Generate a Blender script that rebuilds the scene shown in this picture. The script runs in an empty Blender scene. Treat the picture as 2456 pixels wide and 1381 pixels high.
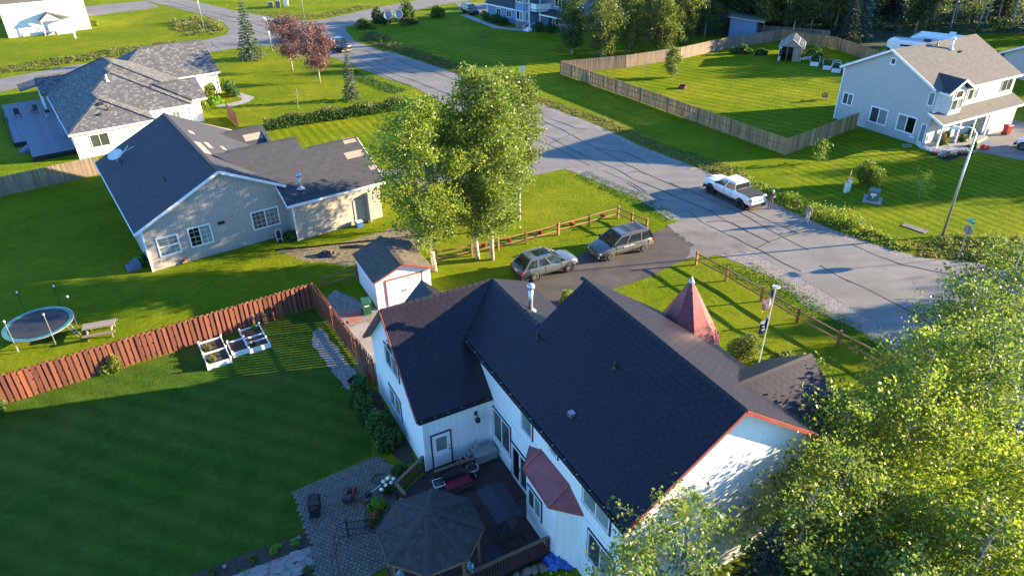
import bpy, math, random
import numpy as np
from mathutils import Vector, Matrix
random.seed(7); RNG = np.random.default_rng(7)
R = math.radians
# ---------------------------------------------------------------- camera, sky, sun, exposure
scene = bpy.context.scene
cam = bpy.data.cameras.new('camera'); camo = bpy.data.objects.new('camera', cam)
scene.collection.objects.link(camo)
cam.sensor_width = 36.0; cam.lens = 25.07; cam.clip_start = 0.5; cam.clip_end = 4000
_p, _r = R(31.0), R(-0.9)
_rt = Vector((1, 0, 0)); _up = Vector((0, math.sin(_p), math.cos(_p))); _fw = Vector((0, math.cos(_p), -math.sin(_p)))
_r2 = _rt * math.cos(_r) + _up * math.sin(_r); _u2 = _up * math.cos(_r) - _rt * math.sin(_r)
camo.matrix_world = Matrix(((_r2.x, _u2.x, -_fw.x, 0), (_r2.y, _u2.y, -_fw.y, 0), (_r2.z, _u2.z, -_fw.z, 26.0), (0, 0, 0, 1)))
scene.camera = camo
SUN_EL, SUN_AZ = 12.8, 9.0            # azimuth measured from +X towards +Y
world = bpy.data.worlds.new('World'); scene.world = world; world.use_nodes = True
_nt = world.node_tree; _nt.nodes.clear()
_sky = _nt.nodes.new('ShaderNodeTexSky'); _sky.sky_type = 'NISHITA'; _sky.sun_disc = False
_sky.sun_elevation = R(SUN_EL); _sky.sun_rotation = R(90 - SUN_AZ); _sky.altitude = 100; _sky.air_density = 1.0; _sky.dust_density = 0.0; _sky.ozone_density = 6.0
_bg = _nt.nodes.new('ShaderNodeBackground'); _bg.inputs['Strength'].default_value = 0.12
_wo = _nt.nodes.new('ShaderNodeOutputWorld')
_nt.links.new(_sky.outputs[0], _bg.inputs[0]); _nt.links.new(_bg.outputs[0], _wo.inputs[0])
sun = bpy.data.lights.new('sun', 'SUN'); sun.energy = 4.8; sun.angle = R(0.53); sun.color = (1.0, 0.78, 0.46)
suno = bpy.data.objects.new('sun', sun); scene.collection.objects.link(suno); suno.location = (120, 0, 60)
_sd = Vector((math.cos(R(SUN_EL)) * math.cos(R(SUN_AZ)), math.cos(R(SUN_EL)) * math.sin(R(SUN_AZ)), math.sin(R(SUN_EL))))
suno.rotation_euler = _sd.to_track_quat('Z', 'Y').to_euler()
vs = scene.view_settings; vs.view_transform = 'Standard'; vs.look = 'None'; vs.gamma = 1.0; vs.exposure = 2.36; vs.use_curve_mapping = False
scene.render.engine = 'CYCLES'
scene.cycles.max_bounces = 6; scene.cycles.diffuse_bounces = 3; scene.cycles.transparent_max_bounces = 6
# ---------------------------------------------------------------- helpers
LINK = scene.collection.objects.link
def tag(o, label=None, cat=None, group=None, kind=None):
    if label: o['label'] = label
    if cat: o['category'] = cat
    if group: o['group'] = group
    if kind: o['kind'] = kind
    return o
def thing(name, label, cat, loc=(0, 0, 0), rz=0.0, group=None):
    o = bpy.data.objects.new(name, None); LINK(o); o.empty_display_size = 0.2
    o.location = loc; o.rotation_euler = (0, 0, R(rz))
    return tag(o, label, cat, group)
def V(*a): return Vector(a)
class MB:
    """collects faces; build() makes one mesh object with UVs in metres"""
    def __init__(s): s.v = []; s.f = []; s.m = []
    def face(s, pts, m=0):
        i = len(s.v); s.v += [tuple(p) for p in pts]; s.f.append(tuple(range(i, i + len(pts)))); s.m.append(m); return s
    def mesh(s, vs_, fs, m=0):
        i = len(s.v); s.v += [tuple(p) for p in vs_]; s.f += [tuple(i + k for k in f) for f in fs]; s.m += [m] * len(fs); return s
    def frame(s, o, a, b, c, m=0):
        """parallelepiped from corner o with edge vectors a, b, c"""
        o, a, b, c = Vector(o), Vector(a), Vector(b), Vector(c)
        p = [o, o + a, o + a + b, o + b, o + c, o + a + c, o + a + b + c, o + b + c]
        fs = [(0, 3, 2, 1), (4, 5, 6, 7), (0, 1, 5, 4), (1, 2, 6, 5), (2, 3, 7, 6), (3, 0, 4, 7)]
        if a.cross(b).dot(c) < 0: fs = [f[::-1] for f in fs]
        return s.mesh(p, fs, m)
    def box(s, c, d, rz=0.0, m=0):
        """box centred on c (x, y) with its bottom at c.z; size d"""
        ca, sa = math.cos(R(rz)), math.sin(R(rz)); a = V(ca * d[0], sa * d[0], 0); b = V(-sa * d[1], ca * d[1], 0)
        return s.frame(V(*c) - a / 2 - b / 2, a, b, (0, 0, d[2]), m)
    def bar(s, p, q, w, h, m=0, up=(0, 0, 1)):
        """rectangular bar from p to q, width w sideways, height h along up"""
        p, q = Vector(p), Vector(q); d = (q - p); u = Vector(up)
        sd = d.cross(u)
        if sd.length < 1e-6: sd = d.cross(V(0, 1, 0))
        sd.normalize(); u = sd.cross(d).normalized()
        return s.frame(p - sd * w / 2 - u * h / 2, d, sd * w, u * h, m)
    def tube(s, pts, r, n=8, m=0, cap=True):
        pts = [Vector(p) for p in pts]; k = len(pts); rr = r if hasattr(r, '__len__') else [r] * k
        vs_, fs = [], []; pn = None
        for i, p in enumerate(pts):
            d = (pts[min(i + 1, k - 1)] - pts[max(i - 1, 0)]).normalized()
            if pn is None: pn = d.orthogonal().normalized()
            pn = (pn - d * pn.dot(d)).normalized(); bn = d.cross(pn)
            for j in range(n):
                t = 2 * math.pi * j / n; vs_.append(p + (pn * math.cos(t) + bn * math.sin(t)) * rr[i])
        for i in range(k - 1):
            for j in range(n): fs.append((i * n + j, i * n + (j + 1) % n, (i + 1) * n + (j + 1) % n, (i + 1) * n + j))
        if cap: fs.append(tuple(range(n))[::-1]); fs.append(tuple((k - 1) * n + j for j in range(n)))
        return s.mesh(vs_, fs, m)
    def lathe(s, prof, c=(0, 0, 0), n=16, m=0, axis='z'):
        """prof = [(radius, height)...] turned about an axis through c"""
        vs_, fs = [], []; c = Vector(c)
        for (r, h) in prof:
            for j in range(n):
                t = 2 * math.pi * j / n; x, y = r * math.cos(t), r * math.sin(t)
                q = (x, y, h) if axis == 'z' else ((x, h, y) if axis == 'y' else (h, x, y))
                vs_.append(c + Vector(q))
        for i in range(len(prof) - 1):
            for j in range(n):
                f = (i * n + j, i * n + (j + 1) % n, (i + 1) * n + (j + 1) % n, (i + 1) * n + j)
                fs.append(f if axis != 'y' else f[::-1])
        return s.mesh(vs_, fs, m)
    def slab(s, poly, t, m=0, top=None):
        """polygon (3D points, seen counter-clockwise from above) thickened downwards by t"""
        P = [Vector(p) for p in poly]; n = len(P); D = V(0, 0, -t); i = len(s.v)
        s.v += [tuple(p) for p in P] + [tuple(p + D) for p in P]
        s.f.append(tuple(range(i, i + n))); s.f.append(tuple(range(i + 2 * n - 1, i + n - 1, -1))); s.m += [m, m]
        for k in range(n):
            s.f.append((i + k, i + n + k, i + n + (k + 1) % n, i + (k + 1) % n)); s.m.append(m)
        return s
    def data(s, name, mats, smooth=False):
        me = bpy.data.meshes.new(name); me.from_pydata(s.v, [], s.f)
        for mt in (mats if isinstance(mats, (list, tuple)) else [mats]): me.materials.append(MAT[mt] if isinstance(mt, str) else mt)
        if any(s.m): me.polygons.foreach_set('material_index', s.m)
        uv = me.uv_layers.new(name='UVMap'); co = np.zeros(len(s.v) * 3); me.vertices.foreach_get('co', co); co = co.reshape(-1, 3)
        nl = np.zeros(len(me.polygons) * 3); me.polygons.foreach_get('normal', nl); nl = nl.reshape(-1, 3)
        lt = np.zeros(len(me.polygons), dtype=np.int32); me.polygons.foreach_get('loop_total', lt)
        lv = np.zeros(len(me.loops), dtype=np.int32); me.loops.foreach_get('vertex_index', lv)
        nn = np.repeat(nl, lt, axis=0); u = np.stack([-nn[:, 1], nn[:, 0], np.zeros(len(nn))], 1); ln = np.linalg.norm(u, axis=1)
        flat = ln < 1e-3; u[flat] = (1, 0, 0); ln[flat] = 1; u /= ln[:, None]; w = np.cross(nn, u); w[flat] = (0, 1, 0)
        p = co[lv]; res = np.stack([(p * u).sum(1), (p * w).sum(1)], 1).astype(np.float32)
        uv.data.foreach_set('uv', res.ravel())
        if smooth: me.polygons.foreach_set('use_smooth', [True] * len(me.polygons))
        me.update(); return me
    def build(s, name, mats, parent=None, smooth=False, loc=None, rz=0.0):
        o = bpy.data.objects.new(name, s.data(name, mats, smooth)); LINK(o); o.parent = parent
        if loc is not None: o.location = loc
        if rz: o.rotation_euler = (0, 0, R(rz))
        return o
def inst(name, me, parent=None, loc=(0, 0, 0), rot=None, mw=None):
    o = bpy.data.objects.new(name, me); LINK(o); o.parent = parent
    if mw is not None: o.matrix_basis = mw
    else:
        o.location = loc
        if rot: o.rotation_euler = rot
    return o
def copy_tree(o, parent=None):
    c = o.copy(); LINK(c); c.parent = parent
    for ch in list(o.children): copy_tree(ch, c)
    return c
# ---------------------------------------------------------------- materials
MAT = {}
def nodes(name):
    m = bpy.data.materials.new(name); m.use_nodes = True; nt = m.node_tree; MAT[name] = m
    return m, nt, nt.nodes['Principled BSDF']
def ramp(nt, fac, c0, c1, p0=0.35, p1=0.65):
    r = nt.nodes.new('ShaderNodeValToRGB'); r.color_ramp.elements[0].color = (*c0, 1); r.color_ramp.elements[1].color = (*c1, 1)
    r.color_ramp.elements[0].position = p0; r.color_ramp.elements[1].position = p1; nt.links.new(fac, r.inputs[0]); return r.outputs[0]
def noise(nt, vec, scale, detail=4, rough=0.6, dist=0.0):
    n = nt.nodes.new('ShaderNodeTexNoise'); n.inputs['Scale'].default_value = scale; n.inputs['Detail'].default_value = detail
    n.inputs['Roughness'].default_value = rough; n.inputs['Distortion'].default_value = dist
    if vec is not None: nt.links.new(vec, n.inputs['Vector'])
    return n.outputs['Fac']
def mixc(nt, fac, a, b, mode='MIX'):
    n = nt.nodes.new('ShaderNodeMix'); n.data_type = 'RGBA'; n.blend_type = mode
    if isinstance(fac, (int, float)): n.inputs[0].default_value = fac
    else: nt.links.new(fac, n.inputs[0])
    for k, x in ((6, a), (7, b)):
        if isinstance(x, tuple): n.inputs[k].default_value = (*x, 1)
        else: nt.links.new(x, n.inputs[k])
    return n.outputs[2]
def mathn(nt, op, a, b=None):
    n = nt.nodes.new('ShaderNodeMath'); n.operation = op
    for k, x in enumerate((a, b)):
        if x is None: continue
        if isinstance(x, (int, float)): n.inputs[k].default_value = x
        else: nt.links.new(x, n.inputs[k])
    return n.outputs[0]
def coord(nt, kind='Object', scale=None, rz=0.0):
    t = nt.nodes.new('ShaderNodeTexCoord'); o = t.outputs[kind]
    if kind == 'Position': o = None
    if scale or rz:
        mp = nt.nodes.new('ShaderNodeMapping'); nt.links.new(o, mp.inputs[0])
        if scale: mp.inputs['Scale'].default_value = scale
        mp.inputs['Rotation'].default_value = (0, 0, R(rz)); o = mp.outputs[0]
    return o
def gpos(nt, rz=0.0, scale=None):
    g = nt.nodes.new('ShaderNodeNewGeometry'); o = g.outputs['Position']
    if rz or scale:
        mp = nt.nodes.new('ShaderNodeMapping'); nt.links.new(o, mp.inputs[0]); mp.inputs['Rotation'].default_value = (0, 0, R(rz))
        if scale: mp.inputs['Scale'].default_value = scale
        o = mp.outputs[0]
    return o
def bump(nt, bs, h, strength, dist=0.02):
    b = nt.nodes.new('ShaderNodeBump'); b.inputs['Strength'].default_value = strength; b.inputs['Distance'].default_value = dist
    nt.links.new(h, b.inputs['Height']); nt.links.new(b.outputs[0], bs.inputs['Normal'])
def mat(name, c, c2=None, rough=0.7, scale=3.0, metal=0.0, bmp=0.0, bscale=None, spec=None, space='Object', stretch=None, coat=0.0):
    m, nt, bs = nodes(name); bs.inputs['Roughness'].default_value = rough; bs.inputs['Metallic'].default_value = metal
    if spec is not None: bs.inputs['Specular IOR Level'].default_value = spec
    if coat: bs.inputs['Coat Weight'].default_value = coat; bs.inputs['Coat Roughness'].default_value = 0.06
    c2 = c2 or tuple(x * 0.82 for x in c)
    vec = coord(nt, space, stretch) if space != 'World' else gpos(nt, 0, stretch)
    f = noise(nt, vec, scale)
    nt.links.new(ramp(nt, f, c2, c), bs.inputs['Base Color'])
    if bmp: bump(nt, bs, noise(nt, vec, bscale or scale * 6, 3), bmp)
    return m
def island(nt):
    g = nt.nodes.new('ShaderNodeNewGeometry'); return g.outputs['Random Per Island']
def objrand(nt):
    g = nt.nodes.new('ShaderNodeObjectInfo'); return g.outputs['Random']
def wood(name, c, c2, grain=6.0, rough=0.75, vary=0.35):
    m, nt, bs = nodes(name); bs.inputs['Roughness'].default_value = rough
    f = noise(nt, coord(nt, 'Object', (grain * 3, grain * 3, grain * 0.35)), 1.5, 5, 0.65)
    col = ramp(nt, f, c2, c, 0.3, 0.7)
    r = mathn(nt, 'ADD', objrand(nt), island(nt)); r = mathn(nt, 'FRACT', r)
    sc = mathn(nt, 'MULTIPLY_ADD', r, vary); sc.node.inputs[2].default_value = 1 - vary / 2
    mul = nt.nodes.new('ShaderNodeVectorMath'); mul.operation = 'SCALE'; nt.links.new(col, mul.inputs[0]); nt.links.new(sc, mul.inputs['Scale'])
    nt.links.new(mul.outputs[0], bs.inputs['Base Color']); bump(nt, bs, f, 0.25, 0.01); return m
def leafmat(name, c, c2, c3=None, trans=0.45, rough=0.55):
    m = bpy.data.materials.new(name); m.use_nodes = True; nt = m.node_tree; MAT[name] = m; bs = nt.nodes['Principled BSDF']
    r = island(nt); col = ramp(nt, r, c, c2, 0.0, 1.0)
    if c3: 
        big = noise(nt, coord(nt, 'Object'), 0.9, 2); col = mixc(nt, ramp(nt, big, (0, 0, 0), (1, 1, 1), 0.5, 0.7), col, c3)
    o = objrand(nt); sc = mathn(nt, 'MULTIPLY_ADD', o, 0.25); sc.node.inputs[2].default_value = 0.88
    mul = nt.nodes.new('ShaderNodeVectorMath'); mul.operation = 'SCALE'; nt.links.new(col, mul.inputs[0]); nt.links.new(sc, mul.inputs['Scale']); col = mul.outputs[0]
    nt.links.new(col, bs.inputs['Base Color']); bs.inputs['Roughness'].default_value = rough; bs.inputs['Specular IOR Level'].default_value = 0.35
    t = nt.nodes.new('ShaderNodeBsdfTranslucent'); nt.links.new(mixc(nt, 1.0, col, (1.25, 1.36, 0.75), 'MULTIPLY'), t.inputs[0])
    mx = nt.nodes.new('ShaderNodeMixShader'); mx.inputs[0].default_value = trans
    nt.links.new(bs.outputs[0], mx.inputs[1]); nt.links.new(t.outputs[0], mx.inputs[2])
    nt.links.new(mx.outputs[0], nt.nodes['Material Output'].inputs[0]); return m
def lawnmat(name, c, c2, cdry, stripe=None, width=0.55, dry=0.25, sf=0.35, big=0.14):
    """mown grass: fine blade noise, broad colour drift, optional mowing stripes"""
    m, nt, bs = nodes(name); bs.inputs['Roughness'].default_value = 0.9; bs.inputs['Specular IOR Level'].default_value = 0.03
    p = gpos(nt); fine = mathn(nt, 'ADD', mathn(nt, 'MULTIPLY', noise(nt, p, 11.0, 6, 0.8), 0.55), mathn(nt, 'MULTIPLY', noise(nt, p, 3.2, 5, 0.75), 0.45)); mid = noise(nt, p, 0.9, 5, 0.7, 0.8); bg = noise(nt, p, big, 5, 0.65)
    col = ramp(nt, fine, c2, c, 0.36, 0.62)
    col = mixc(nt, ramp(nt, bg, (0, 0, 0), (1, 1, 1), 0.42, 0.72), col, cdry) if dry else col
    md = mathn(nt, 'MULTIPLY_ADD', mid, 0.9); md.node.inputs[2].default_value = 0.56
    if stripe is not None:
        w = nt.nodes.new('ShaderNodeTexWave'); w.wave_type = 'BANDS'; w.bands_direction = 'X'; w.inputs['Scale'].default_value = 0.31416 / width
        w.inputs['Distortion'].default_value = 0.8; w.inputs['Detail'].default_value = 2; w.inputs['Detail Scale'].default_value = 0.5
        nt.links.new(gpos(nt, -stripe), w.inputs['Vector'])
        ww = mathn(nt, 'MULTIPLY_ADD', w.outputs['Fac'], sf); ww.node.inputs[2].default_value = 1 - sf / 2
        md = mathn(nt, 'MULTIPLY', md, ww)
    mul = nt.nodes.new('ShaderNodeVectorMath'); mul.operation = 'SCALE'; nt.links.new(col, mul.inputs[0]); nt.links.new(md, mul.inputs['Scale'])
    nt.links.new(mul.outputs[0], bs.inputs['Base Color'])
    h = mathn(nt, 'ADD', noise(nt, p, 18, 5, 0.85), mathn(nt, 'MULTIPLY', noise(nt, p, 3.0, 4, 0.7), 1.4)); bump(nt, bs, h, 1.0, 0.09)
    return m
def shingle(name, cols, w=0.33, h=0.14, mortar=(0.01, 0.01, 0.012), rough=0.85, vary=0.5, patch=None):
    """asphalt shingles on UVs in metres: courses with broken joints and blotchy tabs"""
    m, nt, bs = nodes(name); bs.inputs['Roughness'].default_value = rough; bs.inputs['Specular IOR Level'].default_value = 0.3
    b = nt.nodes.new('ShaderNodeTexBrick'); b.offset = 0.5; b.inputs['Scale'].default_value = 1.0; b.inputs['Mortar Size'].default_value = 0.008
    b.inputs['Mortar Smooth'].default_value = 0.4; b.inputs['Bias'].default_value = 0.0
    b.inputs['Brick Width'].default_value = w; b.inputs['Row Height'].default_value = h
    uv = coord(nt, 'UV'); nt.links.new(uv, b.inputs['Vector'])
    b.inputs['Color1'].default_value = (*cols[0], 1); b.inputs['Color2'].default_value = (*cols[1], 1); b.inputs['Mortar'].default_value = (*mortar, 1)
    col = b.outputs['Color']
    if len(cols) > 2:
        mp = nt.nodes.new('ShaderNodeMapping'); nt.links.new(uv, mp.inputs[0]); mp.inputs['Scale'].default_value = (1 / w, 1 / h, 1)
        wn = nt.nodes.new('ShaderNodeTexVoronoi'); nt.links.new(mp.outputs[0], wn.inputs['Vector']); wn.inputs['Scale'].default_value = 1.0
        sep = nt.nodes.new('ShaderNodeSeparateColor'); nt.links.new(wn.outputs['Color'], sep.inputs[0])
        col = mixc(nt, ramp(nt, sep.outputs[0], (0, 0, 0), (1, 1, 1), 0.74, 0.8), col, cols[2])
    n = noise(nt, uv, 1.2, 5); k = mathn(nt, 'MULTIPLY_ADD', n, vary); k.node.inputs[2].default_value = 1 - vary / 2
    mul = nt.nodes.new('ShaderNodeVectorMath'); mul.operation = 'SCALE'; nt.links.new(col, mul.inputs[0]); nt.links.new(k, mul.inputs['Scale'])
    nt.links.new(mul.outputs[0], bs.inputs['Base Color'])
    bump(nt, bs, mathn(nt, 'ADD', mathn(nt, 'MULTIPLY', b.outputs['Fac'], -1.0), mathn(nt, 'MULTIPLY', noise(nt, uv, 40, 2), 0.35)), 0.5, 0.012); return m
def siding(name, c, pitch=0.2, vertical=True, groove=0.06, rough=0.7, dirt=0.12, gc=0.45):
    """grooved or lapped wall boards on UVs in metres"""
    m, nt, bs = nodes(name); bs.inputs['Roughness'].default_value = rough
    uv = coord(nt, 'UV'); sp = nt.nodes.new('ShaderNodeSeparateXYZ'); nt.links.new(uv, sp.inputs[0])
    t = mathn(nt, 'FRACT', mathn(nt, 'DIVIDE', sp.outputs[0 if vertical else 1], pitch))
    g = mathn(nt, 'LESS_THAN', t, groove); n = noise(nt, uv, 1.6, 5); n2 = noise(nt, coord(nt, 'UV', (30, 2, 1) if vertical else (2, 30, 1)), 1.0, 4)
    col = ramp(nt, mathn(nt, 'ADD', mathn(nt, 'MULTIPLY', n, 0.6), mathn(nt, 'MULTIPLY', n2, 0.4)), tuple(x * (1 - 2 * dirt) for x in c), c, 0.3, 0.62)
    col = mixc(nt, g, col, tuple(x * gc for x in c)); nt.links.new(col, bs.inputs['Base Color'])
    h = mathn(nt, 'SUBTRACT', 1.0, g) if vertical else mathn(nt, 'SUBTRACT', 1.0, t)
    bump(nt, bs, mathn(nt, 'ADD', h, mathn(nt, 'MULTIPLY', n2, 0.15)), 0.5, 0.012); return m
def glassmat(name, c, rough=0.04):
    m, nt, bs = nodes(name); bs.inputs['Roughness'].default_value = rough; bs.inputs['Specular IOR Level'].default_value = 0.8
    f = noise(nt, coord(nt, 'Object'), 0.8, 2); r = objrand(nt)
    nt.links.new(ramp(nt, mathn(nt, 'ADD', mathn(nt, 'MULTIPLY', f, 0.6), mathn(nt, 'MULTIPLY', r, 0.4)), tuple(x * 0.45 for x in c), c, 0.3, 0.8), bs.inputs['Base Color'])
    return m
def asphalt(name, c, c2, scale=0.35, agg=22, rough=0.85):
    m, nt, bs = nodes(name); bs.inputs['Roughness'].default_value = rough; bs.inputs['Specular IOR Level'].default_value = 0.25
    p = gpos(nt); f = noise(nt, p, scale, 6, 0.65, 0.4); a = noise(nt, p, agg, 3, 0.8)
    col = ramp(nt, f, c2, c, 0.3, 0.7); k = mathn(nt, 'MULTIPLY_ADD', a, 0.5); k.node.inputs[2].default_value = 0.75
    st = noise(nt, gpos(nt, 57, (.05, .8, 1)), 1.0, 4, .6); st = mathn(nt, 'MULTIPLY_ADD', st, 0.7); st.node.inputs[2].default_value = 0.65; k = mathn(nt, 'MULTIPLY', k, st)
    mul = nt.nodes.new('ShaderNodeVectorMath'); mul.operation = 'SCALE'; nt.links.new(col, mul.inputs[0]); nt.links.new(k, mul.inputs['Scale'])
    nt.links.new(mul.outputs[0], bs.inputs['Base Color']); bump(nt, bs, a, 0.35, 0.012); return m
def gravel(name, c, c2, scale=9.0):
    m, nt, bs = nodes(name); bs.inputs['Roughness'].default_value = 0.9
    v = nt.nodes.new('ShaderNodeTexVoronoi'); v.inputs['Scale'].default_value = scale; nt.links.new(gpos(nt), v.inputs['Vector'])
    sp = nt.nodes.new('ShaderNodeSeparateColor'); nt.links.new(v.outputs['Color'], sp.inputs[0])
    f = mathn(nt, 'ADD', mathn(nt, 'MULTIPLY', sp.outputs[0], 0.6), mathn(nt, 'MULTIPLY', noise(nt, gpos(nt), 0.8, 4), 0.5))
    nt.links.new(ramp(nt, f, c2, c, 0.2, 0.85), bs.inputs['Base Color']); bump(nt, bs, mathn(nt, 'MULTIPLY', v.outputs['Distance'], -1), 0.6, 0.03); return m

lawnmat('lawn', (0.155, 0.215, 0.007), (0.062, 0.105, 0.004), (0.20, 0.215, 0.012), None)
lawnmat('lawn_striped', (0.160, 0.220, 0.007), (0.068, 0.112, 0.004), (0.205, 0.220, 0.012), 50, 1.5, sf=0.3)
lawnmat('lawn_combed', (0.155, 0.215, 0.007), (0.066, 0.112, 0.004), (0.195, 0.215, 0.012), 28, 1.0, sf=0.32)
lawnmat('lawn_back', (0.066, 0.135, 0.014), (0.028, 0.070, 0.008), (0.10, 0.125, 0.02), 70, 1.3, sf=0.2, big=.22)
lawnmat('rough_grass', (0.17, 0.175, 0.02), (0.075, 0.088, 0.012), (0.23, 0.20, 0.04), None, big=0.3)
asphalt('asphalt_old', (0.225, 0.212, 0.19), (0.165, 0.156, 0.14))
asphalt('apron', (0.23, 0.21, 0.185), (0.13, 0.118, 0.105), 0.5, 12)
asphalt('asphalt_new', (0.105, 0.092, 0.08), (0.06, 0.053, 0.048), 0.6)
asphalt('tar_seal', (0.075, 0.07, 0.066), (0.045, 0.042, 0.04), 2)
asphalt('concrete', (0.36, 0.34, 0.31), (0.27, 0.25, 0.23), 0.9, 14)
gravel('gravel', (0.30, 0.27, 0.24), (0.12, 0.105, 0.095), 11)
gravel('soil', (0.075, 0.045, 0.03), (0.025, 0.015, 0.011), 14)
gravel('dry_ground', (0.26, 0.20, 0.11), (0.10, 0.085, 0.04), 6)
gravel('forest_floor', (0.05, 0.06, 0.02), (0.015, 0.02, 0.008), 3)
wood('fence_red', (0.22, 0.072, 0.042), (0.12, 0.042, 0.026), vary=.7); wood('fence_red_new', (0.42, 0.125, 0.045), (0.30, 0.09, 0.03))
wood('fence_brown', (0.36, 0.225, 0.10), (0.20, 0.125, 0.06), vary=0.7); wood('fence_pale', (0.50, 0.36, 0.18), (0.40, 0.28, 0.14))
wood('fence_grey', (0.25, 0.19, 0.14), (0.13, 0.10, 0.075), vary=0.5)
wood('log_wood', (0.32, 0.16, 0.075), (0.18, 0.085, 0.04), vary=.5); wood('deck_wood', (0.075, 0.035, 0.028), (0.035, 0.018, 0.016)); wood('rail_top', (0.24, 0.13, 0.075), (0.13, 0.07, 0.045))
wood('deck_grey', (0.17, 0.19, 0.24), (0.11, 0.125, 0.16), vary=0.2)
wood('old_plank', (0.33, 0.28, 0.20), (0.2, 0.165, 0.12))
shingle('shingle_dark', ((0.060, 0.063, 0.074), (0.048, 0.051, 0.061)), 0.36, 0.17, (0.02, 0.021, 0.025), vary=0.35)
shingle('shingle_mixed', ((0.105, 0.108, 0.115), (0.078, 0.081, 0.088), (0.17, 0.17, 0.17)), 0.3, 0.2, (0.035, 0.035, 0.036), vary=0.4)
shingle('shingle_tan', ((0.135, 0.128, 0.12), (0.105, 0.10, 0.095)), 0.4, 0.15, (0.05, 0.046, 0.042), vary=0.4)
shingle('shingle_shed', ((0.13, 0.112, 0.085), (0.09, 0.08, 0.065)), 0.33, 0.15, (0.03, 0.028, 0.022), vary=0.4)
mat('roof_felt', (0.36, 0.29, 0.23), (0.28, 0.22, 0.18), 0.85, 1.6)
siding('wall_white', (0.80, 0.80, 0.78), 0.3, True, 0.045, dirt=0.05, gc=0.72)
siding('wall_tan', (0.40, 0.355, 0.315), 0.28, True, 0.06, dirt=0.10)
siding('wall_plain_white', (0.80, 0.795, 0.77), 0.2, False, 0.08, dirt=0.04, gc=0.8)
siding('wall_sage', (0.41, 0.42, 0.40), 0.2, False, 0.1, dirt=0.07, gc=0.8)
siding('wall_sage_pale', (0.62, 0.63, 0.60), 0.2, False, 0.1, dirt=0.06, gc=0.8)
siding('wall_blue', (0.17, 0.27, 0.42), 0.2, False, 0.1, dirt=0.08, gc=0.75)
mat('white_trim', (0.80, 0.80, 0.79), (0.72, 0.72, 0.71), 0.5); mat('red_trim', (0.28, 0.06, 0.05), (0.20, 0.045, 0.038), 0.55)
mat('vinyl_white', (0.82, 0.82, 0.82), (0.76, 0.76, 0.76), 0.35)
glassmat('glass', (0.06, 0.075, 0.075)); glassmat('glass_curtain_sky', (0.26, 0.32, 0.30), 0.08); glassmat('glass_black', (0.012, 0.012, 0.014), 0.05)  # curtained panes: curtain tone and sky reflection painted into one pale teal
mat('metal_grey', (0.42, 0.43, 0.44), (0.33, 0.34, 0.35), 0.35, metal=0.8); mat('galvanised', (0.55, 0.56, 0.57), (0.45, 0.46, 0.48), 0.4, metal=0.7)
mat('black_metal', (0.022, 0.022, 0.024), (0.014, 0.014, 0.016), 0.45, metal=0.3); mat('black_plastic', (0.02, 0.02, 0.021), (0.012, 0.012, 0.013), 0.55)
mat('chrome', (0.75, 0.75, 0.76), (0.62, 0.62, 0.64), 0.15, metal=1.0); mat('rubber', (0.018, 0.018, 0.018), (0.03, 0.028, 0.026), 0.85)
mat('bark_birch', (0.62, 0.60, 0.55), (0.10, 0.085, 0.07), 0.8, 4.0, stretch=(1, 1, 3.5), bmp=0.3); mat('bark_dark', (0.14, 0.10, 0.075), (0.06, 0.045, 0.035), 0.9, 8, bmp=0.4)
mat('bark_pale', (0.42, 0.37, 0.31), (0.2, 0.165, 0.13), 0.85, 7, stretch=(1, 1, 3), bmp=0.3)
mat('stone', (0.20, 0.185, 0.17), (0.10, 0.09, 0.085), 0.9, 3, bmp=0.5); mat('flagstone', (0.30, 0.24, 0.21), (0.2, 0.17, 0.155), 0.85, 3, bmp=0.3)
mat('red_plastic', (0.42, 0.03, 0.025), (0.34, 0.025, 0.02), 0.45); mat('green_plastic', (0.02, 0.12, 0.06), (0.014, 0.09, 0.045), 0.45)
mat('blue_plastic', (0.03, 0.12, 0.42), (0.025, 0.09, 0.33), 0.5); mat('orange_plastic', (0.85, 0.30, 0.02), (0.75, 0.25, 0.02), 0.5)
mat('white_plastic', (0.78, 0.78, 0.76), (0.70, 0.70, 0.68), 0.4); mat('grey_plastic', (0.32, 0.32, 0.31), (0.26, 0.26, 0.25), 0.5)
mat('teal_sign', (0.05, 0.28, 0.24), (0.04, 0.22, 0.19), 0.4); mat('cushion_red', (0.23, 0.012, 0.035), (0.17, 0.01, 0.026), 0.9, bmp=0.2)
mat('wicker', (0.06, 0.045, 0.045), (0.03, 0.022, 0.022), 0.8, 40); mat('cloth_black', (0.03, 0.032, 0.042), (0.02, 0.021, 0.028), 0.85, bmp=0.1)
mat('hose_green', (0.025, 0.09, 0.06), (0.018, 0.07, 0.045), 0.5); mat('hose_red', (0.38, 0.05, 0.05), (0.3, 0.04, 0.04), 0.5); mat('hose_tan', (0.55, 0.47, 0.36), (0.45, 0.38, 0.29), 0.6)
mat('tarp_blue', (0.03, 0.10, 0.42), (0.02, 0.07, 0.32), 0.5, 6, bmp=0.5, bscale=9); mat('tarp_black', (0.02, 0.021, 0.023), (0.012, 0.012, 0.014), 0.5, 6, bmp=0.5, bscale=9)
mat('terracotta_mat', (0.36, 0.15, 0.10), (0.28, 0.11, 0.075), 0.8, 5)
leafmat('leaf_birch', (0.13, 0.19, 0.026), (0.225, 0.28, 0.046), (0.285, 0.30, 0.045), .5, .38)
leafmat('leaf_birch_dark', (0.095, 0.155, 0.03), (0.17, 0.225, 0.05), (0.205, 0.235, 0.05), .47, .38)
leafmat('leaf_wood', (0.045, 0.085, 0.022), (0.075, 0.115, 0.028), (0.09, 0.125, 0.03), 0.35)
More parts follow.
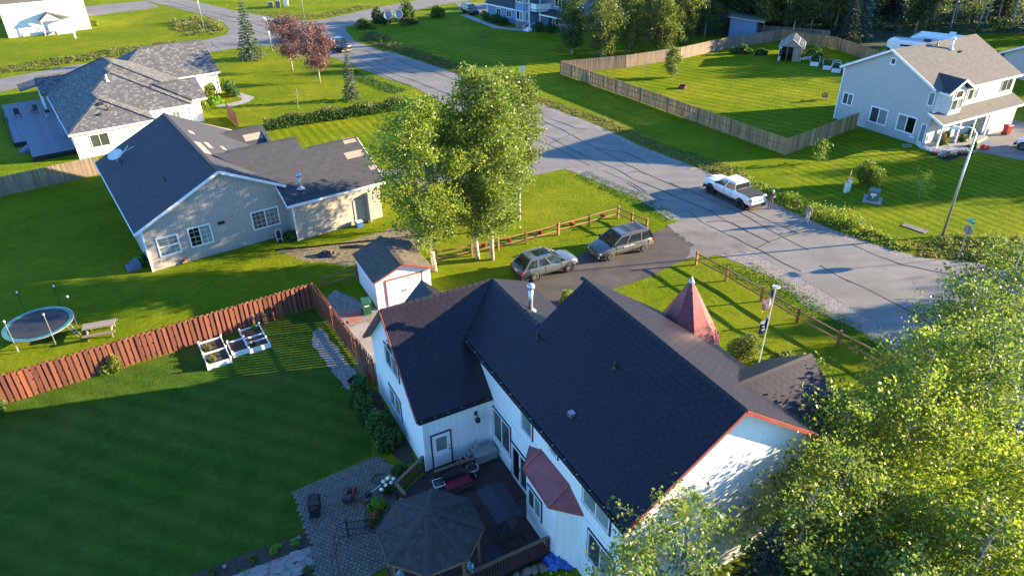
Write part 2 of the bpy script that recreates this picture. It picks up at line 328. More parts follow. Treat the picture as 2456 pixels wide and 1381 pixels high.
leafmat('leaf_willow', (0.10, 0.14, 0.028), (0.155, 0.185, 0.045), (0.19, 0.20, 0.05), 0.4)
leafmat('leaf_shrub', (0.11, 0.175, 0.02), (0.17, 0.225, 0.03), (0.21, 0.24, 0.03), 0.4)
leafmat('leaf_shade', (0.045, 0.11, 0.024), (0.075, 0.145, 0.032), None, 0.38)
leafmat('leaf_weed', (0.085, 0.115, 0.03), (0.15, 0.165, 0.05), (0.22, 0.18, 0.08), 0.38)
leafmat('leaf_red', (0.13, 0.052, 0.06), (0.21, 0.105, 0.115), (0.29, 0.20, 0.20), 0.3)
leafmat('leaf_lime', (0.12, 0.24, 0.02), (0.18, 0.32, 0.03), None, 0.4)
leafmat('needle_blue', (0.055, 0.10, 0.075), (0.11, 0.15, 0.105), (0.15, 0.18, 0.11), 0.15, 0.7)
leafmat('needle_dark', (0.03, 0.055, 0.04), (0.055, 0.085, 0.06), None, 0.12, 0.7)
leafmat('petal_white', (0.75, 0.75, 0.74), (0.85, 0.84, 0.83), None, 0.25); leafmat('petal_pink', (0.5, 0.12, 0.25), (0.65, 0.25, 0.36), None, 0.25)
leafmat('petal_purple', (0.30, 0.05, 0.34), (0.42, 0.09, 0.42), None, 0.25); leafmat('petal_red', (0.5, 0.05, 0.02), (0.6, 0.10, 0.03), None, 0.25); leafmat('petal_blue', (0.25, 0.5, 0.75), (0.4, 0.65, 0.85), None, 0.25)
# ---------------------------------------------------------------- vegetation builders
def leaf_mesh(name, pts, size, mt, aspect=0.65, seed=1, axis=None, jit=0.35):
    rg = np.random.default_rng(seed); pts = np.asarray(pts, float); n = len(pts)
    a = rg.normal(size=(n, 3))
    if axis is not None: a = np.asarray(axis, float) + a * jit
    a /= np.linalg.norm(a, axis=1)[:, None]; b = np.cross(a, rg.normal(size=(n, 3))); b /= np.linalg.norm(b, axis=1)[:, None]
    s = np.asarray(size) * (rg.uniform(0.45, 1.5, n)); a = a * (s / 2)[:, None]; b = b * (s * aspect / 2)[:, None]
    v = np.stack([pts - a, pts + b, pts + a, pts - b], 1).reshape(-1, 3)
    me = bpy.data.meshes.new(name); me.vertices.add(4 * n); me.vertices.foreach_set('co', v.astype(np.float32).ravel())
    me.loops.add(4 * n); me.loops.foreach_set('vertex_index', np.arange(4 * n, dtype=np.int32))
    me.polygons.add(n); me.polygons.foreach_set('loop_start', np.arange(0, 4 * n, 4, dtype=np.int32))
    me.materials.append(MAT[mt]); me.update(calc_edges=True); me.validate(); return me
def birch_geo(h, r, nb, nl, seed, clear=0.22, lean=(0, 0), tr=0.13, prof=None, rise=0.55, spread=0.30, sig=0.28):
    """tapered trunk with limbs, leaf positions clustered along the limbs"""
    rg = np.random.default_rng(seed); prof = prof or (lambda t: (0.55 + 1.1 * t) if t < 0.35 else 1.05 * (1 - ((t - 0.35) / 0.72) ** 1.6) + 0.08)
    tk = MB(); zs = np.linspace(0, 1, 9); wob = np.cumsum(rg.normal(0, 0.05, (9, 2)), 0)
    ax = lambda t: np.array([lean[0] * t * h + np.interp(t, zs, wob[:, 0]), lean[1] * t * h + np.interp(t, zs, wob[:, 1]), t * h * 0.97])
    tk.tube([ax(t) for t in zs], [tr * (1.15 if i == 0 else 1) * (1 - 0.93 * t) + 0.008 for i, t in enumerate(zs)], 8)
    P = []; W = []
    for i in range(nb):
        t = (i + rg.uniform(0, 1)) / nb; z0 = clear + (0.97 - clear) * t; az = i * 2.39996 + rg.normal(0, 0.35)
        L = r * prof(t) * rg.uniform(0.7, 1.12); s0 = ax(z0); d = np.array([math.cos(az), math.sin(az), 0])
        up = rise * rg.uniform(0.6, 1.3); bend = rg.uniform(0.1, 0.5)
        cur = lambda s: s0 + d * L * s + np.array([0, 0, L * (up * s - bend * s * s * 0.9)])
        br = max(0.012, tr * 0.33 * (1 - 0.75 * t)); tk.tube([cur(s) for s in (0, 0.35, 0.7, 1.0)], [br, br * 0.7, br * 0.45, 0.006], 4, cap=False)
        k = max(4, int(L * 5))
        for s in rg.uniform(0.3, 1.04, k):
            c = cur(s) + rg.normal(0, spread * L * 0.35 * (0.4 + s), 3) * np.array([1, 1, 0.7]); P.append(c); W.append(rg.uniform(0.5, 1.6))
    P = np.array(P); W = np.array(W) / np.sum(W); idx = rg.choice(len(P), nl, p=W)
    pts = P[idx] + rg.normal(0, sig, (nl, 3)) * np.array([1, 1, 0.85])
    pts[:, 2] = np.maximum(pts[:, 2], 0.15 + 0.5 * clear * h)
    return tk, pts
def tree(name, label, loc, h, r, nb, nl, seed, leaf='leaf_birch', lsize=0.13, bark='bark_birch', group=None, cat='tree', **k):
    t = thing(name, label, cat, loc, 0, group)
    tk, pts = birch_geo(h, r, nb, nl, seed, **k)
    tk.build('trunk', bark, t, True); inst('crown', leaf_mesh('crown', pts, lsize, leaf, 0.7, seed), t); return t
def spruce_geo(h, r, seed, whorls=26, per=9, dens=26, droop=0.35):
    rg = np.random.default_rng(seed); tk = MB(); tk.tube([(0, 0, 0), (0, 0, h * 0.5), (0, 0, h)], [0.02 * h, 0.012 * h, 0.006], 7); P = []; A = []
    for i in range(whorls):
        t = i / (whorls - 1); z = h * (0.06 + 0.92 * t); L0 = r * (1 - t) ** 0.85 + 0.08
        for j in range(per):
            az = 2 * math.pi * (j + rg.uniform(-0.3, 0.3)) / per + i * 1.1; L = L0 * rg.uniform(0.65, 1.15); d = np.array([math.cos(az), math.sin(az), 0]); sd = np.array([-d[1], d[0], 0])
            tk.tube([(0, 0, z), tuple(np.array([0, 0, z - droop * L * 0.6]) + d * L * 0.8)], [0.02, 0.006], 3, cap=False)
            k = max(5, int(dens * L)); s = rg.uniform(0.05, 1, k) ** 0.8; side = rg.uniform(-1, 1, k) * 0.24 * L * (1.05 - s)
            pz = z - droop * L * s + 0.25 * droop * L * s ** 3 + rg.normal(0, 0.04 * L + 0.01, k)
            P.append(d * (L * s)[:, None] + sd * side[:, None] + np.array([0, 0, 1]) * pz[:, None]); A.append(np.repeat((d + np.array([0, 0, -0.25]))[None], k, 0) + sd * (np.sign(side) * 0.6)[:, None])
    return tk, np.concatenate(P), np.concatenate(A)
def spruce(name, label, loc, h, r, seed, leaf='needle_blue', size=0.28, group=None, **k):
    t = thing(name, label, 'tree', loc, 0, group); tk, p, a = spruce_geo(h, r, seed, **k)
    tk.build('trunk', 'bark_dark', t); inst('crown', leaf_mesh('crown', p, size, leaf, 0.38, seed, a), t); return t
def blob_pts(n, rx, ry, h, seed, lumps=9, fill=0.35, z0=0.06):
    """points of a bushy, uneven shrub sitting on the ground"""
    rg = np.random.default_rng(seed); c = rg.normal(size=(lumps, 3)); c /= np.linalg.norm(c, axis=1)[:, None]; c[:, 2] = np.abs(c[:, 2])
    c = c * rg.uniform(0.35, 0.72, (lumps, 1)); rad = rg.uniform(0.28, 0.48, lumps); i = rg.integers(0, lumps, n)
    d = rg.normal(size=(n, 3)); d /= np.linalg.norm(d, axis=1)[:, None]; q = c[i] + d * (rad[i] * (fill + (1 - fill) * rg.uniform(0, 1, n) ** 0.4))[:, None]
    q[:, 2] = np.abs(q[:, 2] + 0.05); return q * np.array([rx, ry, h]) + np.array([0, 0, z0])
def shrub(name, label, loc, rx, ry, h, n, seed, leaf='leaf_shrub', size=0.12, group=None, cat='shrub', rz=0, flowers=None, nf=0, fs=0.14, stems=True, lumps=9):
    t = thing(name, label, cat, loc, rz, group); p = blob_pts(n, rx, ry, h, seed, lumps)
    inst('foliage', leaf_mesh('foliage', p, size, leaf, 0.7, seed), t)
    if stems:
        m = MB(); rg = random.Random(seed)
        for _ in range(7):
            a = rg.uniform(0, 6.28); m.tube([(0, 0, 0), (rx * 0.5 * math.cos(a), ry * 0.5 * math.sin(a), h * 0.7)], [0.025, 0.008], 5, cap=False)
        m.build('stem', 'bark_dark', t)
    if flowers:
        q = p[np.argsort(-p[:, 2] - np.random.default_rng(seed).uniform(0, h * 0.8, len(p)))][:nf] + np.array([0, 0, 0.03])
        inst('flower', leaf_mesh('flower', q, fs, flowers, 0.9, seed + 1), t)
    return t
def inside(poly, x, y):
    c = np.zeros(len(x), bool); n = len(poly)
    for i in range(n):
        (x0, y0), (x1, y1) = poly[i], poly[(i + 1) % n]
        cond = ((y0 > y) != (y1 > y)) & (x < (x1 - x0) * (y - y0) / (y1 - y0 + 1e-12) + x0); c ^= cond
    return c
def scatter(poly, n, seed):
    rg = np.random.default_rng(seed); P = np.array(poly); lo, hi = P.min(0), P.max(0); out = []; tot = 0
    while tot < n:
        q = rg.uniform(lo, hi, (n * 2, 2)); q = q[inside(poly, q[:, 0], q[:, 1])]; out.append(q); tot += len(q)
    return np.concatenate(out)[:n]
def weeds(name, label, poly, clumps, per, hmin, hmax, seed, leaf='leaf_weed', size=0.2, cat='weeds', spread=0.22, clump_noise=True, lean=0.9):
    """uncountable ground cover: one object of leaf blades in upright clumps"""
    rg = np.random.default_rng(seed); c = scatter(poly, clumps, seed); hh = rg.uniform(hmin, hmax, clumps) * (0.5 + 0.9 * (0.5 + 0.5 * np.sin(c[:, 0] * 0.9 + np.cos(c[:, 1] * 0.7) * 2)))
    pt = np.sin(c[:, 0] * .55 + 1.3 * np.sin(c[:, 1] * .31)) + np.sin(c[:, 1] * .63 + c[:, 0] * .2) + .6 * np.sin(c[:, 0] * 1.9 + c[:, 1] * 1.3); hh = hh * np.clip(.55 + .45 * pt, .16, 1.35)
    i = np.repeat(np.arange(clumps), per); t = rg.uniform(0.05, 1, len(i)); p = np.zeros((len(i), 3)); p[:, :2] = c[i] + rg.normal(0, spread, (len(i), 2)) * (0.4 + 0.6 * t)[:, None]; p[:, 2] = hh[i] * t + 0.02
    ax = np.zeros_like(p); ax[:, 2] = 1.0
    o = inst(name, leaf_mesh(name, p, size, leaf, 0.42, seed, ax, lean)); return tag(o, label, cat, kind='stuff')
# ---------------------------------------------------------------- ground, roads, lawns
def ragged(poly, step=.35, j=.13):
    rg = random.Random(len(poly) * 7 + int(abs(poly[0][0]) * 10)); out = []
    for a, b in zip(poly, poly[1:] + poly[:1]):
        k = max(1, int(math.dist(a, b) / step))
        for i in range(k): out.append((a[0] + (b[0] - a[0]) * i / k + rg.uniform(-j, j), a[1] + (b[1] - a[1]) * i / k + rg.uniform(-j, j)))
    return out
def sheet(name, poly, z, mt, kind='structure'):
    if name in ('gravel_strip', 'dry_patch', 'gravel_pad', 'flower_bed', 'verge_right', 'gravel_shoulder', 'driveway_apron', 'garden_path'): poly = ragged(list(poly), .3 if name != 'verge_right' else .6, .22 if name in ('dry_patch', 'verge_right', 'driveway_apron') else .09)
    o = MB().face([(x, y, z) for x, y in poly]).build(name, mt); tag(o, kind=kind); return o
g = MB(); nx = 40
g.face([(-900, -300, 0), (900, -300, 0), (900, 1200, 0), (-900, 1200, 0)]); tag(g.build('ground', 'lawn'), kind='structure')
ROAD_R = [(-25.9, 124.7), (-19.8, 116.7), (-11.6, 106.9), (2.5, 88.0), (9.0, 78.8), (13.4, 70.9), (17.9, 64.6), (21.2, 59.0), (22.8, 56.0), (24.9, 52.1), (26.4, 49.8), (28.8, 47.3), (30.6, 46.0), (34.8, 44.9), (45, 42.6), (75, 38)]
ROAD_L = [(-30.3, 116.0), (-26.8, 113.0), (-22.1, 106.8), (-16.6, 99.8), (-12.9, 96.2), (-3.5, 80.0), (2.8, 70.0), (6.6, 65.6), (8.9, 62.6), (11.5, 59.4), (13.0, 57.0), (14.2, 54.0), (16.0, 51.2), (18.3, 48.2), (20.3, 44.7), (22.0, 41.2), (23.5, 38.1), (24.7, 35.2), (26.0, 30.0), (27.0, 5)]
road = [*ROAD_R, (75, 30), (46, 32), (38, 28), (35, 5), *ROAD_L[::-1]]
def offs(line, d):
    out = []
    for i, p in enumerate(line):
        a = V(*line[max(i - 1, 0)], 0); b = V(*line[min(i + 1, len(line) - 1)], 0); t = (b - a).normalized(); n = V(-t.y, t.x, 0)
        w = d * (0.75 + 0.5 * random.random()); out.append((p[0] + n.x * w, p[1] + n.y * w))
    return out
sheet('verge_right', [*ROAD_R[:14], *offs(ROAD_R[:14], 3.6)[::-1]], 0.004, 'rough_grass')
sheet('gravel_shoulder', [*offs(ROAD_R[1:14], -0.3), *offs(ROAD_R[1:14], 0.75)[::-1]], 0.010, 'gravel')
sheet('gravel_shoulder', [*offs(ROAD_L[12:19], 0.3), *offs(ROAD_L[12:19], -2.0)[::-1]], 0.010, 'gravel')
sheet('gravel_shoulder', [*offs(ROAD_L[5:12], 0.3), *offs(ROAD_L[5:12], -0.8)[::-1]], 0.0105, 'gravel')
sheet('road', road, 0.016, 'asphalt_old')
sheet('road_junction', [(-50, 131.5), (-51.1, 137), (-54.3, 143.1), (-60.7, 150.9), (-73.1, 162.9), (-100, 188), (-92, 196), (-72.1, 171.2), (-64.4, 163.6), (-54.2, 153.9), (-42.5, 145.1), (-38.4, 143.1), (-34.6, 145.7), (-27.4, 156.3), (-18.8, 165.7), (-2, 185), (8, 182), (-9.6, 162.2), (-15.4, 157.7), (-21.2, 148.9), (-25.4, 143.7), (-29.7, 137.3), (-29.0, 133.5), (-25.8, 124.6), (-30.4, 115.9), (-35.1, 119.2), (-37.1, 121.8), (-42.7, 122.2)], 0.020, 'asphalt_old')
sheet('side_street', [(-105, 66), (-85, 82), (-68.6, 96.5), (-64.9, 103.1), (-47.7, 118.6), (-42.7, 122.4), (-40, 127), (-49.9, 131.6), (-52.3, 127.6), (-56.8, 117.8), (-65.6, 111.6), (-72.9, 103.6), (-92, 87), (-112, 71)], 0.024, 'asphalt_old')
sheet('neighbour_driveway', [(-96, 150), (-84.2, 151.9), (-74, 161.5), (-81, 170), (-92, 163)], 0.012, 'asphalt_old')
sheet('neighbour_driveway', [(-11, 161), (-4.0, 160), (2, 152), (-5.0, 146), (-9.5, 152)], 0.012, 'asphalt_old')
sheet('driveway', [(12.9, 52.6), (11.2, 51.4), (5.2, 48.1), (1.9, 45.4), (-0.5, 43.4), (-6, 40.2), (-4, 36.5), (4.9, 41.4), (7.4, 43.0), (10.0, 44.5), (12.0, 46.2), (13.6, 47.1), (14.6, 49.4), (13.7, 52.0)], 0.024, 'asphalt_new')
sheet('driveway_apron', [(14.3, 54.0), (12.9, 52.7), (13.2, 51.6), (14.1, 49.4), (13.3, 47.2), (15.0, 47.5), (18.4, 48.2), (17.6, 50.5), (16.0, 52.3)], 0.0275, 'apron')
sheet('neighbour_driveway', [(6.6, 66.2), (2.5, 64.2), (-6, 63.0), (-9, 60.5), (-13, 66), (-4, 71), (3.2, 71)], 0.021, 'asphalt_old')
sheet('neighbour_driveway', [(46.6, 69.0), (47.8, 72.8), (50.5, 74.5), (57, 78.5), (66, 62), (60, 50), (52, 64.5), (49.0, 67.2)], 0.012, 'asphalt_old')
sheet('garden_path', [(-36.6, 88.0), (-34.6, 88.2), (-33.0, 90.2), (-33.0, 92.2), (-36.5, 95.5), (-37.5, 94.7), (-34.4, 91.6), (-34.4, 90.6), (-35.4, 89.6), (-36.8, 89.4)], 0.012, 'concrete')
sheet('front_walk', [(-9.3, 147), (-2.6, 134.0), (3.0, 130.5), (3.6, 132), (-1.8, 135.5), (-8.2, 148)], 0.012, 'concrete')
sheet('fenced_lawn', [(7.8, 101.0), (27.7, 69.0), (37.2, 76.4), (37.3, 80.2), (43.0, 92), (53, 102.5), (50.5, 113.4), (44.3, 119.6), (34.5, 114.8), (25.6, 108.3), (16.9, 104.0)], 0.004, 'lawn_striped')
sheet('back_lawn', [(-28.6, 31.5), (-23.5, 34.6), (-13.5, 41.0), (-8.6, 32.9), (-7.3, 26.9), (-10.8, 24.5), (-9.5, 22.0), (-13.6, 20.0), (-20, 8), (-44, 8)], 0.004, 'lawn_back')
sheet('neighbour_lawn', [(25.6, 63.5), (28, 68.2), (37.6, 75.6), (43, 71), (47, 68.8), (52, 64), (60, 50), (38, 48.5), (30, 51.5)], 0.005, 'lawn_combed')
sheet('street_lawn', [(-28.2, 79.0), (-12.0, 87.2), (-5.5, 79.5), (-4, 71.5), (-13, 66.5), (-19, 68)], 0.004, 'lawn_combed')
sheet('wide_lawn', [(-19.5, 126), (-14, 143), (-3, 133), (4, 129.5), (10, 116), (7, 101.9), (3.5, 93), (-10, 109)], 0.004, 'lawn_striped')
sheet('gravel_pad', [(-13.2, 40.9), (-12.6, 43.4), (-9.4, 41.0), (-6.8, 42.2), (-5.3, 39.6), (-8.6, 34.0), (-8.15, 33.2), (-7.6, 33.6), (-7.2, 36.0), (-11.0, 38.6)], 0.0085, 'gravel')
sheet('gravel_strip', [(-12.5, 38.7), (-8.6, 32.6), (-9.5, 32.2), (-12.6, 36.6), (-13.0, 38.2)], 0.009, 'gravel')
sheet('dry_patch', [(-18.6, 49.6), (-14.0, 50.4), (-9.5, 53.2), (-6.0, 52.0), (-7.5, 48.2), (-11.5, 46.8), (-15.5, 47.6)], 0.006, 'dry_ground')
sheet('flower_bed', [(10.2, 38.0), (12.0, 35.8), (14.4, 33.2), (15.3, 32.2), (13.0, 30.8), (9.0, 36.5)], 0.006, 'soil')
sheet('flower_bed', [(-8.6, 31.2), (-7.7, 29.2), (-6.4, 27.2), (-5.6, 26.2), (-4.9, 26.4), (-8.0, 32.3)], 0.007, 'soil')
sheet('flower_bed', [(-13.9, 20.0), (-9.5, 22.05), (-9.0, 21.35), (-11.4, 20.2), (-14.2, 18.8)], 0.007, 'soil')
sheet('flower_bed', [(-10.4, 19.2), (-8.65, 20.25), (-7.9, 18.9), (-10.5, 17.6)], 0.007, 'soil')
sheet('stone_path', [(-9.05, 21.35), (-8.6, 20.2), (-10.4, 19.2), (-13.5, 17.4), (-14.8, 18.5), (-11.4, 20.2)], 0.011, 'gravel')
sheet('forest_floor', [(24, 121), (34, 126), (46, 123.5), (53, 117), (55, 112), (68, 121), (76, 123.5), (100, 121), (160, 130), (160, 230), (10, 230), (16, 150)], 0.007, 'forest_floor')
# crack-seal lines on the old asphalt
TAR = [[(2.7, 82.4), (4.2, 80.2), (6.1, 76.9), (9.4, 70.4), (12.5, 64.9), (14.4, 62.0), (15.9, 59.7)], [(2.6, 77.6), (4.7, 74.5), (6.0, 71.8), (8.1, 68.3), (10.6, 65.0), (11.6, 62.8), (13.9, 59.8)],
 [(2.3, 75.0), (4.2, 72.5), (6.4, 68.9), (7.9, 66.4)], [(4.2, 72.7), (5.5, 74.4), (7.8, 76.6), (8.7, 77.3), (7.4, 77.8), (6.0, 79.9), (4.6, 81.5)], [(9.0, 71.0), (9.7, 71.3), (10.5, 70.3), (12.0, 70.9)], [(11.5, 70.3), (12.7, 68.6), (13.7, 66.3)],
 [(9.0, 64.9), (9.9, 63.9), (11.1, 62.2), (12.3, 59.8)], [(11.3, 64.4), (12.5, 64.7), (13.1, 63.8)], [(12.5, 61.8), (13.8, 60.0), (15.6, 57.4), (17.0, 55.5), (17.9, 53.5), (19.7, 50.5), (20.3, 49.5)], [(14.8, 61.7), (16.5, 59.6), (18.1, 57.0), (19.5, 54.9), (20.4, 52.9), (21.5, 50.5), (22.8, 48.2)],
 [(10.9, 61.8), (11.7, 60.1), (13.4, 57.8)], [(15.2, 55.4), (15.9, 53.3), (17.3, 51.1), (18.4, 49.3), (19.2, 48.1), (20.2, 46.3), (21.1, 44.9)], [(16.2, 53.3), (17.4, 53.6), (18.3, 53.1), (19.2, 51.3)], [(17.5, 59.6), (19.0, 57.4), (20.4, 55.1), (21.6, 53.2), (23.0, 51.0)],
 [(18.9, 48.6), (20.2, 49.6), (21.7, 50.5), (23.3, 51.2), (24.9, 51.8)], [(22.7, 45.8), (23.4, 44.2), (24.5, 42.7), (25.3, 41.4), (26.0, 39.9), (27.2, 37.3), (29, 33.5)], [(26.4, 49.0), (27.6, 47.1), (28.8, 45.7), (30.4, 44.8), (32.1, 43.9), (36, 42.6)],
 [(-22.4, 111.0), (-19.6, 106.6), (-16.0, 102.4), (-12.6, 98.5), (-6, 89.5), (0, 81)], [(-22.4, 108.4), (-19.2, 104.2), (-15.3, 98.7), (-13.1, 96.5)], [(-22.7, 110.1), (-21.9, 115.5), (-18.3, 111.6), (-20.3, 110.8)], [(-17.1, 112.4), (-15.9, 109.7), (-12.2, 104.5), (-10.6, 103.6), (-3, 93)],
 [(-20.8, 111.8), (-17.5, 106.5), (-14.6, 103.9), (-13.0, 102.6)], [(-23.2, 117.9), (-20.8, 114.5), (-18.3, 111.6)], [(-75.5, 168.8), (-72.1, 165.8), (-63.5, 156.4), (-59.7, 153.7), (-53.6, 147.8), (-51.0, 144.5)], [(-73.3, 163.2), (-68.3, 159.7), (-62.4, 153.5), (-57.1, 148.0), (-52.4, 143.8), (-48.5, 141.9), (-44.3, 138.3)],
 [(-58.8, 148.2), (-57.2, 149.4), (-55.6, 153.8)], [(-56.8, 149.3), (-51.9, 147.6)], [(-49.6, 126.5), (-47.4, 124.1), (-43.5, 123.5)], [(-50.6, 125.9), (-48.9, 122.9), (-47.1, 120.3)], [(-34.2, 144.9), (-32.7, 143.1), (-30.2, 140.4)], [(-44, 139), (-38, 131), (-30, 122), (-24, 115)], [(-47, 136), (-42, 131), (-36, 126)]]
m = MB(); rg = random.Random(3)
for line in TAR:
    pts = []
    for a, b in zip(line, line[1:]):
        L = math.dist(a, b); k = max(1, int(L / 0.9))
        for i in range(k): t = i / k; pts.append((a[0] + (b[0] - a[0]) * t + rg.uniform(-.07, .07), a[1] + (b[1] - a[1]) * t + rg.uniform(-.07, .07)))
    pts.append(line[-1]); far = max(1.0, pts[0][1] / 75); w = [rg.uniform(0.026, 0.055) * far for _ in pts]
    Lf = []; Rt = []
    for i, p in enumerate(pts):
        a = V(*pts[max(i - 1, 0)], 0); b = V(*pts[min(i + 1, len(pts) - 1)], 0); t = (b - a).normalized(); Lf.append((p[0] - t.y * w[i], p[1] + t.x * w[i], 0.0)); Rt.append((p[0] + t.y * w[i], p[1] - t.x * w[i], 0.0))
    z = 0.031 + 0.0005 * (TAR.index(line) % 9)
    for i in range(len(pts) - 1): m.face([V(*Rt[i]) + V(0, 0, z), V(*Rt[i + 1]) + V(0, 0, z), V(*Lf[i + 1]) + V(0, 0, z), V(*Lf[i]) + V(0, 0, z)])
tag(m.build('road_crack_sealing', 'tar_seal'), kind='structure')
# ---------------------------------------------------------------- building helpers
def window(parent, o, u, n, w, h, cols=2, rows=1, frame='vinyl_white', casing=None, cw=0.07, glass='glass', fw=0.06, grid=None, arch=False):
    """window part with its panes as sub-parts; o = lower left corner on the wall, u = to the right seen from outside, n = outward"""
    o, u, n = Vector(o), Vector(u).normalized(), Vector(n).normalized(); z = V(0, 0, 1); m = MB()
    def ring(t, a, b, w_, h_, d0, d1, mm):
        oo = o + u * a + z * b + n * d0; D = n * (d1 - d0)
        m.frame(oo, u * w_, z * t, D, mm); m.frame(oo + z * (h_ - t), u * w_, z * t, D, mm)
        m.frame(oo + z * t, u * t, z * (h_ - 2 * t), D, mm); m.frame(oo + z * t + u * (w_ - t), u * t, z * (h_ - 2 * t), D, mm)
    if casing: ring(cw, -cw, -cw, w + 2 * cw, h + 2 * cw, -0.01, 0.045, 1)
    ring(fw, 0, 0, w, h, -0.01, 0.06, 0)
    for i in range(1, cols): m.frame(o + u * (w * i / cols - fw * 0.4) + z * fw - n * 0.01, u * fw * 0.8, z * (h - 2 * fw), n * 0.065, 0)
    for i in range(1, rows): m.frame(o + z * (h * i / rows - fw * 0.4) + u * fw - n * 0.01, u * (w - 2 * fw), z * fw * 0.8, n * 0.062, 0)
    if grid:
        for i in range(1, grid[0]): m.frame(o + u * (w * i / grid[0] - 0.007) + z * fw + n * 0.02, u * 0.014, z * (h - 2 * fw), n * 0.012, 0)
        for i in range(1, grid[1]): m.frame(o + z * (h * i / grid[1] - 0.007) + u * fw + n * 0.02, u * (w - 2 * fw), z * 0.014, n * 0.011, 0)
    ob = m.build('window', [frame, casing or frame], parent)
    for i in range(cols):
        for j in range(rows):
            p = MB(); p.frame(o + u * (fw + (w - 2 * fw) * i / cols + 0.004) + z * (fw + (h - 2 * fw) * j / rows + 0.004) + n * 0.002, u * ((w - 2 * fw) / cols - 0.008), z * ((h - 2 * fw) / rows - 0.008), n * 0.016)
            gl = glass if isinstance(glass, str) else glass[(i + j) % len(glass)]
            p.build('pane', gl, ob)
    return ob
def edge_bar(m, p, q, w, h, mm=0): m.bar(p, q, w, h, mm)
def clip_poly(poly, clip):
    out = poly
    for i in range(len(clip)):
        a, b = clip[i], clip[(i + 1) % len(clip)]; nx_, ny_ = -(b[1] - a[1]), b[0] - a[0]; inp = out; out = []
        if not inp: break
        for k in range(len(inp)):
            p, q = inp[k], inp[(k + 1) % len(inp)]; dp = (p[0] - a[0]) * nx_ + (p[1] - a[1]) * ny_; dq = (q[0] - a[0]) * nx_ + (q[1] - a[1]) * ny_
            if dp >= 0: out.append(p)
            if dp * dq < 0: t = dp / (dp - dq); out.append((p[0] + (q[0] - p[0]) * t, p[1] + (q[1] - p[1]) * t))
    return out
def tile_planes(parent, planes, w, h, matname, part, keep, jitter=0.0, gap=0.008, t0=0.016, t1=0.03, origin=None, rz=0.0, mats2=None):
    """covers roof planes (convex 3D polygons) with overlapping tiles; the nearest `keep` whole tiles are parts, the rest one 'stuff' part"""
    m = MB(); m.mesh([(gap, 0, 0.004), (w - gap, 0, 0.004), (w - gap, h + 0.03, 0.004), (gap, h + 0.03, 0.004), (gap, 0, t1), (w - gap, 0, t1), (w - gap, h + 0.03, t0), (gap, h + 0.03, t0)], [(4, 5, 6, 7), (0, 1, 5, 4), (1, 2, 6, 5), (3, 0, 4, 7)])
    variants = [m.data(part, x) for x in (mats2 or [matname])]
    rest = MB(); full = []; rg = random.Random(11); rot = Matrix.Rotation(R(rz), 3, 'Z'); org = Vector(origin or (0, 0, 0))
    for poly in planes:
        P = [Vector(p) for p in poly]; n = (P[1] - P[0]).cross(P[2] - P[0]).normalized()
        if n.z < 0: P = P[::-1]; n = -n
        u = V(0, 0, 1).cross(n).normalized(); v = n.cross(u); b = P[0]
        q = [((p - b).dot(u), (p - b).dot(v)) for p in P]; u0, u1 = min(x for x, _ in q), max(x for x, _ in q); v0, v1 = min(y for _, y in q), max(y for _, y in q)
        row = 0; y = v0 + 0.0
        while y < v1 - 0.02:
            x = u0 - w * (0.5 if row % 2 else 0.0) - (rg.random() * w if jitter else 0)
            while x < u1:
                r = [(x, y), (x + w, y), (x + w, y + h), (x, y + h)]; c = clip_poly(r, q)
                if len(c) >= 3:
                    ar = abs(sum(c[i][0] * c[(i + 1) % len(c)][1] - c[(i + 1) % len(c)][0] * c[i][1] for i in range(len(c)))) / 2
                    pos = b + u * x + v * y
                    if ar > 0.995 * w * h:
                        wp = rot @ pos + org; full.append(((wp - V(0, 0, 26)).length, pos, u, v, n))
                    elif ar > 0.06 * w * h:
                        i0 = len(rest.v); top = []
                        for (cx, cy) in c: top.append(b + u * cx + v * cy + n * (t1 - (t1 - t0) * (cy - y) / h))
                        rest.face(top, rg.randrange(len(variants)))
                        for i in range(len(c)): j = (i + 1) % len(c); rest.face([top[i] - n * 0.015, top[j] - n * 0.015, top[j], top[i]], rest.m[-1])
                x += w
            y += h; row += 1
    full.sort(key=lambda k: k[0])
    for k, (d, pos, u, v, n) in enumerate(full):
        if k < keep:
            M = Matrix(((u.x, v.x, n.x, pos.x), (u.y, v.y, n.y, pos.y), (u.z, v.z, n.z, pos.z), (0, 0, 0, 1))); inst(part, variants[rg.randrange(len(variants))], parent, mw=M)
        else:
            q = [pos + u * a + v * b_ + n * c_ for a, b_, c_ in [(gap, 0, 0.004), (w - gap, 0, 0.004), (w - gap, h + .03, 0.004), (gap, h + .03, 0.004), (gap, 0, t1), (w - gap, 0, t1), (w - gap, h + .03, t0), (gap, h + .03, t0)]]
            rest.mesh(q, [(4, 5, 6, 7), (0, 1, 5, 4), (1, 2, 6, 5), (3, 0, 4, 7)], rg.randrange(len(variants)))
    if rest.f: tag(rest.build(part + '_field', mats2 or matname, parent), kind='stuff')
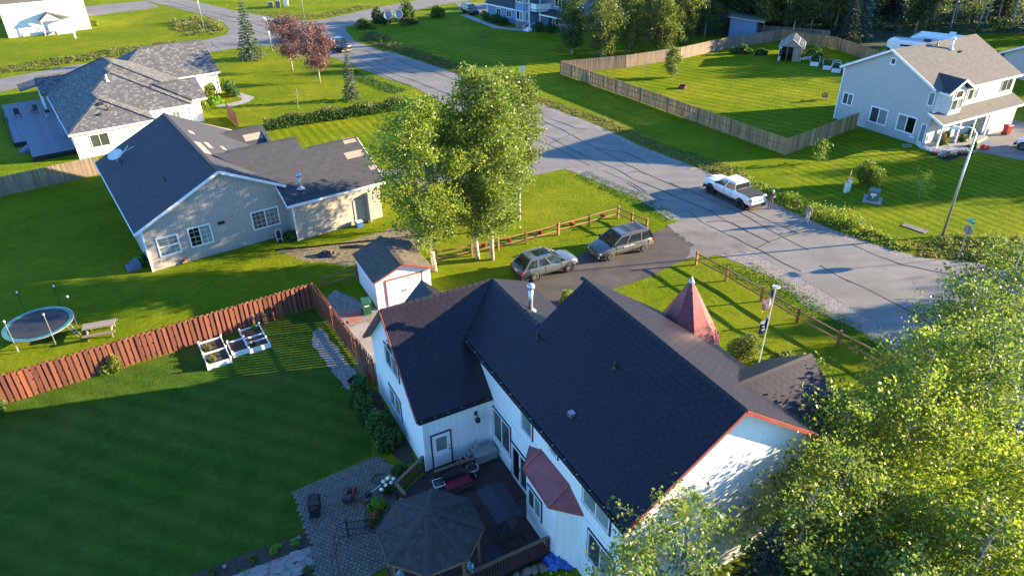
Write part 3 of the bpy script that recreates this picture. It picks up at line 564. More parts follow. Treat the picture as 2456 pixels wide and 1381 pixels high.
def ridge_caps(parent, p, q, n1, n2, matname, part='ridge_cap', L=0.33, wd=0.16, lift=0.03):
    """folded cap pieces along a ridge or hip; n1/n2 = downslope directions of the two faces"""
    p, q = Vector(p), Vector(q); d = (q - p).normalized(); n1, n2 = Vector(n1).normalized(), Vector(n2).normalized(); k = int((q - p).length / L); up = V(0, 0, 1)
    m = MB(); a = V(0, 0, 0); e = d * (L + 0.03)
    vs_ = [n1 * wd + up * (lift + .02), up * (lift + .045), n2 * wd + up * (lift + .02), e + n1 * wd + up * lift, e + up * (lift + .02), e + n2 * wd + up * lift, n1 * wd + up * 0.0, n2 * wd + up * 0.0, up * 0.01]
    m.mesh(vs_, [(0, 1, 4, 3), (1, 2, 5, 4), (0, 6, 8, 1), (1, 8, 7, 2)]); me = m.data(part, matname)
    for i in range(k): inst(part, me, parent, p + d * (i * (q - p).length / k))
def vent_pipe(name, parent, loc, h, r, mt='black_metal', cap=False):
    m = MB(); m.tube([V(*loc), V(*loc) + V(0, 0, h)], r, 10); m.lathe([(r * 2.6, 0), (r * 1.5, 0.10), (r, 0.16)], loc, 10)
    if cap: m.lathe([(r * 1.0, h - 0.02), (r * 1.8, h + 0.02), (r * 1.8, h + 0.2), (r * 0.9, h + 0.28), (0.0, h + 0.28)], loc, 12)
    return m.build(name, mt, parent, True)
def corner_boards(m, pts, w=0.1, mm=0):
    for (x, y, z0, z1) in pts: m.box((x, y, z0), (w, w, z1 - z0), 0, mm)
mat('metal_shingle', (0.022, 0.018, 0.026), (0.018, 0.015, 0.022), 0.37, 0.6, spec=0.26); mat('metal_shingle_b', (0.024, 0.0195, 0.028), (0.020, 0.0165, 0.024), 0.36, 0.6, spec=0.26)
mat('metal_red', (0.30, 0.075, 0.075), (0.22, 0.055, 0.056), 0.45, 2.5, spec=0.4); mat('metal_red_b', (0.35, 0.095, 0.092), (0.27, 0.07, 0.07), 0.42, 2.5, spec=0.4)
mat('soffit', (0.6, 0.6, 0.58), None, 0.7)
# ---------------------------------------------------------------- white main house
MH = thing('white_house', 'large white house with steep dark metal shingle roof in the foreground', 'house', (-4.872, 26.359, 0), -62.5)
def wz(x): return 7.7 - 0.987 * abs(x + 2.65)          # steep wing roof
def pz(y): return 6.0 + 0.7 * (y - 3.33)               # long rear slope
def fz(y): return 9.4 - 0.7 * (y - 8.2)
w = MB()
w.face([(-6.3, .1, 0), (1.05, .1, 0), (1.05, .1, wz(1.05) - .1), (-2.65, .1, 7.58), (-6.3, .1, wz(-6.3) - .1)])
w.face([(1.05, .1, 0), (1.05, 3.65, 0), (1.05, 3.65, 3.95), (1.05, .1, 3.95)])
w.face([(-1.5, 3.65, 0), (12, 3.65, 0), (12, 3.65, 6.1), (-1.5, 3.65, 6.1)])
w.face([(12, 3.65, 0), (12, 14.8, 0), (12, 14.8, fz(14.8) - .12), (12, 8.2, 9.28), (12, 3.65, 6.1)])
w.face([(12, 14.8, 0), (2.3, 14.8, 0), (2.3, 14.8, 4.66), (12, 14.8, 4.66)])
w.face([(2.3, 14.8, 0), (2.3, 5.0, 0), (2.3, 5.0, 7.05), (2.3, 8.2, 9.28), (2.3, 14.8, fz(14.8) - .12)])
w.face([(-6.3, 8.9, 0), (-6.3, .1, 0), (-6.3, .1, 3.98), (-6.3, 8.9, 3.98)])
w.face([(2.3, 8.9, 0), (-6.3, 8.9, 0), (-6.3, 8.9, 3.9), (-5.0, 8.9, 5.3), (2.3, 8.9, 5.35)])
w.face([(-6.9, 1.5, 0), (-6.2, 1.5, 0), (-6.2, 1.5, 4.0), (-6.9, 1.5, 4.0)]); w.face([(-6.9, 5.5, 0), (-6.9, 1.5, 0), (-6.9, 1.5, 3.9), (-6.9, 3.5, 5.85), (-6.9, 5.5, 3.9)]); w.face([(-6.2, 5.5, 0), (-6.9, 5.5, 0), (-6.9, 5.5, 3.9), (-6.2, 5.5, 3.9)])
w.face([(11.3, 14.8, 4.2), (11.3, 16.0, 4.2), (11.3, 16.0, 5.9), (11.3, 14.8, 5.9)]) if False else None
w.face([(7.7, 14.9, 0), (7.7, 14.0, 0), (7.7, 14.0, 5.9), (7.7, 14.9, 5.9)]); w.face([(11.3, 14.9, 0), (7.7, 14.9, 0), (7.7, 14.9, 5.9), (9.5, 14.9, 7.35), (11.3, 14.9, 5.9)]); w.face([(11.3, 14.0, 0), (11.3, 14.9, 0), (11.3, 14.9, 5.9), (11.3, 14.0, 5.9)])
w.face([(5.35, 3.65, 0), (5.95, 2.95, 0), (5.95, 2.95, 3.6), (5.35, 3.65, 3.6)]); w.face([(5.95, 2.95, 0), (8.5, 2.95, 0), (8.5, 2.95, 3.6), (5.95, 2.95, 3.6)]); w.face([(8.5, 2.95, 0), (9.1, 3.65, 0), (9.1, 3.65, 3.6), (8.5, 2.95, 3.6)])
w.build('wall', 'wall_white', MH)
rf = MB(); planeP = [(2.15, 3.33, 6.0), (12.42, 3.33, 6.0), (12.42, 8.2, 9.4), (2.15, 8.2, 9.4)]
planeP2 = [(-0.93, 3.33, 6.0), (2.15, 3.33, 6.0), (2.15, 5.76, pz(5.76)), (-2.65, 5.76, pz(5.76))]
planeF = [(12.42, 15.1, fz(15.1)), (1.85, 15.1, fz(15.1)), (1.85, 8.2, 9.4), (12.42, 8.2, 9.4)]
wingB = [(1.3, -.22, 3.8), (1.3, 3.63, 3.8), (-0.97, 3.63, wz(-.97)), (-2.65, 5.76, 7.7), (-2.65, -.22, 7.7)]
secF = [(2.3, 9.1, 5.36), (-5.02, 9.1, 5.36), (-2.65, 5.76, 7.7), (2.3, 5.76, 7.7)]
wingF = [(-6.6, 9.1, 3.8), (-6.6, -.22, 3.8), (-2.65, -.22, 7.7), (-2.65, 5.76, 7.7), (-5.02, 9.1, 5.36)]
northL = [(-7.06, 1.3, 3.85), (-4.37, 3.5, 6.02), (-7.06, 3.5, 6.02)]; northL = [(-7.06, 1.3, 3.85), (-6.5, 1.3, 3.85), (-4.3, 3.5, 6.02), (-7.06, 3.5, 6.02)]
northR = [(-6.5, 5.7, 3.85), (-7.06, 5.7, 3.85), (-7.06, 3.5, 6.02), (-4.3, 3.5, 6.02)]
dz = lambda x: 7.45 - 0.8 * abs(x - 9.5)
dormR = [(11.7, 12.0, dz(11.7)), (11.7, 15.15, dz(11.7)), (9.5, 15.15, 7.45), (9.5, 10.5, 7.45)]; dormL = [(7.3, 15.15, dz(7.3)), (7.3, 12.0, dz(7.3)), (9.5, 10.5, 7.45), (9.5, 15.15, 7.45)]
for pl in (planeP, planeP2, planeF, secF, wingF, northL, northR, dormR, dormL): rf.slab(pl, 0.14)
rf.slab(wingB, 0.14)
roof = rf.build('roof', 'metal_shingle', MH)
tile_planes(roof, [planeP, planeP2, [(1.3, -.22, 3.8), (1.3, 3.63, 3.8), (-0.97, 3.63, wz(-.97)), (-2.65, 5.76, 7.7), (-2.65, -.22, 7.7)], secF, planeF, northL, northR, dormR, dormL], 0.36, 0.27, 'metal_shingle', 'metal_shingle', 300, origin=(-4.872, 26.359, 0), rz=-62.5, mats2=['metal_shingle', 'metal_shingle', 'metal_shingle_b'], t1=0.038, t0=0.010, gap=0.006)
ridge_caps(roof, (12.4, 8.2, 9.4), (1.85, 8.2, 9.4), (0, -.82, -.57), (0, .82, -.57), 'metal_shingle_b'); ridge_caps(roof, (-2.65, -.22, 7.7), (-2.65, 5.7, 7.7), (.71, 0, -.70), (-.71, 0, -.70), 'metal_shingle_b')
ridge_caps(roof, (-7.06, 3.5, 6.02), (-4.4, 3.5, 6.02), (0, -.71, -.70), (0, .71, -.70), 'metal_shingle_b'); ridge_caps(roof, (9.5, 15.1, 7.45), (9.5, 10.9, 7.45), (.78, 0, -.62), (-.78, 0, -.62), 'metal_shingle_b'); ridge_caps(roof, (2.1, 5.76, 7.7), (-2.6, 5.76, 7.7), (0, -.82, -.57), (0, .82, -.57), 'metal_shingle')
t = MB()
for a, b in [((1.36, -.27, 3.7), (-2.65, -.27, 7.62)), ((-2.65, -.27, 7.62), (-6.66, -.27, 3.7)), ((12.46, 3.3, 5.9), (12.46, 8.2, 9.3)), ((12.46, 8.2, 9.3), (12.46, 15.1, 4.5)), ((2.1, 8.2, 9.32), (1.8, 15.1, 4.5))]: MB().bar(a, b, 0.05, 0.15).build('rake_trim', 'red_trim', MH)
gt = MB(); gt.bar((-0.9, 3.25, 5.9), (12.42, 3.25, 5.9), 0.12, 0.13); gt.bar((1.38, -.22, 3.7), (1.38, 3.6, 3.7), 0.12, 0.13); gut = gt.build('gutter', 'black_metal', MH)
cm = MB().box((0, 0, 0), (0.045, 0.09, 0.02)).data('gutter_clip', 'metal_grey')
for i in range(15): inst('gutter_clip', cm, gut, (-0.5 + i * 0.9, 3.25, 5.97))
for i in range(6): inst('gutter_clip', cm, gut, (1.38, -.05 + i * 0.68, 3.77))
t = MB(); corner_boards(t, [(1.05, .1, 0, 3.8), (12.0, 3.65, 0, 6.0), (1.08, 3.62, 0.3, 3.7)], 0.11); t.bar((1.07, .1, 3.75), (1.07, 3.6, 3.75), 0.04, 0.18); t.bar((0, 3.63, 5.85), (12, 3.63, 5.85), 0.04, 0.2)
t.bar((1.2, 3.635, 3.05 + .5), (12, 3.635, 3.05 + .5), 0.012, 0.03); t.build('corner_trim', 'white_trim', MH)
mat('casing_plum', (0.085, 0.03, 0.055), (0.065, 0.022, 0.042), 0.5)
X, Yv = (1, 0, 0), (0, 1, 0); nY = (0, -1, 0); nX = (1, 0, 0)
CG = ('glass', 'glass_curtain_sky')
window(MH, (1.42, 3.65, 1.38), X, nY, 1.75, 1.82, 2, 1, casing='casing_plum', glass='glass')
window(MH, (4.3, 3.65, 4.15), X, nY, 0.98, 1.22, 1, 1, casing='casing_plum', cw=0.05, glass='glass_curtain_sky')
window(MH, (6.75, 3.65, 4.85), X, nY, 0.65, 0.5, 1, 1, casing='casing_plum', cw=0.04, glass='glass_curtain_sky')
window(MH, (9.35, 3.65, 4.28), X, nY, 1.8, 1.05, 2, 1, casing='casing_plum', glass='glass_curtain_sky')
window(MH, (9.85, 3.65, 1.6), X, nY, 1.75, 1.6, 2, 1, casing='casing_plum', glass=CG)
window(MH, (6.15, 2.95, 1.45), X, nY, 1.15, 1.15, 2, 1, casing='casing_plum', glass=CG)
window(MH, (-3.95, .1, 0.95), X, nY, 1.7, 1.3, 2, 1, casing='casing_plum', glass='glass_curtain_sky')
window(MH, (-3.85, .1, 3.75), X, nY, 1.95, 1.25, 2, 1, casing='casing_plum', glass=CG)
m = MB()   # half-round light over the upper wing window
k = 12; c0 = V(-2.875, .1, 5.08)
for i in range(k):
    a0, a1 = math.pi * i / k, math.pi * (i + 1) / k
    for r0, r1, d, mm in ((0.0, .42, .02, 1), (.42, .5, .06, 0), (.5, .56, .045, 2)):
        q = [c0 + V(-r_ * math.cos(a_), 0, r_ * math.sin(a_)) + V(0, -d, 0) for r_, a_ in ((r0, a0), (r1, a0), (r1, a1), (r0, a1))]
        m.face(q[::-1] if False else q, mm)
m.build('arched_window', ['vinyl_white', 'glass', 'red_trim'], MH)
# sliding patio door
m = MB(); b0 = V(3.32, 3.65, .36)
for (a, c_, w_, h_) in ((0, 0, 1.62, .1), (0, 2.0, 1.62, .12), (0, .1, .1, 1.9), (.76, .1, .1, 1.9), (1.52, .1, .1, 1.9)): m.frame(b0 + V(a, 0, c_), V(w_, 0, 0), V(0, 0, h_), V(0, -.06, 0), 0)
for (a, c_, w_, h_) in ((-.07, 0, .07, 2.12), (1.62, 0, .07, 2.12), (-.07, 2.12, 1.76, .07)): m.frame(b0 + V(a, 0, c_), V(w_, 0, 0), V(0, 0, h_), V(0, -.05, 0), 1)
sd = m.build('sliding_door', ['vinyl_white', 'casing_plum'], MH)
for a in (.1, .86): MB().frame(b0 + V(a + .004, -.002, .104), V(.652, 0, 0), V(0, 0, 1.89), V(0, -.014, 0)).build('pane', 'glass_black' if a < .5 else 'glass', sd)
MB().frame(b0 + V(.78, -.06, .9), V(.05, 0, 0), V(0, 0, .25), V(0, -.04, 0)).build('handle', 'black_metal', sd)
# half-glazed back door
m = MB(); m.frame((1.05, .46, .36), (0, .94, 0), (0, 0, 2.02), (.05, 0, 0), 0)
for (a, c_, w_, h_) in ((.39, .3, .07, 2.15), (1.40, .3, .07, 2.15), (.46, 2.38, .94, .07)): m.frame((1.05, a, c_), (0, w_, 0), (0, 0, h_), (.06, 0, 0), 1)
for yy in (.6, .98): m.frame((1.1, yy, .55), (0, .28, 0), (0, 0, .55), (.012, 0, 0), 0)
dr = m.build('door', ['vinyl_white', 'casing_plum'], MH); MB().frame((1.1, .66, 1.35), (0, .54, 0), (0, 0, .82), (.014, 0, 0)).build('pane', 'glass_curtain_sky', dr)
m = MB(); m.lathe([(0, .10), (.035, .09), (.04, .05), (.02, 0)], (1.1, 1.31, 1.32), 8, 0, 'x'); m.lathe([(0, .05), (.03, .04), (.03, 0)], (1.1, 1.31, 1.52), 8, 0, 'x'); m.build('handle', 'black_metal', dr)
# wall lamp, deck light
m = MB(); m.frame((1.05, 2.76, 2.75), (0, .14, 0), (0, 0, .22), (.05, 0, 0)); m.tube([(1.1, 2.83, 2.85), (1.25, 2.83, 2.9), (1.28, 2.83, 2.75)], .02, 6); m.lathe([(.03, 2.75), (.12, 2.66), (.13, 2.5), (.05, 2.4), (0, 2.4)], (1.28, 2.83, 0), 10); m.build('wall_lamp', 'black_metal', MH)
# red bay roof over the kitchen bay
m = MB(); e = [(5.0, 3.65, 3.62), (6.08, 2.74, 3.62), (8.4, 2.62, 3.62), (9.42, 3.65, 3.62)]; tp = [(6.05, 3.65, 4.25), (8.3, 3.65, 4.25)]
for pl in ([e[0], e[1], tp[0]], [e[1], e[2], tp[1], tp[0]], [e[2], e[3], tp[1]]): m.slab(pl, 0.1)
br = m.build('bay_roof', 'metal_red', MH)
hips = MB(); hips.bar(V(*e[1]) + V(0, 0, .02), V(*tp[0]) + V(0, 0, .02), .09, .03); hips.bar(V(*e[2]) + V(0, 0, .02), V(*tp[1]) + V(0, 0, .02), .09, .03); hips.bar((6.0, 3.62, 4.27), (8.35, 3.62, 4.27), .1, .03)
for i in range(3): hips.bar(V(*e[i]) + V(0, 0, -.05), V(*e[i + 1]) + V(0, 0, -.05), .04, .14)
hips.build('hip_flashing', 'metal_red_b', br)
# turret with red cone roof
c0 = V(2.7, 14.15, 0); oc = [c0 + V(1.92 * math.cos(R(22.5 + 45 * i)), 1.92 * math.sin(R(22.5 + 45 * i)), 4.45) for i in range(8)]; ap = c0 + V(0, 0, 8.0)
m = MB(); wr = [c0 + V(1.6 * math.cos(R(22.5 + 45 * i)), 1.6 * math.sin(R(22.5 + 45 * i)), 0) for i in range(8)]
for i in range(8): m.face([wr[i], wr[(i + 1) % 8], wr[(i + 1) % 8] + V(0, 0, 4.7), wr[i] + V(0, 0, 4.7)])
tw = m.build('turret', 'wall_white', MH); m = MB()
for i in range(8): m.slab([oc[i], oc[(i + 1) % 8], ap], .1)
tr = m.build('turret_roof', 'metal_red', MH); tile_planes(tr, [[oc[i], oc[(i + 1) % 8], ap] for i in range(8)], .42, .36, 'metal_red', 'metal_shingle', 160, origin=(-4.872, 26.359, 0), rz=-62.5, mats2=['metal_red', 'metal_red', 'metal_red_b'], t1=.034)
for i in range(8):
    d = (V(*oc[i]) - ap).normalized(); sd_ = d.cross(V(0, 0, 1)).normalized(); ridge_caps(tr, oc[i], ap - V(0, 0, .15), (sd_ + V(0, 0, -.35)), (-sd_ + V(0, 0, -.35)), 'metal_red_b', 'hip_cap', .34, .11, .045)
MB().lathe([(.16, 7.86), (.03, 8.18), (0, 8.2)], (2.7, 14.15, 0), 8).build('finial', 'galvanised', tr)
# flues and vents
vent_pipe('flue', MH, (0.15, 6.42, 7.15), 1.25, 0.11, 'galvanised', True)
for (x, y) in ((2.7, 5.36), (7.04, 6.49)): vent_pipe('vent_pipe', MH, (x, y, pz(y)), 0.42, 0.055)
MB().box((7.2, 4.35, pz(4.35) + .02), (.26, .24, .2)).build('roof_vent', 'metal_grey', MH)
MB().box((1.35, 6.8, 6.9), (.9, .5, .12)).build('flashing', 'galvanised', MH)
# ---------------------------------------------------------------- tan neighbour house
GH = thing('tan_house', 'single storey grey-tan house with dark asphalt roof and patched shingles', 'house', (-26.747, 46.475, 0), 34.5)
gz = lambda x: 6.6 - 0.49 * abs(x - 6.1); qz = lambda y: 3.3 + 0.49 * (y + 2.0)
w = MB()
w.face([(0, 0, 0), (10.63, 0, 0), (10.63, 0, gz(10.63) - .1), (6.1, 0, 6.5), (0, 0, gz(0) - .1)]); w.face([(0, 17, 0), (0, 0, 0), (0, 0, 3.5), (0, 17, 3.5)])
w.face([(10.63, 0, 0), (10.63, -1.6, 0), (10.63, -1.6, qz(-1.6) - .05), (10.63, 0, qz(0) - .05)][::-1]); w.face([(10.63, -1.6, 0), (18.1, -1.6, 0), (18.1, -1.6, 3.42), (10.63, -1.6, 3.42)])
w.face([(18.1, -1.6, 0), (18.1, 7.2, 0), (18.1, 7.2, 3.5), (18.1, 2.9, 5.6), (18.1, -1.6, 3.42)]); w.face([(18.1, 7.2, 0), (13.3, 7.2, 0), (13.3, 7.2, 3.5), (18.1, 7.2, 3.5)])
w.face([(13.4, 7.2, 0), (13.4, 16.5, 0), (13.4, 16.5, 3.4), (13.4, 14.1, 4.65), (13.4, 9, 3.4)]); w.face([(13.4, 17, 0), (0, 17, 0), (0, 17, 3.5), (6.1, 17, 6.5), (13.4, 17, 3.2)])
w.build('wall', 'wall_tan', GH)
rf = MB()
for pl in ([(-.48, -.3, gz(-.48)), (6.1, -.3, 6.6), (6.1, 17.3, 6.6), (-.48, 17.3, gz(-.48))][::1],):
    rf.slab([pl[0], pl[1], pl[2], pl[3]], .16)
rf.slab([(6.1, -.3, 6.6), (10.8, -.3, gz(10.8)), (13.0, 3.0, gz(13.0)), (13.0, 17.3, gz(13.0)), (6.1, 17.3, 6.6)], .16)
rf.slab([(10.15, -2.05, qz(-2.05)), (18.45, -2.05, qz(-2.05)), (18.45, 2.9, qz(2.9)), (13.65, 2.9, qz(2.9)), (13.65, 4.2, qz(4.2)), (6.9, 4.2, qz(4.2)), (10.15, 0.2, qz(.2))], .14)
rf.slab([(18.45, 2.9, qz(2.9)), (18.45, 7.6, 3.4), (13.65, 7.6, 3.4), (13.65, 2.9, qz(2.9))], .14); rf.slab([(13.65, 4.2, qz(4.2)), (13.65, 9.6, 3.7), (9, 9.6, 3.7), (6.9, 4.2, qz(4.2))], .14)
rf.slab([(12.4, 11.4, 3.45), (13.8, 11.4, 3.45), (13.8, 14.1, 4.78), (9.7, 14.1, 4.78)], .12); rf.slab([(13.8, 14.1, 4.78), (13.8, 16.8, 3.45), (12.4, 16.8, 3.45), (9.7, 14.1, 4.78)], .12)
roofg = rf.build('roof', 'shingle_dark', GH)
m = MB()
def patch(P0, du, dv, a, b, w_, h_):
    P0, du, dv = Vector(P0), Vector(du).normalized(), Vector(dv).normalized(); n = du.cross(dv).normalized(); o = P0 + du * a + dv * b + n * .006; m.frame(o, du * w_, dv * h_, n * .012)
sl = (0, 1, .49)
for (x, y, w_, h_) in ((16.6, .9, 1.6, .75), (17.15, 2.45, 1.1, .62), (17.9, -.65, .5, .5)): patch((x, y, qz(y)), (1, 0, 0), sl, 0, 0, w_, h_)
for (y, s0, l, h_) in ((4.7, .35, 3.4, .55), (7.0, 1.3, 1.7, .4), (7.6, 2.6, 1.0, .35), (11, .8, 1.0, .4)): patch((6.1, y, 6.6), (0, -1, 0), (1, 0, -.49), -l, s0, l, h_)
patch((11.6, 12.6, 4.04), (1, 0, 0), sl, 0, 0, 1.7, .85)
for f_ in m.build('bare_patch', 'roof_felt', roofg).data.polygons: pass
cap = MB(); cap.bar((8.0, 4.2, qz(4.2) + .03), (13.65, 4.2, qz(4.2) + .03), .28, .05); cap.bar((14.2, 2.9, qz(2.9) + .03), (18.45, 2.9, qz(2.9) + .03), .28, .05); cap.bar((6.1, -.3, 6.62), (6.1, 17.3, 6.62), .26, .05); cap.bar((10.4, 14.1, 4.8), (13.8, 14.1, 4.8), .26, .05); cap.build('ridge_cap', 'shingle_dark', roofg)
t = MB()
for a, b in [((-.5, -.36, gz(-.5) - .08), (6.1, -.36, 6.52)), ((6.1, -.36, 6.52), (10.8, -.36, gz(10.8) - .08)), ((10.1, -2.08, 3.2), (18.5, -2.08, 3.2)), ((10.1, -2.08, 3.2), (10.1, 0.1, 4.25)), ((-.53, -.3, 3.28), (-.53, 17.3, 3.28)), ((18.5, -2.08, 3.2), (18.5, 2.9, 5.6))]: t.bar(a, b, .05, .2)
corner_boards(t, [(0, 0, 0, 3.4), (10.63, -1.6, 0, 3.3), (0, 1.2, .5, 3.2), (0, 2.4, .5, 3.2)], .12); t.build('trim', 'white_trim', GH)
G2 = (6, 4)
window(GH, (.75, 0, .95), X, nY, 1.55, 1.55, 1, 2, glass='glass_curtain_sky', grid=(4, 4), fw=.1); window(GH, (3.0, 0, 1.05), X, nY, 1.7, 1.6, 2, 1, glass=('glass_black', 'glass_curtain_sky'), grid=(4, 4), fw=.09); window(GH, (7.75, 0, 1.1), X, nY, 2.2, 1.55, 2, 1, glass=('glass', 'glass_curtain_sky'), grid=(6, 4), fw=.09)
for yy in (.25, 1.35): window(GH, (0, yy + 1.0, 1.0), (0, -1, 0), (-1, 0, 0), .95, 1.6, 1, 2, glass='glass')
MB().lathe([(.34, 0), (.34, .05), (.26, .05), (.26, .02), (0, .02)], (6.15, 0, 5.3), 20, 0, 'y').build('gable_vent', 'wall_tan', GH).scale = (1, -1, 1)
MB().box((5.5, -.06, 2.35), (.5, .12, .2)).build('wall_vent', 'black_plastic', GH)
m = MB(); m.frame((15.6, -1.6, .05), (1.0, 0, 0), (0, 0, 2.1), (0, -.05, 0)); m.build('door', 'wall_tan', GH); MB().frame((16.75, -1.62, .05), (.12, 0, 0), (0, 0, 2.5), (0, -.5, 0)).build('wing_wall', 'wall_tan', GH)
vent_pipe('flue', GH, (11.8, -.75, qz(-.75)), 1.0, .13, 'galvanised', True)
for (x, y) in ((3.0, 4.2), (1.2, 13.0)): vent_pipe('vent_pipe', GH, (x, y, gz(x)), .4, .05)
m = MB(); m.lathe([(0, .0), (.25, .03), (.5, .12), (.52, .12), (.5, .16), (.25, .07), (0, .04)], (0, 0, 0), 20); d_ = m.build('satellite_dish', 'white_plastic', GH, True, (1.0, 14.2, gz(1.0) + .55)); d_.rotation_euler = (R(48), R(-18), R(20)); d_.scale = (1.3, .8, 1)
m = MB(); m.tube([(1.0, 14.2, gz(1.0)), (1.0, 14.2, gz(1.0) + .5)], .04, 6); m.tube([(1.0, 14.2, gz(1.0) + .45), (1.6, 13.9, gz(1.0) + .7), (2.2, 14.6, gz(1) + 1.0)], .03, 6); m.tube([(1.4, 14.1, gz(1.0) + .6), (2.6, 14.3, gz(1) + .95)], .02, 6); m.build('dish_arm', 'white_plastic', GH)
m = MB()
for i in range(3): m.box((-.75 - i * .32, 1.5, 0), (.34, 1.1, .54 - i * .18))
m.build('steps', 'deck_grey', GH)
# ---------------------------------------------------------------- hip-roofed neighbour house
HH = thing('hip_roof_house', 'white house with mottled grey hip roof beside the side street', 'house', (-43.93, 70.46, 0), 35)
w = MB()
def wl(m, pts, z0, z1):
    for a, b in zip(pts, pts[1:]): m.face([(*a, z0), (*b, z0), (*b, z1), (*a, z1)])
wl(w, [(-.4, 22.8), (-.4, .3), (7.2, .3), (7.2, 3.8), (11.9, 3.8), (11.9, 5.4), (13.4, 5.4), (13.4, 16.6), (18.6, 16.6), (18.6, 27.2), (-.4, 27.2), (-.4, 22.8)], 0, 2.85)
w.face([(18.6, 16.6, 2.85), (18.6, 27.2, 2.85), (18.6, 21.95, 5.7)]); w.face([(13.75, 5.4, 2.85), (13.75, 11, 2.85), (13.75, 8.2, 4.3)])
w.build('wall', 'wall_plain_white', HH)
BL, A, B, Cc, D, E_, F_, NW = (-.75, -.1, 2.75), (3.2, 4.0, 4.85), (3.1, 7.2, 4.78), (5.6, 9.8, 6.08), (5.55, 11.8, 6.05), (6.4, 12.8, 6.47), (6.1, 16.4, 6.45), (-.75, 23.2, 2.75)
rf = MB(); z0 = 2.75
rf.slab([BL, A, B, Cc, D, E_, F_, NW], .12); rf.slab([BL, (7.55, -.1, z0), A], .12)
rf.slab([(7.55, -.1, z0), (7.55, 3.4, z0), (5.6, 7.0, 3.9), B, A], .12)
rf.slab([B, (3.4, 3.45, 2.95), (7.5, 3.4, z0), (12.2, 3.4, z0), Cc], .12); rf.slab([(12.2, 3.4, z0), (12.2, 5.6, z0), (9, 10.5, 4.5), D, Cc], .12)
rf.slab([D, (6.5, 5.3, 2.8), (13.75, 5.1, z0), E_], .12); rf.slab([(13.75, 5.1, z0), (13.75, 24, z0), F_, E_], .12); rf.slab([F_, (13.75, 24, z0), (-.75, 23.2, z0)], .12)
rf.slab([(12.6, 5.0, 2.78), (14.2, 5.0, 2.78), (14.2, 8.2, 4.42), (9.5, 8.2, 4.42)], .1); rf.slab([(14.2, 8.2, 4.42), (14.2, 11.3, 2.78), (12.6, 11.3, 2.78), (9.5, 8.2, 4.42)], .1)
rf.slab([(13.2, 16.2, z0), (19.0, 16.2, z0), (18.9, 22, 5.85), (11.1, 22, 5.85), (7.6, 18.5, 4.1)], .12); rf.slab([(18.9, 22, 5.85), (19.0, 27.8, z0), (5.3, 27.8, z0), (11.1, 22, 5.85)], .12); rf.slab([(11.1, 22, 5.85), (5.3, 27.8, z0), (5.3, 16.4, 3.0)], .12)
rh = rf.build('roof', 'shingle_mixed', HH)
wf = MB(); wf.slab([(-1.3, 18.2, 2.78), (2.0, 21.0, 4.22), (-1.3, 21.0, 4.22)][:3], .1); wf.slab([(-1.3, 18.2, 2.78), (-.5, 18.2, 2.78), (2.9, 21.0, 4.3), (-1.3, 21.0, 4.3)], .1); wf.slab([(2.9, 21.0, 4.3), (-.5, 23.8, 2.78), (-1.3, 23.8, 2.78), (-1.3, 21.0, 4.3)], .1)
wf.build('dormer_roof', 'shingle_mixed', HH)
ew = MB(); ew.slab([(-3.2, 23.2, 2.5), (-1.0, 23.2, 2.9), (-1.0, 27.0, 2.9), (-3.2, 27.0, 2.5)], .1); ew.build('porch_roof', 'shingle_mixed', HH)
cap = MB()
for a, b in ((BL, A), (A, (7.55, -.1, z0)), (A, B), (B, Cc), (Cc, (12.2, 3.4, z0)), (Cc, D), (D, E_), (E_, (13.75, 5.1, z0)), (E_, F_), ((11.1, 22, 5.85), (18.9, 22, 5.85)), ((9.5, 8.2, 4.42), (14.2, 8.2, 4.42)), ((-1.3, 21, 4.3), (2.9, 21, 4.3)), (F_, NW)): cap.bar(V(*a) + V(0, 0, .03), V(*b) + V(0, 0, .03), .3, .05)
cap.build('ridge_cap', 'shingle_mixed', rh)
t = MB()
for a, b in (((-.8, -.15), (7.6, -.15)), ((7.6, 3.35), (12.25, 3.35)), ((13.2, 16.15), (19.05, 16.15)), ((-.8, -.15), (-.8, 17.5)), ((12.6, 4.95), (14.25, 4.95))): t.bar((*a, 2.66), (*b, 2.66), .06, .2)
for c_ in ((-.4, .3), (11.9, 3.8), (18.6, 16.6), (13.4, 5.4)): t.box((*c_, 0), (.14, .14, 2.7))
for yy in (18.4, 20.0, 22.0, 23.5): t.box((-1.25, yy, 0), (.14, .14, 2.75))
t.build('trim', 'white_trim', HH)
window(HH, (1.0, .3, .9), X, nY, 1.75, 1.35, 2, 1, glass='glass', fw=.05); window(HH, (9.9, 3.8, 1.2), X, nY, .8, 1.0, 2, 1, glass='glass_curtain_sky')
for yy in (3.5, 6.0, 10.5): window(HH, (-.4, yy + 1.2, .8), (0, -1, 0), (-1, 0, 0), 1.2, 1.5, 2, 1, glass='glass')
m = MB(); m.frame((-.42, 7.4, .4), (0, 1.3, 0), (0, 0, 2.2), (-.5, 0, 0)); m.build('entry_bump', 'wall_blue', HH)
vent_pipe('flue', HH, (5.0, 8.5, 5.4), .75, .09, 'white_trim'); vent_pipe('vent_pipe', HH, (8.9, 6.6, 4.4), .5, .06); vent_pipe('vent_pipe', HH, (3.6, 2.2, 3.95), .5, .06); MB().box((3.2, 3.1, 4.38), (.5, .4, .22)).build('roof_vent', 'black_plastic', HH); MB().box((2.7, 1.75, 3.68), (.3, .3, .18)).build('roof_vent', 'black_plastic', HH)
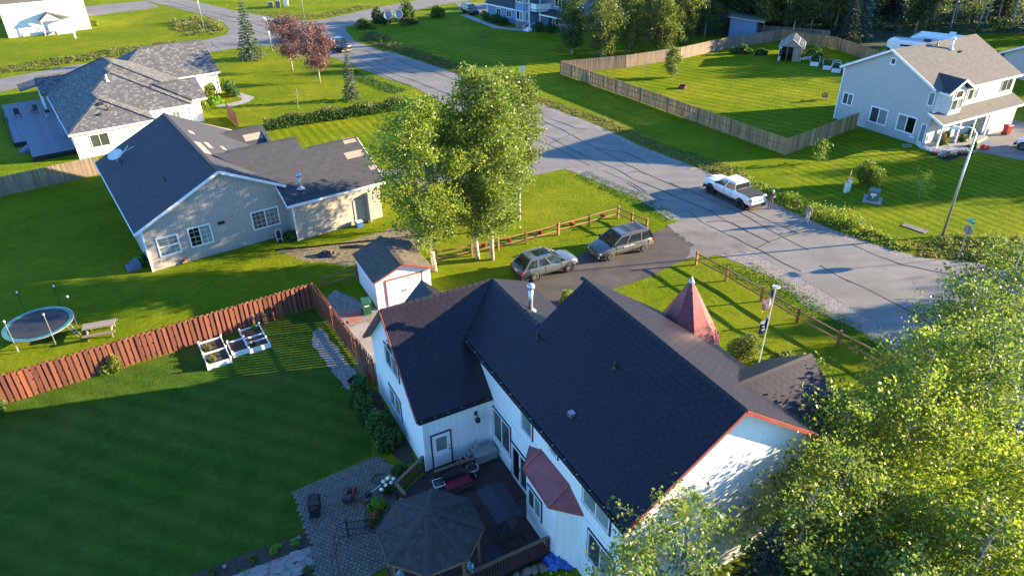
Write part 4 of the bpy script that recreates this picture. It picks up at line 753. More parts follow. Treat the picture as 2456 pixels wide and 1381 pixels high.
# its deck
DK = thing('raised_deck', 'blue-grey raised plank deck behind the hip-roofed house', 'deck', (-43.93, 70.46, 0), 35)
pm = MB().box((0, 0, 0), (.27, 1, .04)).data('plank', 'deck_grey')
for i in range(18):
    x = -.6 - i * .28; y0 = 2.4 if i < 14 else 8.6; o = inst('plank', pm, DK, (x, (y0 + 26) / 2, .5)); o.scale = (1, 26 - y0, 1)
m = MB(); m.frame((-4.4, 2.4, 0), (3.9, 0, 0), (0, .05, 0), (0, 0, .5)); m.frame((-4.45, 2.4, 0), (.05, 0, 0), (0, 6.2, 0), (0, 0, .5)); m.frame((-5.6, 8.6, 0), (1.2, 0, 0), (0, .05, 0), (0, 0, .5)); m.frame((-5.6, 8.6, 0), (.05, 0, 0), (0, 17.4, 0), (0, 0, .5)); m.build('skirt', 'black_plastic', DK)
m = MB()
for i in range(3): m.box((-4.6 - i * .3, 6.5, 0), (.3, 1.4, .46 - i * .15))
m.build('steps', 'deck_grey', DK)
# ---------------------------------------------------------------- two-storey sage house on the right
SH = thing('sage_house', 'two storey sage green house with tan roof and front porch on the right', 'house', (37.286, 79.95, 0), -61.4)
sz = lambda x: 8.7 - .505 * abs(x - 5.3)
w = MB(); w.face([(0, 0, 0), (11.1, 0, 0), (11.1, 0, 5.7), (5.3, 0, 8.6), (0, 0, 5.9)]); w.face([(0, 13.4, 0), (0, 0, 0), (0, 0, 5.9), (0, 13.4, 5.9)]); w.face([(11.1, 13.4, 0), (0, 13.4, 0), (0, 13.4, 5.9), (5.3, 13.4, 8.6), (11.1, 13.4, 5.7)])
w.build('wall', 'wall_sage', SH)
w = MB(); w.face([(11.1, 0, 0), (11.1, 13.4, 0), (11.1, 13.4, 5.7), (11.1, 0, 5.7)]); w.face([(11.1, 8, 0), (12.2, 8, 0), (12.2, 8, 2.85), (11.1, 8, 2.85)]); w.face([(12.2, 8.0, 0), (12.2, 13.4, 0), (12.2, 13.4, 2.85), (12.2, 8.0, 2.85)]); w.build('front_wall', 'wall_sage_pale', SH)
rf = MB(); rf.slab([(-.4, -.32, sz(-.4)), (5.3, -.32, 8.7), (5.3, 13.8, 8.7), (-.4, 13.8, sz(-.4))], .15); rf.slab([(5.3, -.32, 8.7), (11.0, -.32, sz(11)), (11.45, 5.0, sz(11.45)), (11.45, 13.8, sz(11.45)), (5.3, 13.8, 8.7)], .15)
rs = rf.build('roof', 'shingle_tan', SH)
rf = MB(); rf.slab([(10.85, -.36, 3.62), (12.7, -.36, 2.78), (12.7, 13.9, 2.78), (10.85, 13.9, 3.62)], .12); rf.build('porch_roof', 'shingle_tan', SH)
m = MB(); m.face([(11.1, 1.0, 3.0), (11.75, 1.5, 3.0), (11.75, 1.5, 5.6), (11.1, 1.0, 5.6)]); m.face([(11.75, 1.5, 3.0), (11.75, 3.5, 3.0), (11.75, 3.5, 5.6), (11.75, 2.5, 6.4), (11.75, 1.5, 5.6)]); m.face([(11.75, 3.5, 3.0), (11.1, 4.0, 3.0), (11.1, 4.0, 5.6), (11.75, 3.5, 5.6)]); bay = m.build('bay', 'wall_sage_pale', SH)
window(bay, (11.75, 1.6, 3.65), Yv, nX, 1.8, 1.1, 2, 1, glass=CG); window(bay, (11.75, 1.95, 4.85), Yv, nX, 1.1, .75, 1, 1, glass='glass')
m = MB(); m.slab([(12.05, .35, 5.58), (12.05, 2.5, 6.72), (7.6, 2.5, 6.85), (10.0, .35, 5.58)], .12); m.slab([(12.05, 2.5, 6.72), (12.05, 4.65, 5.58), (10.0, 4.65, 5.58), (7.6, 2.5, 6.85)], .12); m.build('dormer_roof', 'shingle_dark', SH)
t = MB()
for a, b in (((-.42, -.38, 5.75), (5.3, -.38, 8.62)), ((5.3, -.38, 8.62), (11.0, -.38, 5.78)), ((11.48, 4.8, 5.52), (11.48, 13.8, 5.52)), ((10.85, -.42, 3.55), (12.72, -.42, 2.7)), ((12.75, -.4, 2.7), (12.75, 13.9, 2.7)), ((12.1, .3, 5.5), (12.1, 2.5, 6.66)), ((12.1, 2.5, 6.66), (12.1, 4.7, 5.5)), ((10.2, .3, 5.5), (12.1, .3, 5.5))): t.bar(a, b, .06, .22)
corner_boards(t, [(0, 0, 0, 5.8), (12.5, .0, 0, 2.75), (12.5, 3.0, 0, 2.75), (12.5, 5.5, 0, 2.75), (12.5, 8.0, 0, 2.75)], .14); t.build('trim', 'white_trim', SH)
window(SH, (5.2, 0, 7.15), X, nY, .62, .72, 1, 1, glass='glass', fw=.1); window(SH, (.55, 0, 1.85), X, nY, 1.35, 1.35, 2, 1, glass=CG, fw=.11); window(SH, (4.3, 0, .85), X, nY, 2.15, 1.75, 2, 1, glass=CG, fw=.12); window(SH, (7.6, 0, .85), X, nY, 2.15, 1.8, 2, 1, glass=('glass_curtain_sky', 'glass_black'), fw=.12); window(SH, (10.35, 0, .35), X, nY, .62, 1.95, 1, 1, glass='glass_curtain_sky', fw=.07)
window(SH, (10.25, 0, 4.15), X, nY, .65, 1.35, 1, 1, glass='glass_curtain_sky', fw=.07)
window(SH, (11.1, 5.2, 4.0), Yv, nX, 1.7, 1.15, 2, 1, glass=CG); window(SH, (11.1, 11.0, 4.0), Yv, nX, 1.9, 1.25, 2, 1, glass='glass'); window(SH, (11.1, 3.9, 3.7), Yv, nX, 1.0, 1.5, 1, 1, glass='glass_curtain_sky')
m = MB(); m.frame((12.2, 8.5, .02), (0, 4.6, 0), (0, 0, 2.25), (.05, 0, 0)); gd = m.build('garage_door', 'wall_sage_pale', SH)
for i in range(1, 4): MB().frame((12.25, 8.5, .02 + i * .56), (0, 4.6, 0), (0, 0, .02), (.004, 0, 0)).build('panel_joint', 'grey_plastic', gd)
vent_pipe('flue', SH, (6.6, 7.6, sz(6.6)), .95, .13, 'white_trim', True); vent_pipe('vent_pipe', SH, (5.8, 6.3, sz(5.8)), .5, .05); MB().box((7.2, 8.5, sz(7.2)), (.35, .35, .12)).build('roof_vent', 'black_plastic', SH)
m = MB(); m.slab([(11.15, -.2, .3), (13.2, -.2, .3), (14.0, 2.5, .3), (13.0, 7.9, .3), (11.15, 7.9, .3)], .3); m.build('porch_floor', 'concrete', SH)
m = MB()   # white lattice skirt
pth = [(10.6, -.32), (11.4, -.75), (12.6, -.75), (13.6, -.1), (14.3, 2.4)]
for a, b in zip(pth, pth[1:]):
    L = math.dist(a, b); d = (V(*b, 0) - V(*a, 0)).normalized(); n_ = int(L / .13)
    for i in range(n_ + 1):
        p = V(*a, .05) + d * (L * i / max(n_, 1))
        for s in (-1, 1):
            q = p + d * .3 * s + V(0, 0, .36); m.bar(p + V(0, 0, 0), q, .012, .03)
    m.bar((*a, .44), (*b, .44), .03, .06)
m.build('lattice_skirt', 'white_trim', SH)
# ---------------------------------------------------------------- far right house (partly out of view)
FR = thing('grey_house', 'pale grey house with white eaves at the right edge behind the tan roof', 'house', (66.5, 97.5, 0), -61.4)
w = MB(); w.face([(0, 0, 0), (9, 0, 0), (9, 0, 3.0), (4.5, 0, 5.1), (0, 0, 3.0)]); w.face([(0, 14, 0), (0, 0, 0), (0, 0, 3.0), (0, 14, 3.0)]); w.face([(9, 0, 0), (9, 14, 0), (9, 14, 3), (9, 0, 3)]); w.face([(9, 14, 0), (0, 14, 0), (0, 14, 3.0), (4.5, 14, 5.1), (9, 14, 3.0)]); w.build('wall', 'wall_sage', FR)
rf = MB(); rf.slab([(-.5, -.4, 2.9), (4.5, -.4, 5.25), (4.5, 14.3, 5.25), (-.5, 14.3, 2.9)], .15); rf.slab([(4.5, -.4, 5.25), (9.5, -.4, 2.9), (9.5, 14.3, 2.9), (4.5, 14.3, 5.25)], .15); rf.build('roof', 'shingle_tan', FR)
t = MB(); t.bar((-.5, -.45, 2.82), (4.5, -.45, 5.17), .06, .24); t.bar((4.5, -.45, 5.17), (9.5, -.45, 2.82), .06, .24); t.build('trim', 'white_trim', FR)
# ---------------------------------------------------------------- blue house at the top
BH = thing('blue_house', 'two storey blue house with bay windows and balcony at the top of the wide lawn', 'house', (1.118, 134.856, 0), -52)
w = MB()
w.face([(-10, 1.6, 0), (0, 1.6, 0), (0, 1.6, 2.8), (-10, 1.6, 2.8)]); w.face([(-10, 10, 0), (-10, 1.6, 0), (-10, 1.6, 2.8), (-10, 5.8, 5), (-10, 10, 2.8)])
w.face([(0, .6, 0), (.4, 0, 0), (.4, 0, 6.2), (0, .6, 6.2)]); w.face([(.4, 0, 0), (2.9, 0, 0), (2.9, 0, 6.2), (.4, 0, 6.2)]); w.face([(2.9, 0, 0), (3.6, .6, 0), (3.6, .6, 6.2), (2.9, 0, 6.2)]); w.face([(0, 1.6, 0), (0, .6, 0), (0, .6, 6.2), (0, 1.6, 6.2)]); w.face([(3.6, .6, 0), (3.6, 3.2, 0), (3.6, 3.2, 6.2), (3.6, .6, 6.2)])
w.face([(3.6, 3.2, 0), (10.6, 3.2, 0), (10.6, 3.2, 6.2), (3.6, 3.2, 6.2)]); w.face([(10.6, 3.2, 0), (10.6, 13, 0), (10.6, 13, 6.2), (10.6, 8, 9), (10.6, 3.2, 6.2)]); w.face([(0, 1.6, 2.8), (0, 12, 2.8), (0, 12, 6.2), (0, 1.6, 6.2)][::-1]); w.face([(10.6, 13, 0), (-10, 13, 0), (-10, 13, 3), (10.6, 13, 6.2)])
w.build('wall', 'wall_blue', BH)
rf = MB(); rf.slab([(-10.6, 1.1, 2.7), (0, 1.1, 2.7), (0, 5.8, 5.1), (-10.6, 5.8, 5.1)], .14); rf.slab([(-10.6, 5.8, 5.1), (0, 5.8, 5.1), (0, 10.6, 2.7), (-10.6, 10.6, 2.7)], .14); rf.slab([(-.4, -.4, 6.2), (11, -.4, 6.2), (11, 8, 9.2), (-.4, 8, 9.2)], .14); rf.slab([(-.4, 8, 9.2), (11, 8, 9.2), (11, 13.4, 6.2), (-.4, 13.4, 6.2)], .14); rf.build('roof', 'shingle_dark', BH)
rf = MB(); rf.slab([(5.0, 1.7, 2.65), (10.8, 1.7, 2.65), (10.8, 3.2, 3.5), (6.2, 3.2, 3.5)], .12); rf.build('porch_roof', 'shingle_dark', BH)
t = MB(); t.bar((-10.6, 1.05, 2.62), (0, 1.05, 2.62), .06, .22); t.bar((5.0, 1.65, 2.55), (10.8, 1.65, 2.55), .06, .22); corner_boards(t, [(3.6, .6, 0, 6.2), (10.6, 3.2, 0, 6.2), (5.1, 1.8, 0, 6.2), (-10, 1.6, 0, 2.7), (0, .6, 0, 6.2)], .16); t.build('trim', 'white_trim', BH)
m = MB(); m.face([(.38, -.03, 0), (2.92, -.03, 0), (2.92, -.03, 1.15), (.38, -.03, 1.15)]); m.face([(2.92, -.03, 0), (3.63, .58, 0), (3.63, .58, 1.15), (2.92, -.03, 1.15)]); m.build('stone_base', 'stone', BH)
for z_ in (1.35, 4.3):
    window(BH, (.7, 0, z_), X, nY, 1.9, 1.6, 2, 1, glass=CG, fw=.11); window(BH, (2.98, .08, z_), (.7, .6, 0), (.6, -.7, 0), .72, 1.6, 1, 1, glass='glass_curtain_sky', fw=.09)
window(BH, (7.4, 3.2, 4.0), X, nY, 1.8, 1.6, 2, 1, glass='glass', fw=.11); window(BH, (7.6, 3.2, 1.0), X, nY, 1.8, 1.4, 2, 1, glass=('glass_black', 'glass_curtain_sky'), fw=.1)
for x_ in (-7.3, -4.2): window(BH, (x_, 1.6, 1.0), X, nY, 1.5, 1.2, 2, 1, glass='glass', fw=.1)
MB().frame((5.8, 3.2, .1), (.9, 0, 0), (0, 0, 2.1), (0, -.05, 0)).build('door', 'casing_plum', BH)
m = MB(); m.slab([(3.6, .8, 3.3), (5.2, .8, 3.3), (6.4, 3.2, 3.3), (3.6, 3.2, 3.3)], .2); m.frame((3.6, .8, 3.45), (1.6, 0, 0), (0, 0, .85), (0, .04, 0)); m.frame((5.2, .8, 3.45), (1.2, 2.4, 0), (0, 0, .85), (-.04, 0, 0)); m.bar((3.6, .8, 4.35), (5.2, .8, 4.35), .1, .08); m.bar((5.2, .8, 4.35), (6.4, 3.2, 4.35), .1, .08); m.build('balcony', 'white_trim', BH)
m = MB()
for i in range(3): m.box((4.4, -.1 - i * .3, 0), (1.2, .3, .5 - i * .16))
for s in (3.75, 5.05): m.bar((s, -.8, .8), (s, .6, 1.4), .06, .06); m.box((s, -.8, 0), (.08, .08, .85)); m.box((s, .6, 0), (.08, .08, 1.4))
m.build('entry_steps', 'white_trim', BH)
# ---------------------------------------------------------------- white house in the top left corner
WH = thing('porch_house', 'sunlit white house with gabled side porch in the top left corner', 'house', (-88.49, 131.93, 0), 33.4)
w = MB(); w.face([(0, 0, 0), (13.2, 0, 0), (13.2, 0, 6.0), (0, 0, 6.0)]); w.face([(0, 16, 0), (0, 0, 0), (0, 0, 6), (0, 16, 6)]); w.face([(13.2, 0, 0), (13.2, 18, 0), (13.2, 18, 2.9), (13.2, 0, 6)]); w.face([(13.2, 18, 0), (0, 18, 0), (0, 18, 3), (13.2, 18, 3)]); w.build('wall', 'wall_plain_white', WH)
rf = MB(); rf.slab([(-.5, -.5, 5.9), (13.7, -.5, 5.9), (13.7, 8, 8.5), (-.5, 8, 8.5)], .15); rf.slab([(-.5, 8, 8.5), (13.7, 8, 8.5), (13.7, 18.5, 5.4), (-.5, 18.5, 5.4)], .15); rf.build('roof', 'shingle_tan', WH)
m = MB(); m.slab([(5.3, -2.0, 2.5), (6.9, -2.0, 3.75), (6.9, 0, 3.75), (5.3, 0, 2.5)], .1); m.slab([(6.9, -2.0, 3.75), (10.4, -2.0, 2.5), (10.4, 0, 2.5), (6.9, 0, 3.75)], .1); m.build('porch_roof', 'shingle_tan', WH)
m = MB(); m.face([(5.4, -1.9, 2.4), (8.5, -1.9, 2.4), (6.9, -1.9, 3.6)])
for p in ((5.6, -1.8), (10.2, -1.8)): m.box((*p, 0), (.13, .13, 2.5))
m.frame((7.4, -1.9, 0), (2.9, 0, 0), (0, .06, 0), (0, 0, 1.5)); m.frame((5.6, -1.0, .3), (4.6, 0, 0), (0, 1.0, 0), (0, 0, .1))
for i in range(5): m.frame((8.6 + i * .45, -1.88, 1.5), (.07, 0, 0), (0, .07, 0), (0, 0, .9))
m.build('porch', 'white_trim', WH); m = MB()
for i in range(4): m.box((7.0 - i * .3, -1.4, 0), (.3, 1.0, .6 - i * .15))
m.build('steps', 'grey_plastic', WH); window(WH, (0, 2.6, 1.2), (0, -1, 0), (-1, 0, 0), 1.6, 1.4, 2, 1, glass='glass', fw=.1)
MB().lathe([(.22, -.06), (.3, -.02), (.3, .04), (.22, .08), (.18, .02), (.22, -.06)], (6.05, -1.9, 1.25), 14, 0, 'y').build('wreath', 'black_plastic', WH)
# ---------------------------------------------------------------- white storage shed
SD = thing('storage_shed', 'white storage shed with red trim and double doors beside the birches', 'shed', (-9.13, 40.62, 0), 27.5)
w = MB(); w.face([(.1, 0, 0), (4.0, 0, 0), (4.0, 0, 2.25), (2.05, 0, 3.0), (.1, 0, 2.25)]); w.face([(.1, 4.2, 0), (.1, 0, 0), (.1, 0, 2.25), (.1, 4.2, 2.25)]); w.face([(4.0, 0, 0), (4.0, 4.2, 0), (4.0, 4.2, 2.25), (4.0, 0, 2.25)]); w.face([(4.0, 4.2, 0), (.1, 4.2, 0), (.1, 4.2, 2.25), (2.05, 4.2, 3.0), (4.0, 4.2, 2.25)]); w.build('wall', 'wall_white', SD)
rf = MB(); rf.slab([(-.08, -.22, 2.24), (2.05, -.22, 3.1), (2.05, 4.45, 3.1), (-.08, 4.45, 2.24)], .09); rf.slab([(2.05, -.22, 3.1), (4.2, -.22, 2.24), (4.2, 4.45, 2.24), (2.05, 4.45, 3.1)], .09); rsd = rf.build('roof', 'shingle_shed', SD)
MB().bar((2.05, -.22, 3.12), (2.05, 4.45, 3.12), .3, .03).build('ridge_cap', 'shingle_shed', rsd)
t = MB(); t.bar((-.1, -.25, 2.2), (2.05, -.25, 3.07), .04, .12); t.bar((2.05, -.25, 3.07), (4.22, -.25, 2.2), .04, .12); t.frame((.72, 0, .1), (.1, 0, 0), (0, 0, 1.92), (0, -.04, 0)); t.frame((3.3, 0, .1), (.1, 0, 0), (0, 0, 1.92), (0, -.04, 0)); t.frame((.72, 0, 2.02), (2.68, 0, 0), (0, 0, .1), (0, -.04, 0)); t.build('trim', 'red_trim', SD)
for x_ in (.83, 2.06):
    d_ = MB().frame((x_, 0, .1), (1.21, 0, 0), (0, 0, 1.9), (0, -.05, 0)).build('door', 'wall_white', SD)
    MB().frame((x_ + (1.08 if x_ < 1 else .06), -.05, .95), (.06, 0, 0), (0, 0, .16), (0, -.04, 0)).build('handle', 'metal_grey', d_)
# ---------------------------------------------------------------- far sheds and greenhouse
FS = thing('lean_to_shed', 'blue-grey lean-to shed with pale metal roof among dark trees', 'shed', (36.5, 122.5, 0), -25)
w = MB(); w.face([(0, 0, 0), (4.2, 0, 0), (4.2, 0, 3.0), (0, 0, 3.4)]); w.face([(4.2, 0, 0), (4.2, 4, 0), (4.2, 4, 3.0), (4.2, 0, 3.0)]); w.face([(0, 4, 0), (0, 0, 0), (0, 0, 3.4), (0, 4, 3.4)]); w.build('wall', 'wall_blue', FS)
MB().slab([(-.3, -.4, 3.5), (5.4, -.4, 3.0), (5.4, 4.4, 3.0), (-.3, 4.4, 3.5)], .1).build('roof', 'galvanised', FS)
GN = thing('greenhouse', 'small wooden greenhouse with glazed roof panels and an open door', 'greenhouse', (39.9, 107.0, 0), -23)
m = MB()
for p in ((0, 0), (2.8, 0), (0, 4.6), (2.8, 4.6)): m.box((*p, 0), (.12, .12, 2.1))
m.box((.9, 0, 0), (.1, .1, 2.0)); m.bar((0, 0, 2.1), (2.8, 0, 2.1), .1, .1); m.bar((0, 0, 2.1), (1.4, 0, 3.1), .1, .1); m.bar((1.4, 0, 3.1), (2.8, 0, 2.1), .1, .1); m.bar((2.8, 0, 2.1), (2.8, 4.6, 2.1), .1, .1); m.bar((0, 0, 2.1), (0, 4.6, 2.1), .1, .1); m.build('frame', 'old_plank', GN)
m = MB(); m.face([(1.7, .02, 0), (2.8, .02, 0), (2.8, .02, 2.1), (1.7, .02, 2.1)]); m.face([(2.78, 0, 0), (2.78, 4.6, 0), (2.78, 4.6, 2.1), (2.78, 0, 2.1)]); m.face([(0.02, 4.6, 0), (.02, 0, 0), (.02, 0, 2.1), (.02, 4.6, 2.1)]); m.face([(2.8, 4.58, 0), (0, 4.58, 0), (0, 4.58, 2.1), (1.4, 4.58, 3.1), (2.8, 4.58, 2.1)]); m.face([(0, .02, 2.1), (2.8, .02, 2.1), (1.4, .02, 3.1)]); m.build('wall', 'old_plank', GN)
for s in (-1, 1):
    xe = 1.4 + s * 1.75; bmk = MB(); d = (V(xe, 0, 1.9) - V(1.4, 0, 3.15)); 
    for i in range(6): bmk.bar(V(1.4, -.2 + i * 1.0, 3.15), V(xe, -.2 + i * 1.0, 1.9), .06, .05)
    for k_ in (0, .5, 1): bmk.bar(V(1.4, -.2, 3.15) + d * k_, V(1.4, 4.8, 3.15) + d * k_, .06, .05)
    gb = bmk.build('roof_frame', 'white_trim', GN)
    for i in range(5):
        for k_ in (0, .5):
            p0 = V(1.4, -.17 + i * 1.0, 3.14) + d * (k_ + .02); MB().frame(p0, (0, .94, 0), d * .46, d.cross(V(0, 1, 0)).normalized() * .008).build('pane', 'glass', gb)
m = MB(); m.frame((.05, -.02, .05), (-.25, -.8, 0), (0, 0, 1.95), (.04, -.01, 0)); dd = m.build('door', 'white_trim', GN); MB().frame((.02, -.1, .7), (-.19, -.62, 0), (0, 0, 1.1), (.055, -.015, 0)).build('pane', 'glass', dd)
# ---------------------------------------------------------------- deck and gazebo of the main house
DM = thing('wooden_deck', 'dark stained plank deck behind the white house', 'deck', (-4.872, 26.359, 0), -62.5)
pm = MB().box((0, 0, 0), (1, .135, .035)).data('plank', 'deck_wood')
for i in range(38):
    y = 3.55 - i * .142; x0 = 1.08 if y > .1 else (1.08 + (.1 - y) * .55); x1 = 8.1 if y < 2.7 else (5.9 if y > 2.95 else 5.9)
    if y > 2.85: x1 = 5.3 if y > 3.3 else 5.85
    o = inst('plank', pm, DM, ((x0 + x1) / 2, y, .31)); o.scale = (x1 - x0, 1, 1)
m = MB(); m.slab([(1.1, .05, .30), (2.1, -1.9, .30), (8.05, -1.9, .30), (8.05, 2.9, .30), (5.5, 3.6, .30), (1.1, 3.6, .30)], .28); m.build('substructure', 'deck_wood', DM)
def rail(parent, a, b, z0, h, top='rail_top', body='deck_wood', sp=.13):
    a, b = V(*a, 0), V(*b, 0); L = (b - a).length; d = (b - a) / L; m = MB(); m.bar(a + V(0, 0, z0 + h), b + V(0, 0, z0 + h), .15, .045); tp = m.build('railing', [top], parent)
    m = MB(); m.bar(a + V(0, 0, z0 + h - .08), b + V(0, 0, z0 + h - .08), .04, .09); m.bar(a + V(0, 0, z0 + .12), b + V(0, 0, z0 + .12), .04, .09)
    for p in (a, b): m.box((p.x, p.y, z0 - .1), (.1, .1, h + .1))
    m.build('rail_frame', body, tp); bm_ = MB().box((0, 0, 0), (.04, .04, h - .2)).data('baluster', body)
    for i in range(1, int(L / sp)): inst('baluster', bm_, tp, a + d * (i * sp) + V(0, 0, z0 + .12), (0, 0, math.atan2(d.y, d.x)))
rail(DM, (1.0, -.05), (2.0, -1.8), .33, .95); rail(DM, (2.0, -1.8), (2.85, -1.65), .33, .95); rail(DM, (2.05, .1), (2.15, 2.15), .33, .8, sp=.09); rail(DM, (8.05, 2.85), (8.05, -1.9), .33, .95); rail(DM, (2.95, -1.9), (4.4, -2.6), .33, .9)
MB().box((0, 0, .05), (1.2, 1.2, .02)).build('deck_hatch', 'deck_wood', DM, loc=(4.2, 2.95, .30), rz=0)
GZ = thing('gazebo', 'octagonal gazebo with mottled shingle roof at the deck corner', 'gazebo', (-3.5, 20.0, 0), 2.0)
Rg = 2.2; oc = [V(Rg * math.cos(R(45 * i)), Rg * math.sin(R(45 * i)), 2.5) for i in range(8)]; ap = V(0, 0, 3.72)
m = MB()
for i in range(8): m.slab([oc[i], oc[(i + 1) % 8], ap], .08)
gr = m.build('roof', 'shingle_gaz_a' if 'shingle_gaz_a' in MAT else 'shingle_dark', GZ)
for nm, c in (('shingle_gaz_a', (.045, .042, .040)), ('shingle_gaz_b', (.034, .032, .031)), ('shingle_gaz_c', (.043, .032, .028)), ('shingle_gaz_d', (.056, .052, .048))): mat(nm, c, tuple(x * .75 for x in c), .9, 14, bmp=.2, bscale=60)
tile_planes(gr, [[oc[i], oc[(i + 1) % 8], ap] for i in range(8)], .24, .155, 'shingle_gaz_a', 'shingle', 300, jitter=1, gap=.004, t0=.012, t1=.022, origin=(-3.5, 20, 0), rz=2, mats2=['shingle_gaz_a', 'shingle_gaz_b', 'shingle_gaz_c', 'shingle_gaz_a', 'shingle_gaz_d', 'shingle_gaz_b'])
for i in range(8):
    d = (oc[i] - ap).normalized(); sd_ = d.cross(V(0, 0, 1)).normalized(); ridge_caps(gr, oc[i], ap, (sd_ + V(0, 0, -.2)), (-sd_ + V(0, 0, -.2)), 'shingle_gaz_a', 'hip_cap', .2, .17, .03)
m = MB(); m.lathe([(.3, 3.66), (.22, 3.74), (0, 3.80)], (0, 0, 0), 8); m.build('roof_cap', 'shingle_gaz_a', gr)
m = MB()
for i in range(8): m.bar(oc[i] + V(0, 0, -.05), oc[(i + 1) % 8] + V(0, 0, -.05), .04, .12)
m.build('fascia', 'rail_top', GZ)
for i in range(8):
    p = oc[i] * .88; MB().box((p.x, p.y, 0), (.11, .11, 2.55), 45 * i).build('post', 'rail_top', GZ)
m = MB(); m.slab([V(p.x * .92, p.y * .92, .3) for p in oc], .3); m.build('floor', 'deck_wood', GZ)
m = MB()
for i in (4, 5, 6):
    a, b = oc[i] * .88, oc[(i + 1) % 8] * .88; m.bar((a.x, a.y, 1.25), (b.x, b.y, 1.25), .09, .05); m.bar((a.x, a.y, .5), (b.x, b.y, .5), .05, .05)
m.build('rail', 'rail_top', GZ)
# ---------------------------------------------------------------- fences
def board_fence(name, label, pts, h, bw, period, mt, both=False, rails_near=False, post=2.4, pale=0, alt=None, boards_as_parts=True, pm_='', rail_m=None):
    root = thing(name, label, 'fence', (*pts[0], 0)); o0 = V(*pts[0], 0); bm_ = MB(); hh = h
    bm_.mesh([(-bw / 2, -.011, 0), (bw / 2, -.011, 0), (bw / 2, -.011, hh - .05), (bw * .28, -.011, hh), (-bw * .28, -.011, hh), (-bw / 2, -.011, hh - .05), (-bw / 2, .011, 0), (bw / 2, .011, 0), (bw / 2, .011, hh - .05), (bw * .28, .011, hh), (-bw * .28, .011, hh), (-bw / 2, .011, hh - .05)],
             [(0, 1, 2, 3, 4, 5), (11, 10, 9, 8, 7, 6), (0, 6, 7, 1), (1, 7, 8, 2), (2, 8, 9, 3), (3, 9, 10, 4), (4, 10, 11, 5), (5, 11, 6, 0)])
    bd = bm_.data('board', mt); bd2 = bm_.data('board', alt) if alt else bd; stuff = MB(); rg = random.Random(len(label)); rl = MB(); pmesh = MB().box((0, 0, 0), (.11, .11, h + (.02 if both else -.05))).data('post', pm_ or mt)
    for a, b in zip(pts, pts[1:]):
        a, b = V(*a, 0) - o0, V(*b, 0) - o0; L = (b - a).length; d = (b - a) / L; nrm = V(d.y, -d.x, 0); ang = math.atan2(d.y, d.x); k = int(L / period)
        off = .085 if both else .035; side = -1 if rails_near else 1
        for z in ((.25, h * .55, h - .2) if h > 1.5 else (.25, h - .2)): rl.bar(a + V(0, 0, z), b + V(0, 0, z), .04, .09)
        for i in range(k):
            for s in ((1, -1) if both else (side,)):
                p = a + d * ((i + .5 + (.5 if s < 0 and both else 0)) * L / k) + nrm * (off * s) + V(0, 0, .03 + rg.uniform(-.02, .02))
                if boards_as_parts: inst('board', bd2 if rg.random() < pale else bd, root, p, (rg.uniform(-.012, .012), rg.uniform(-.01, .01), ang))
                else: stuff.frame(p - d * bw / 2, d * bw, nrm * .02, V(0, 0, h))
        n_ = max(1, round(L / post))
        for i in range(n_ + 1): inst('post', pmesh, root, a + d * (L * i / n_), (0, 0, ang))
    rl.build('rail', rail_m or mt, root)
    if stuff.f: tag(stuff.build('board_run', mt, root), kind='stuff')
    return root
board_fence('shadowbox_fence', 'reddish shadowbox fence with gapped boards along the back lawn', [(-29.6, 30.9), (-23.5, 34.75), (-13.4, 41.2)], 1.85, .19, .30, 'fence_red', True, pm_='fence_red_new', alt='fence_red_new', pale=.02)
board_fence('shadowbox_fence', 'reddish shadowbox fence running from the corner to the white house', [(-13.4, 41.2), (-11.6, 38.35), (-8.05, 32.6)], 1.85, .15, .29, 'fence_red', True, pm_='fence_red_new')
board_fence('board_fence', 'weathered brown board fence left of the tan house', [(-62, 49.4), (-47, 61), (-40.2, 66.3)], 1.8, .15, .162, 'fence_grey')
board_fence('board_fence', 'long brown board fence along the road side of the striped lawn', [(7.3, 101.5), (16.2, 87.5), (27.7, 68.4)], 1.75, .135, .15, 'fence_brown', rails_near=True, alt='fence_pale', pale=.09, pm_='fence_brown')
board_fence('board_fence', 'brown board fence joining the sage house wall', [(27.7, 68.4), (38.2, 76.4)], 1.75, .14, .15, 'fence_brown', alt='fence_pale', pale=.06)
board_fence('board_fence', 'sunlit rear board fence with visible rails behind the striped lawn', [(7.3, 101.5), (16.9, 104.4), (25.6, 108.8), (34.5, 115.3), (44.4, 120.3)], 1.75, .15, .155, 'fence_grey', rails_near=False, pm_='fence_brown', boards_as_parts=True, rail_m='fence_brown')
board_fence('board_fence', 'shaded brown board fence behind the greenhouse and garden beds', [(44.4, 120.3), (50.7, 113.9), (53.6, 102.5)], 1.75, .15, .17, 'fence_brown')
board_fence('wood_gate', 'dark brown wooden gate fence beside the hip-roofed house', [(-33.6, 84.0), (-32.2, 81.8), (-31.2, 80.2)], 1.7, .15, .16, 'fence_red')
def split_rail(name, label, pts, h=1.15):
    root = thing(name, label, 'fence', (*pts[0], 0)); o0 = V(*pts[0], 0); pm = MB().box((0, 0, -.05), (.15, .13, h + .05)).data('post', 'log_wood'); rg = random.Random(len(pts))
    for i, p in enumerate(pts): inst('post', pm, root, V(*p, 0) - o0, (rg.uniform(-.03, .03), rg.uniform(-.03, .03), rg.uniform(0, 1)))
    for a, b in zip(pts, pts[1:]):
        for z in (.45, .95):
            a_, b_ = V(*a, 0) - o0, V(*b, 0) - o0; d = (b_ - a_).normalized() * .12; mid = (a_ + b_) / 2 + V(rg.uniform(-.03, .03), rg.uniform(-.03, .03), rg.uniform(-.05, .02))
            MB().tube([a_ - d + V(0, 0, z + rg.uniform(-.03, .03)), mid + V(0, 0, z), b_ + d + V(0, 0, z + rg.uniform(-.03, .03))], [.05, .065, .045], 7).build('rail', 'log_wood', root)
    return root
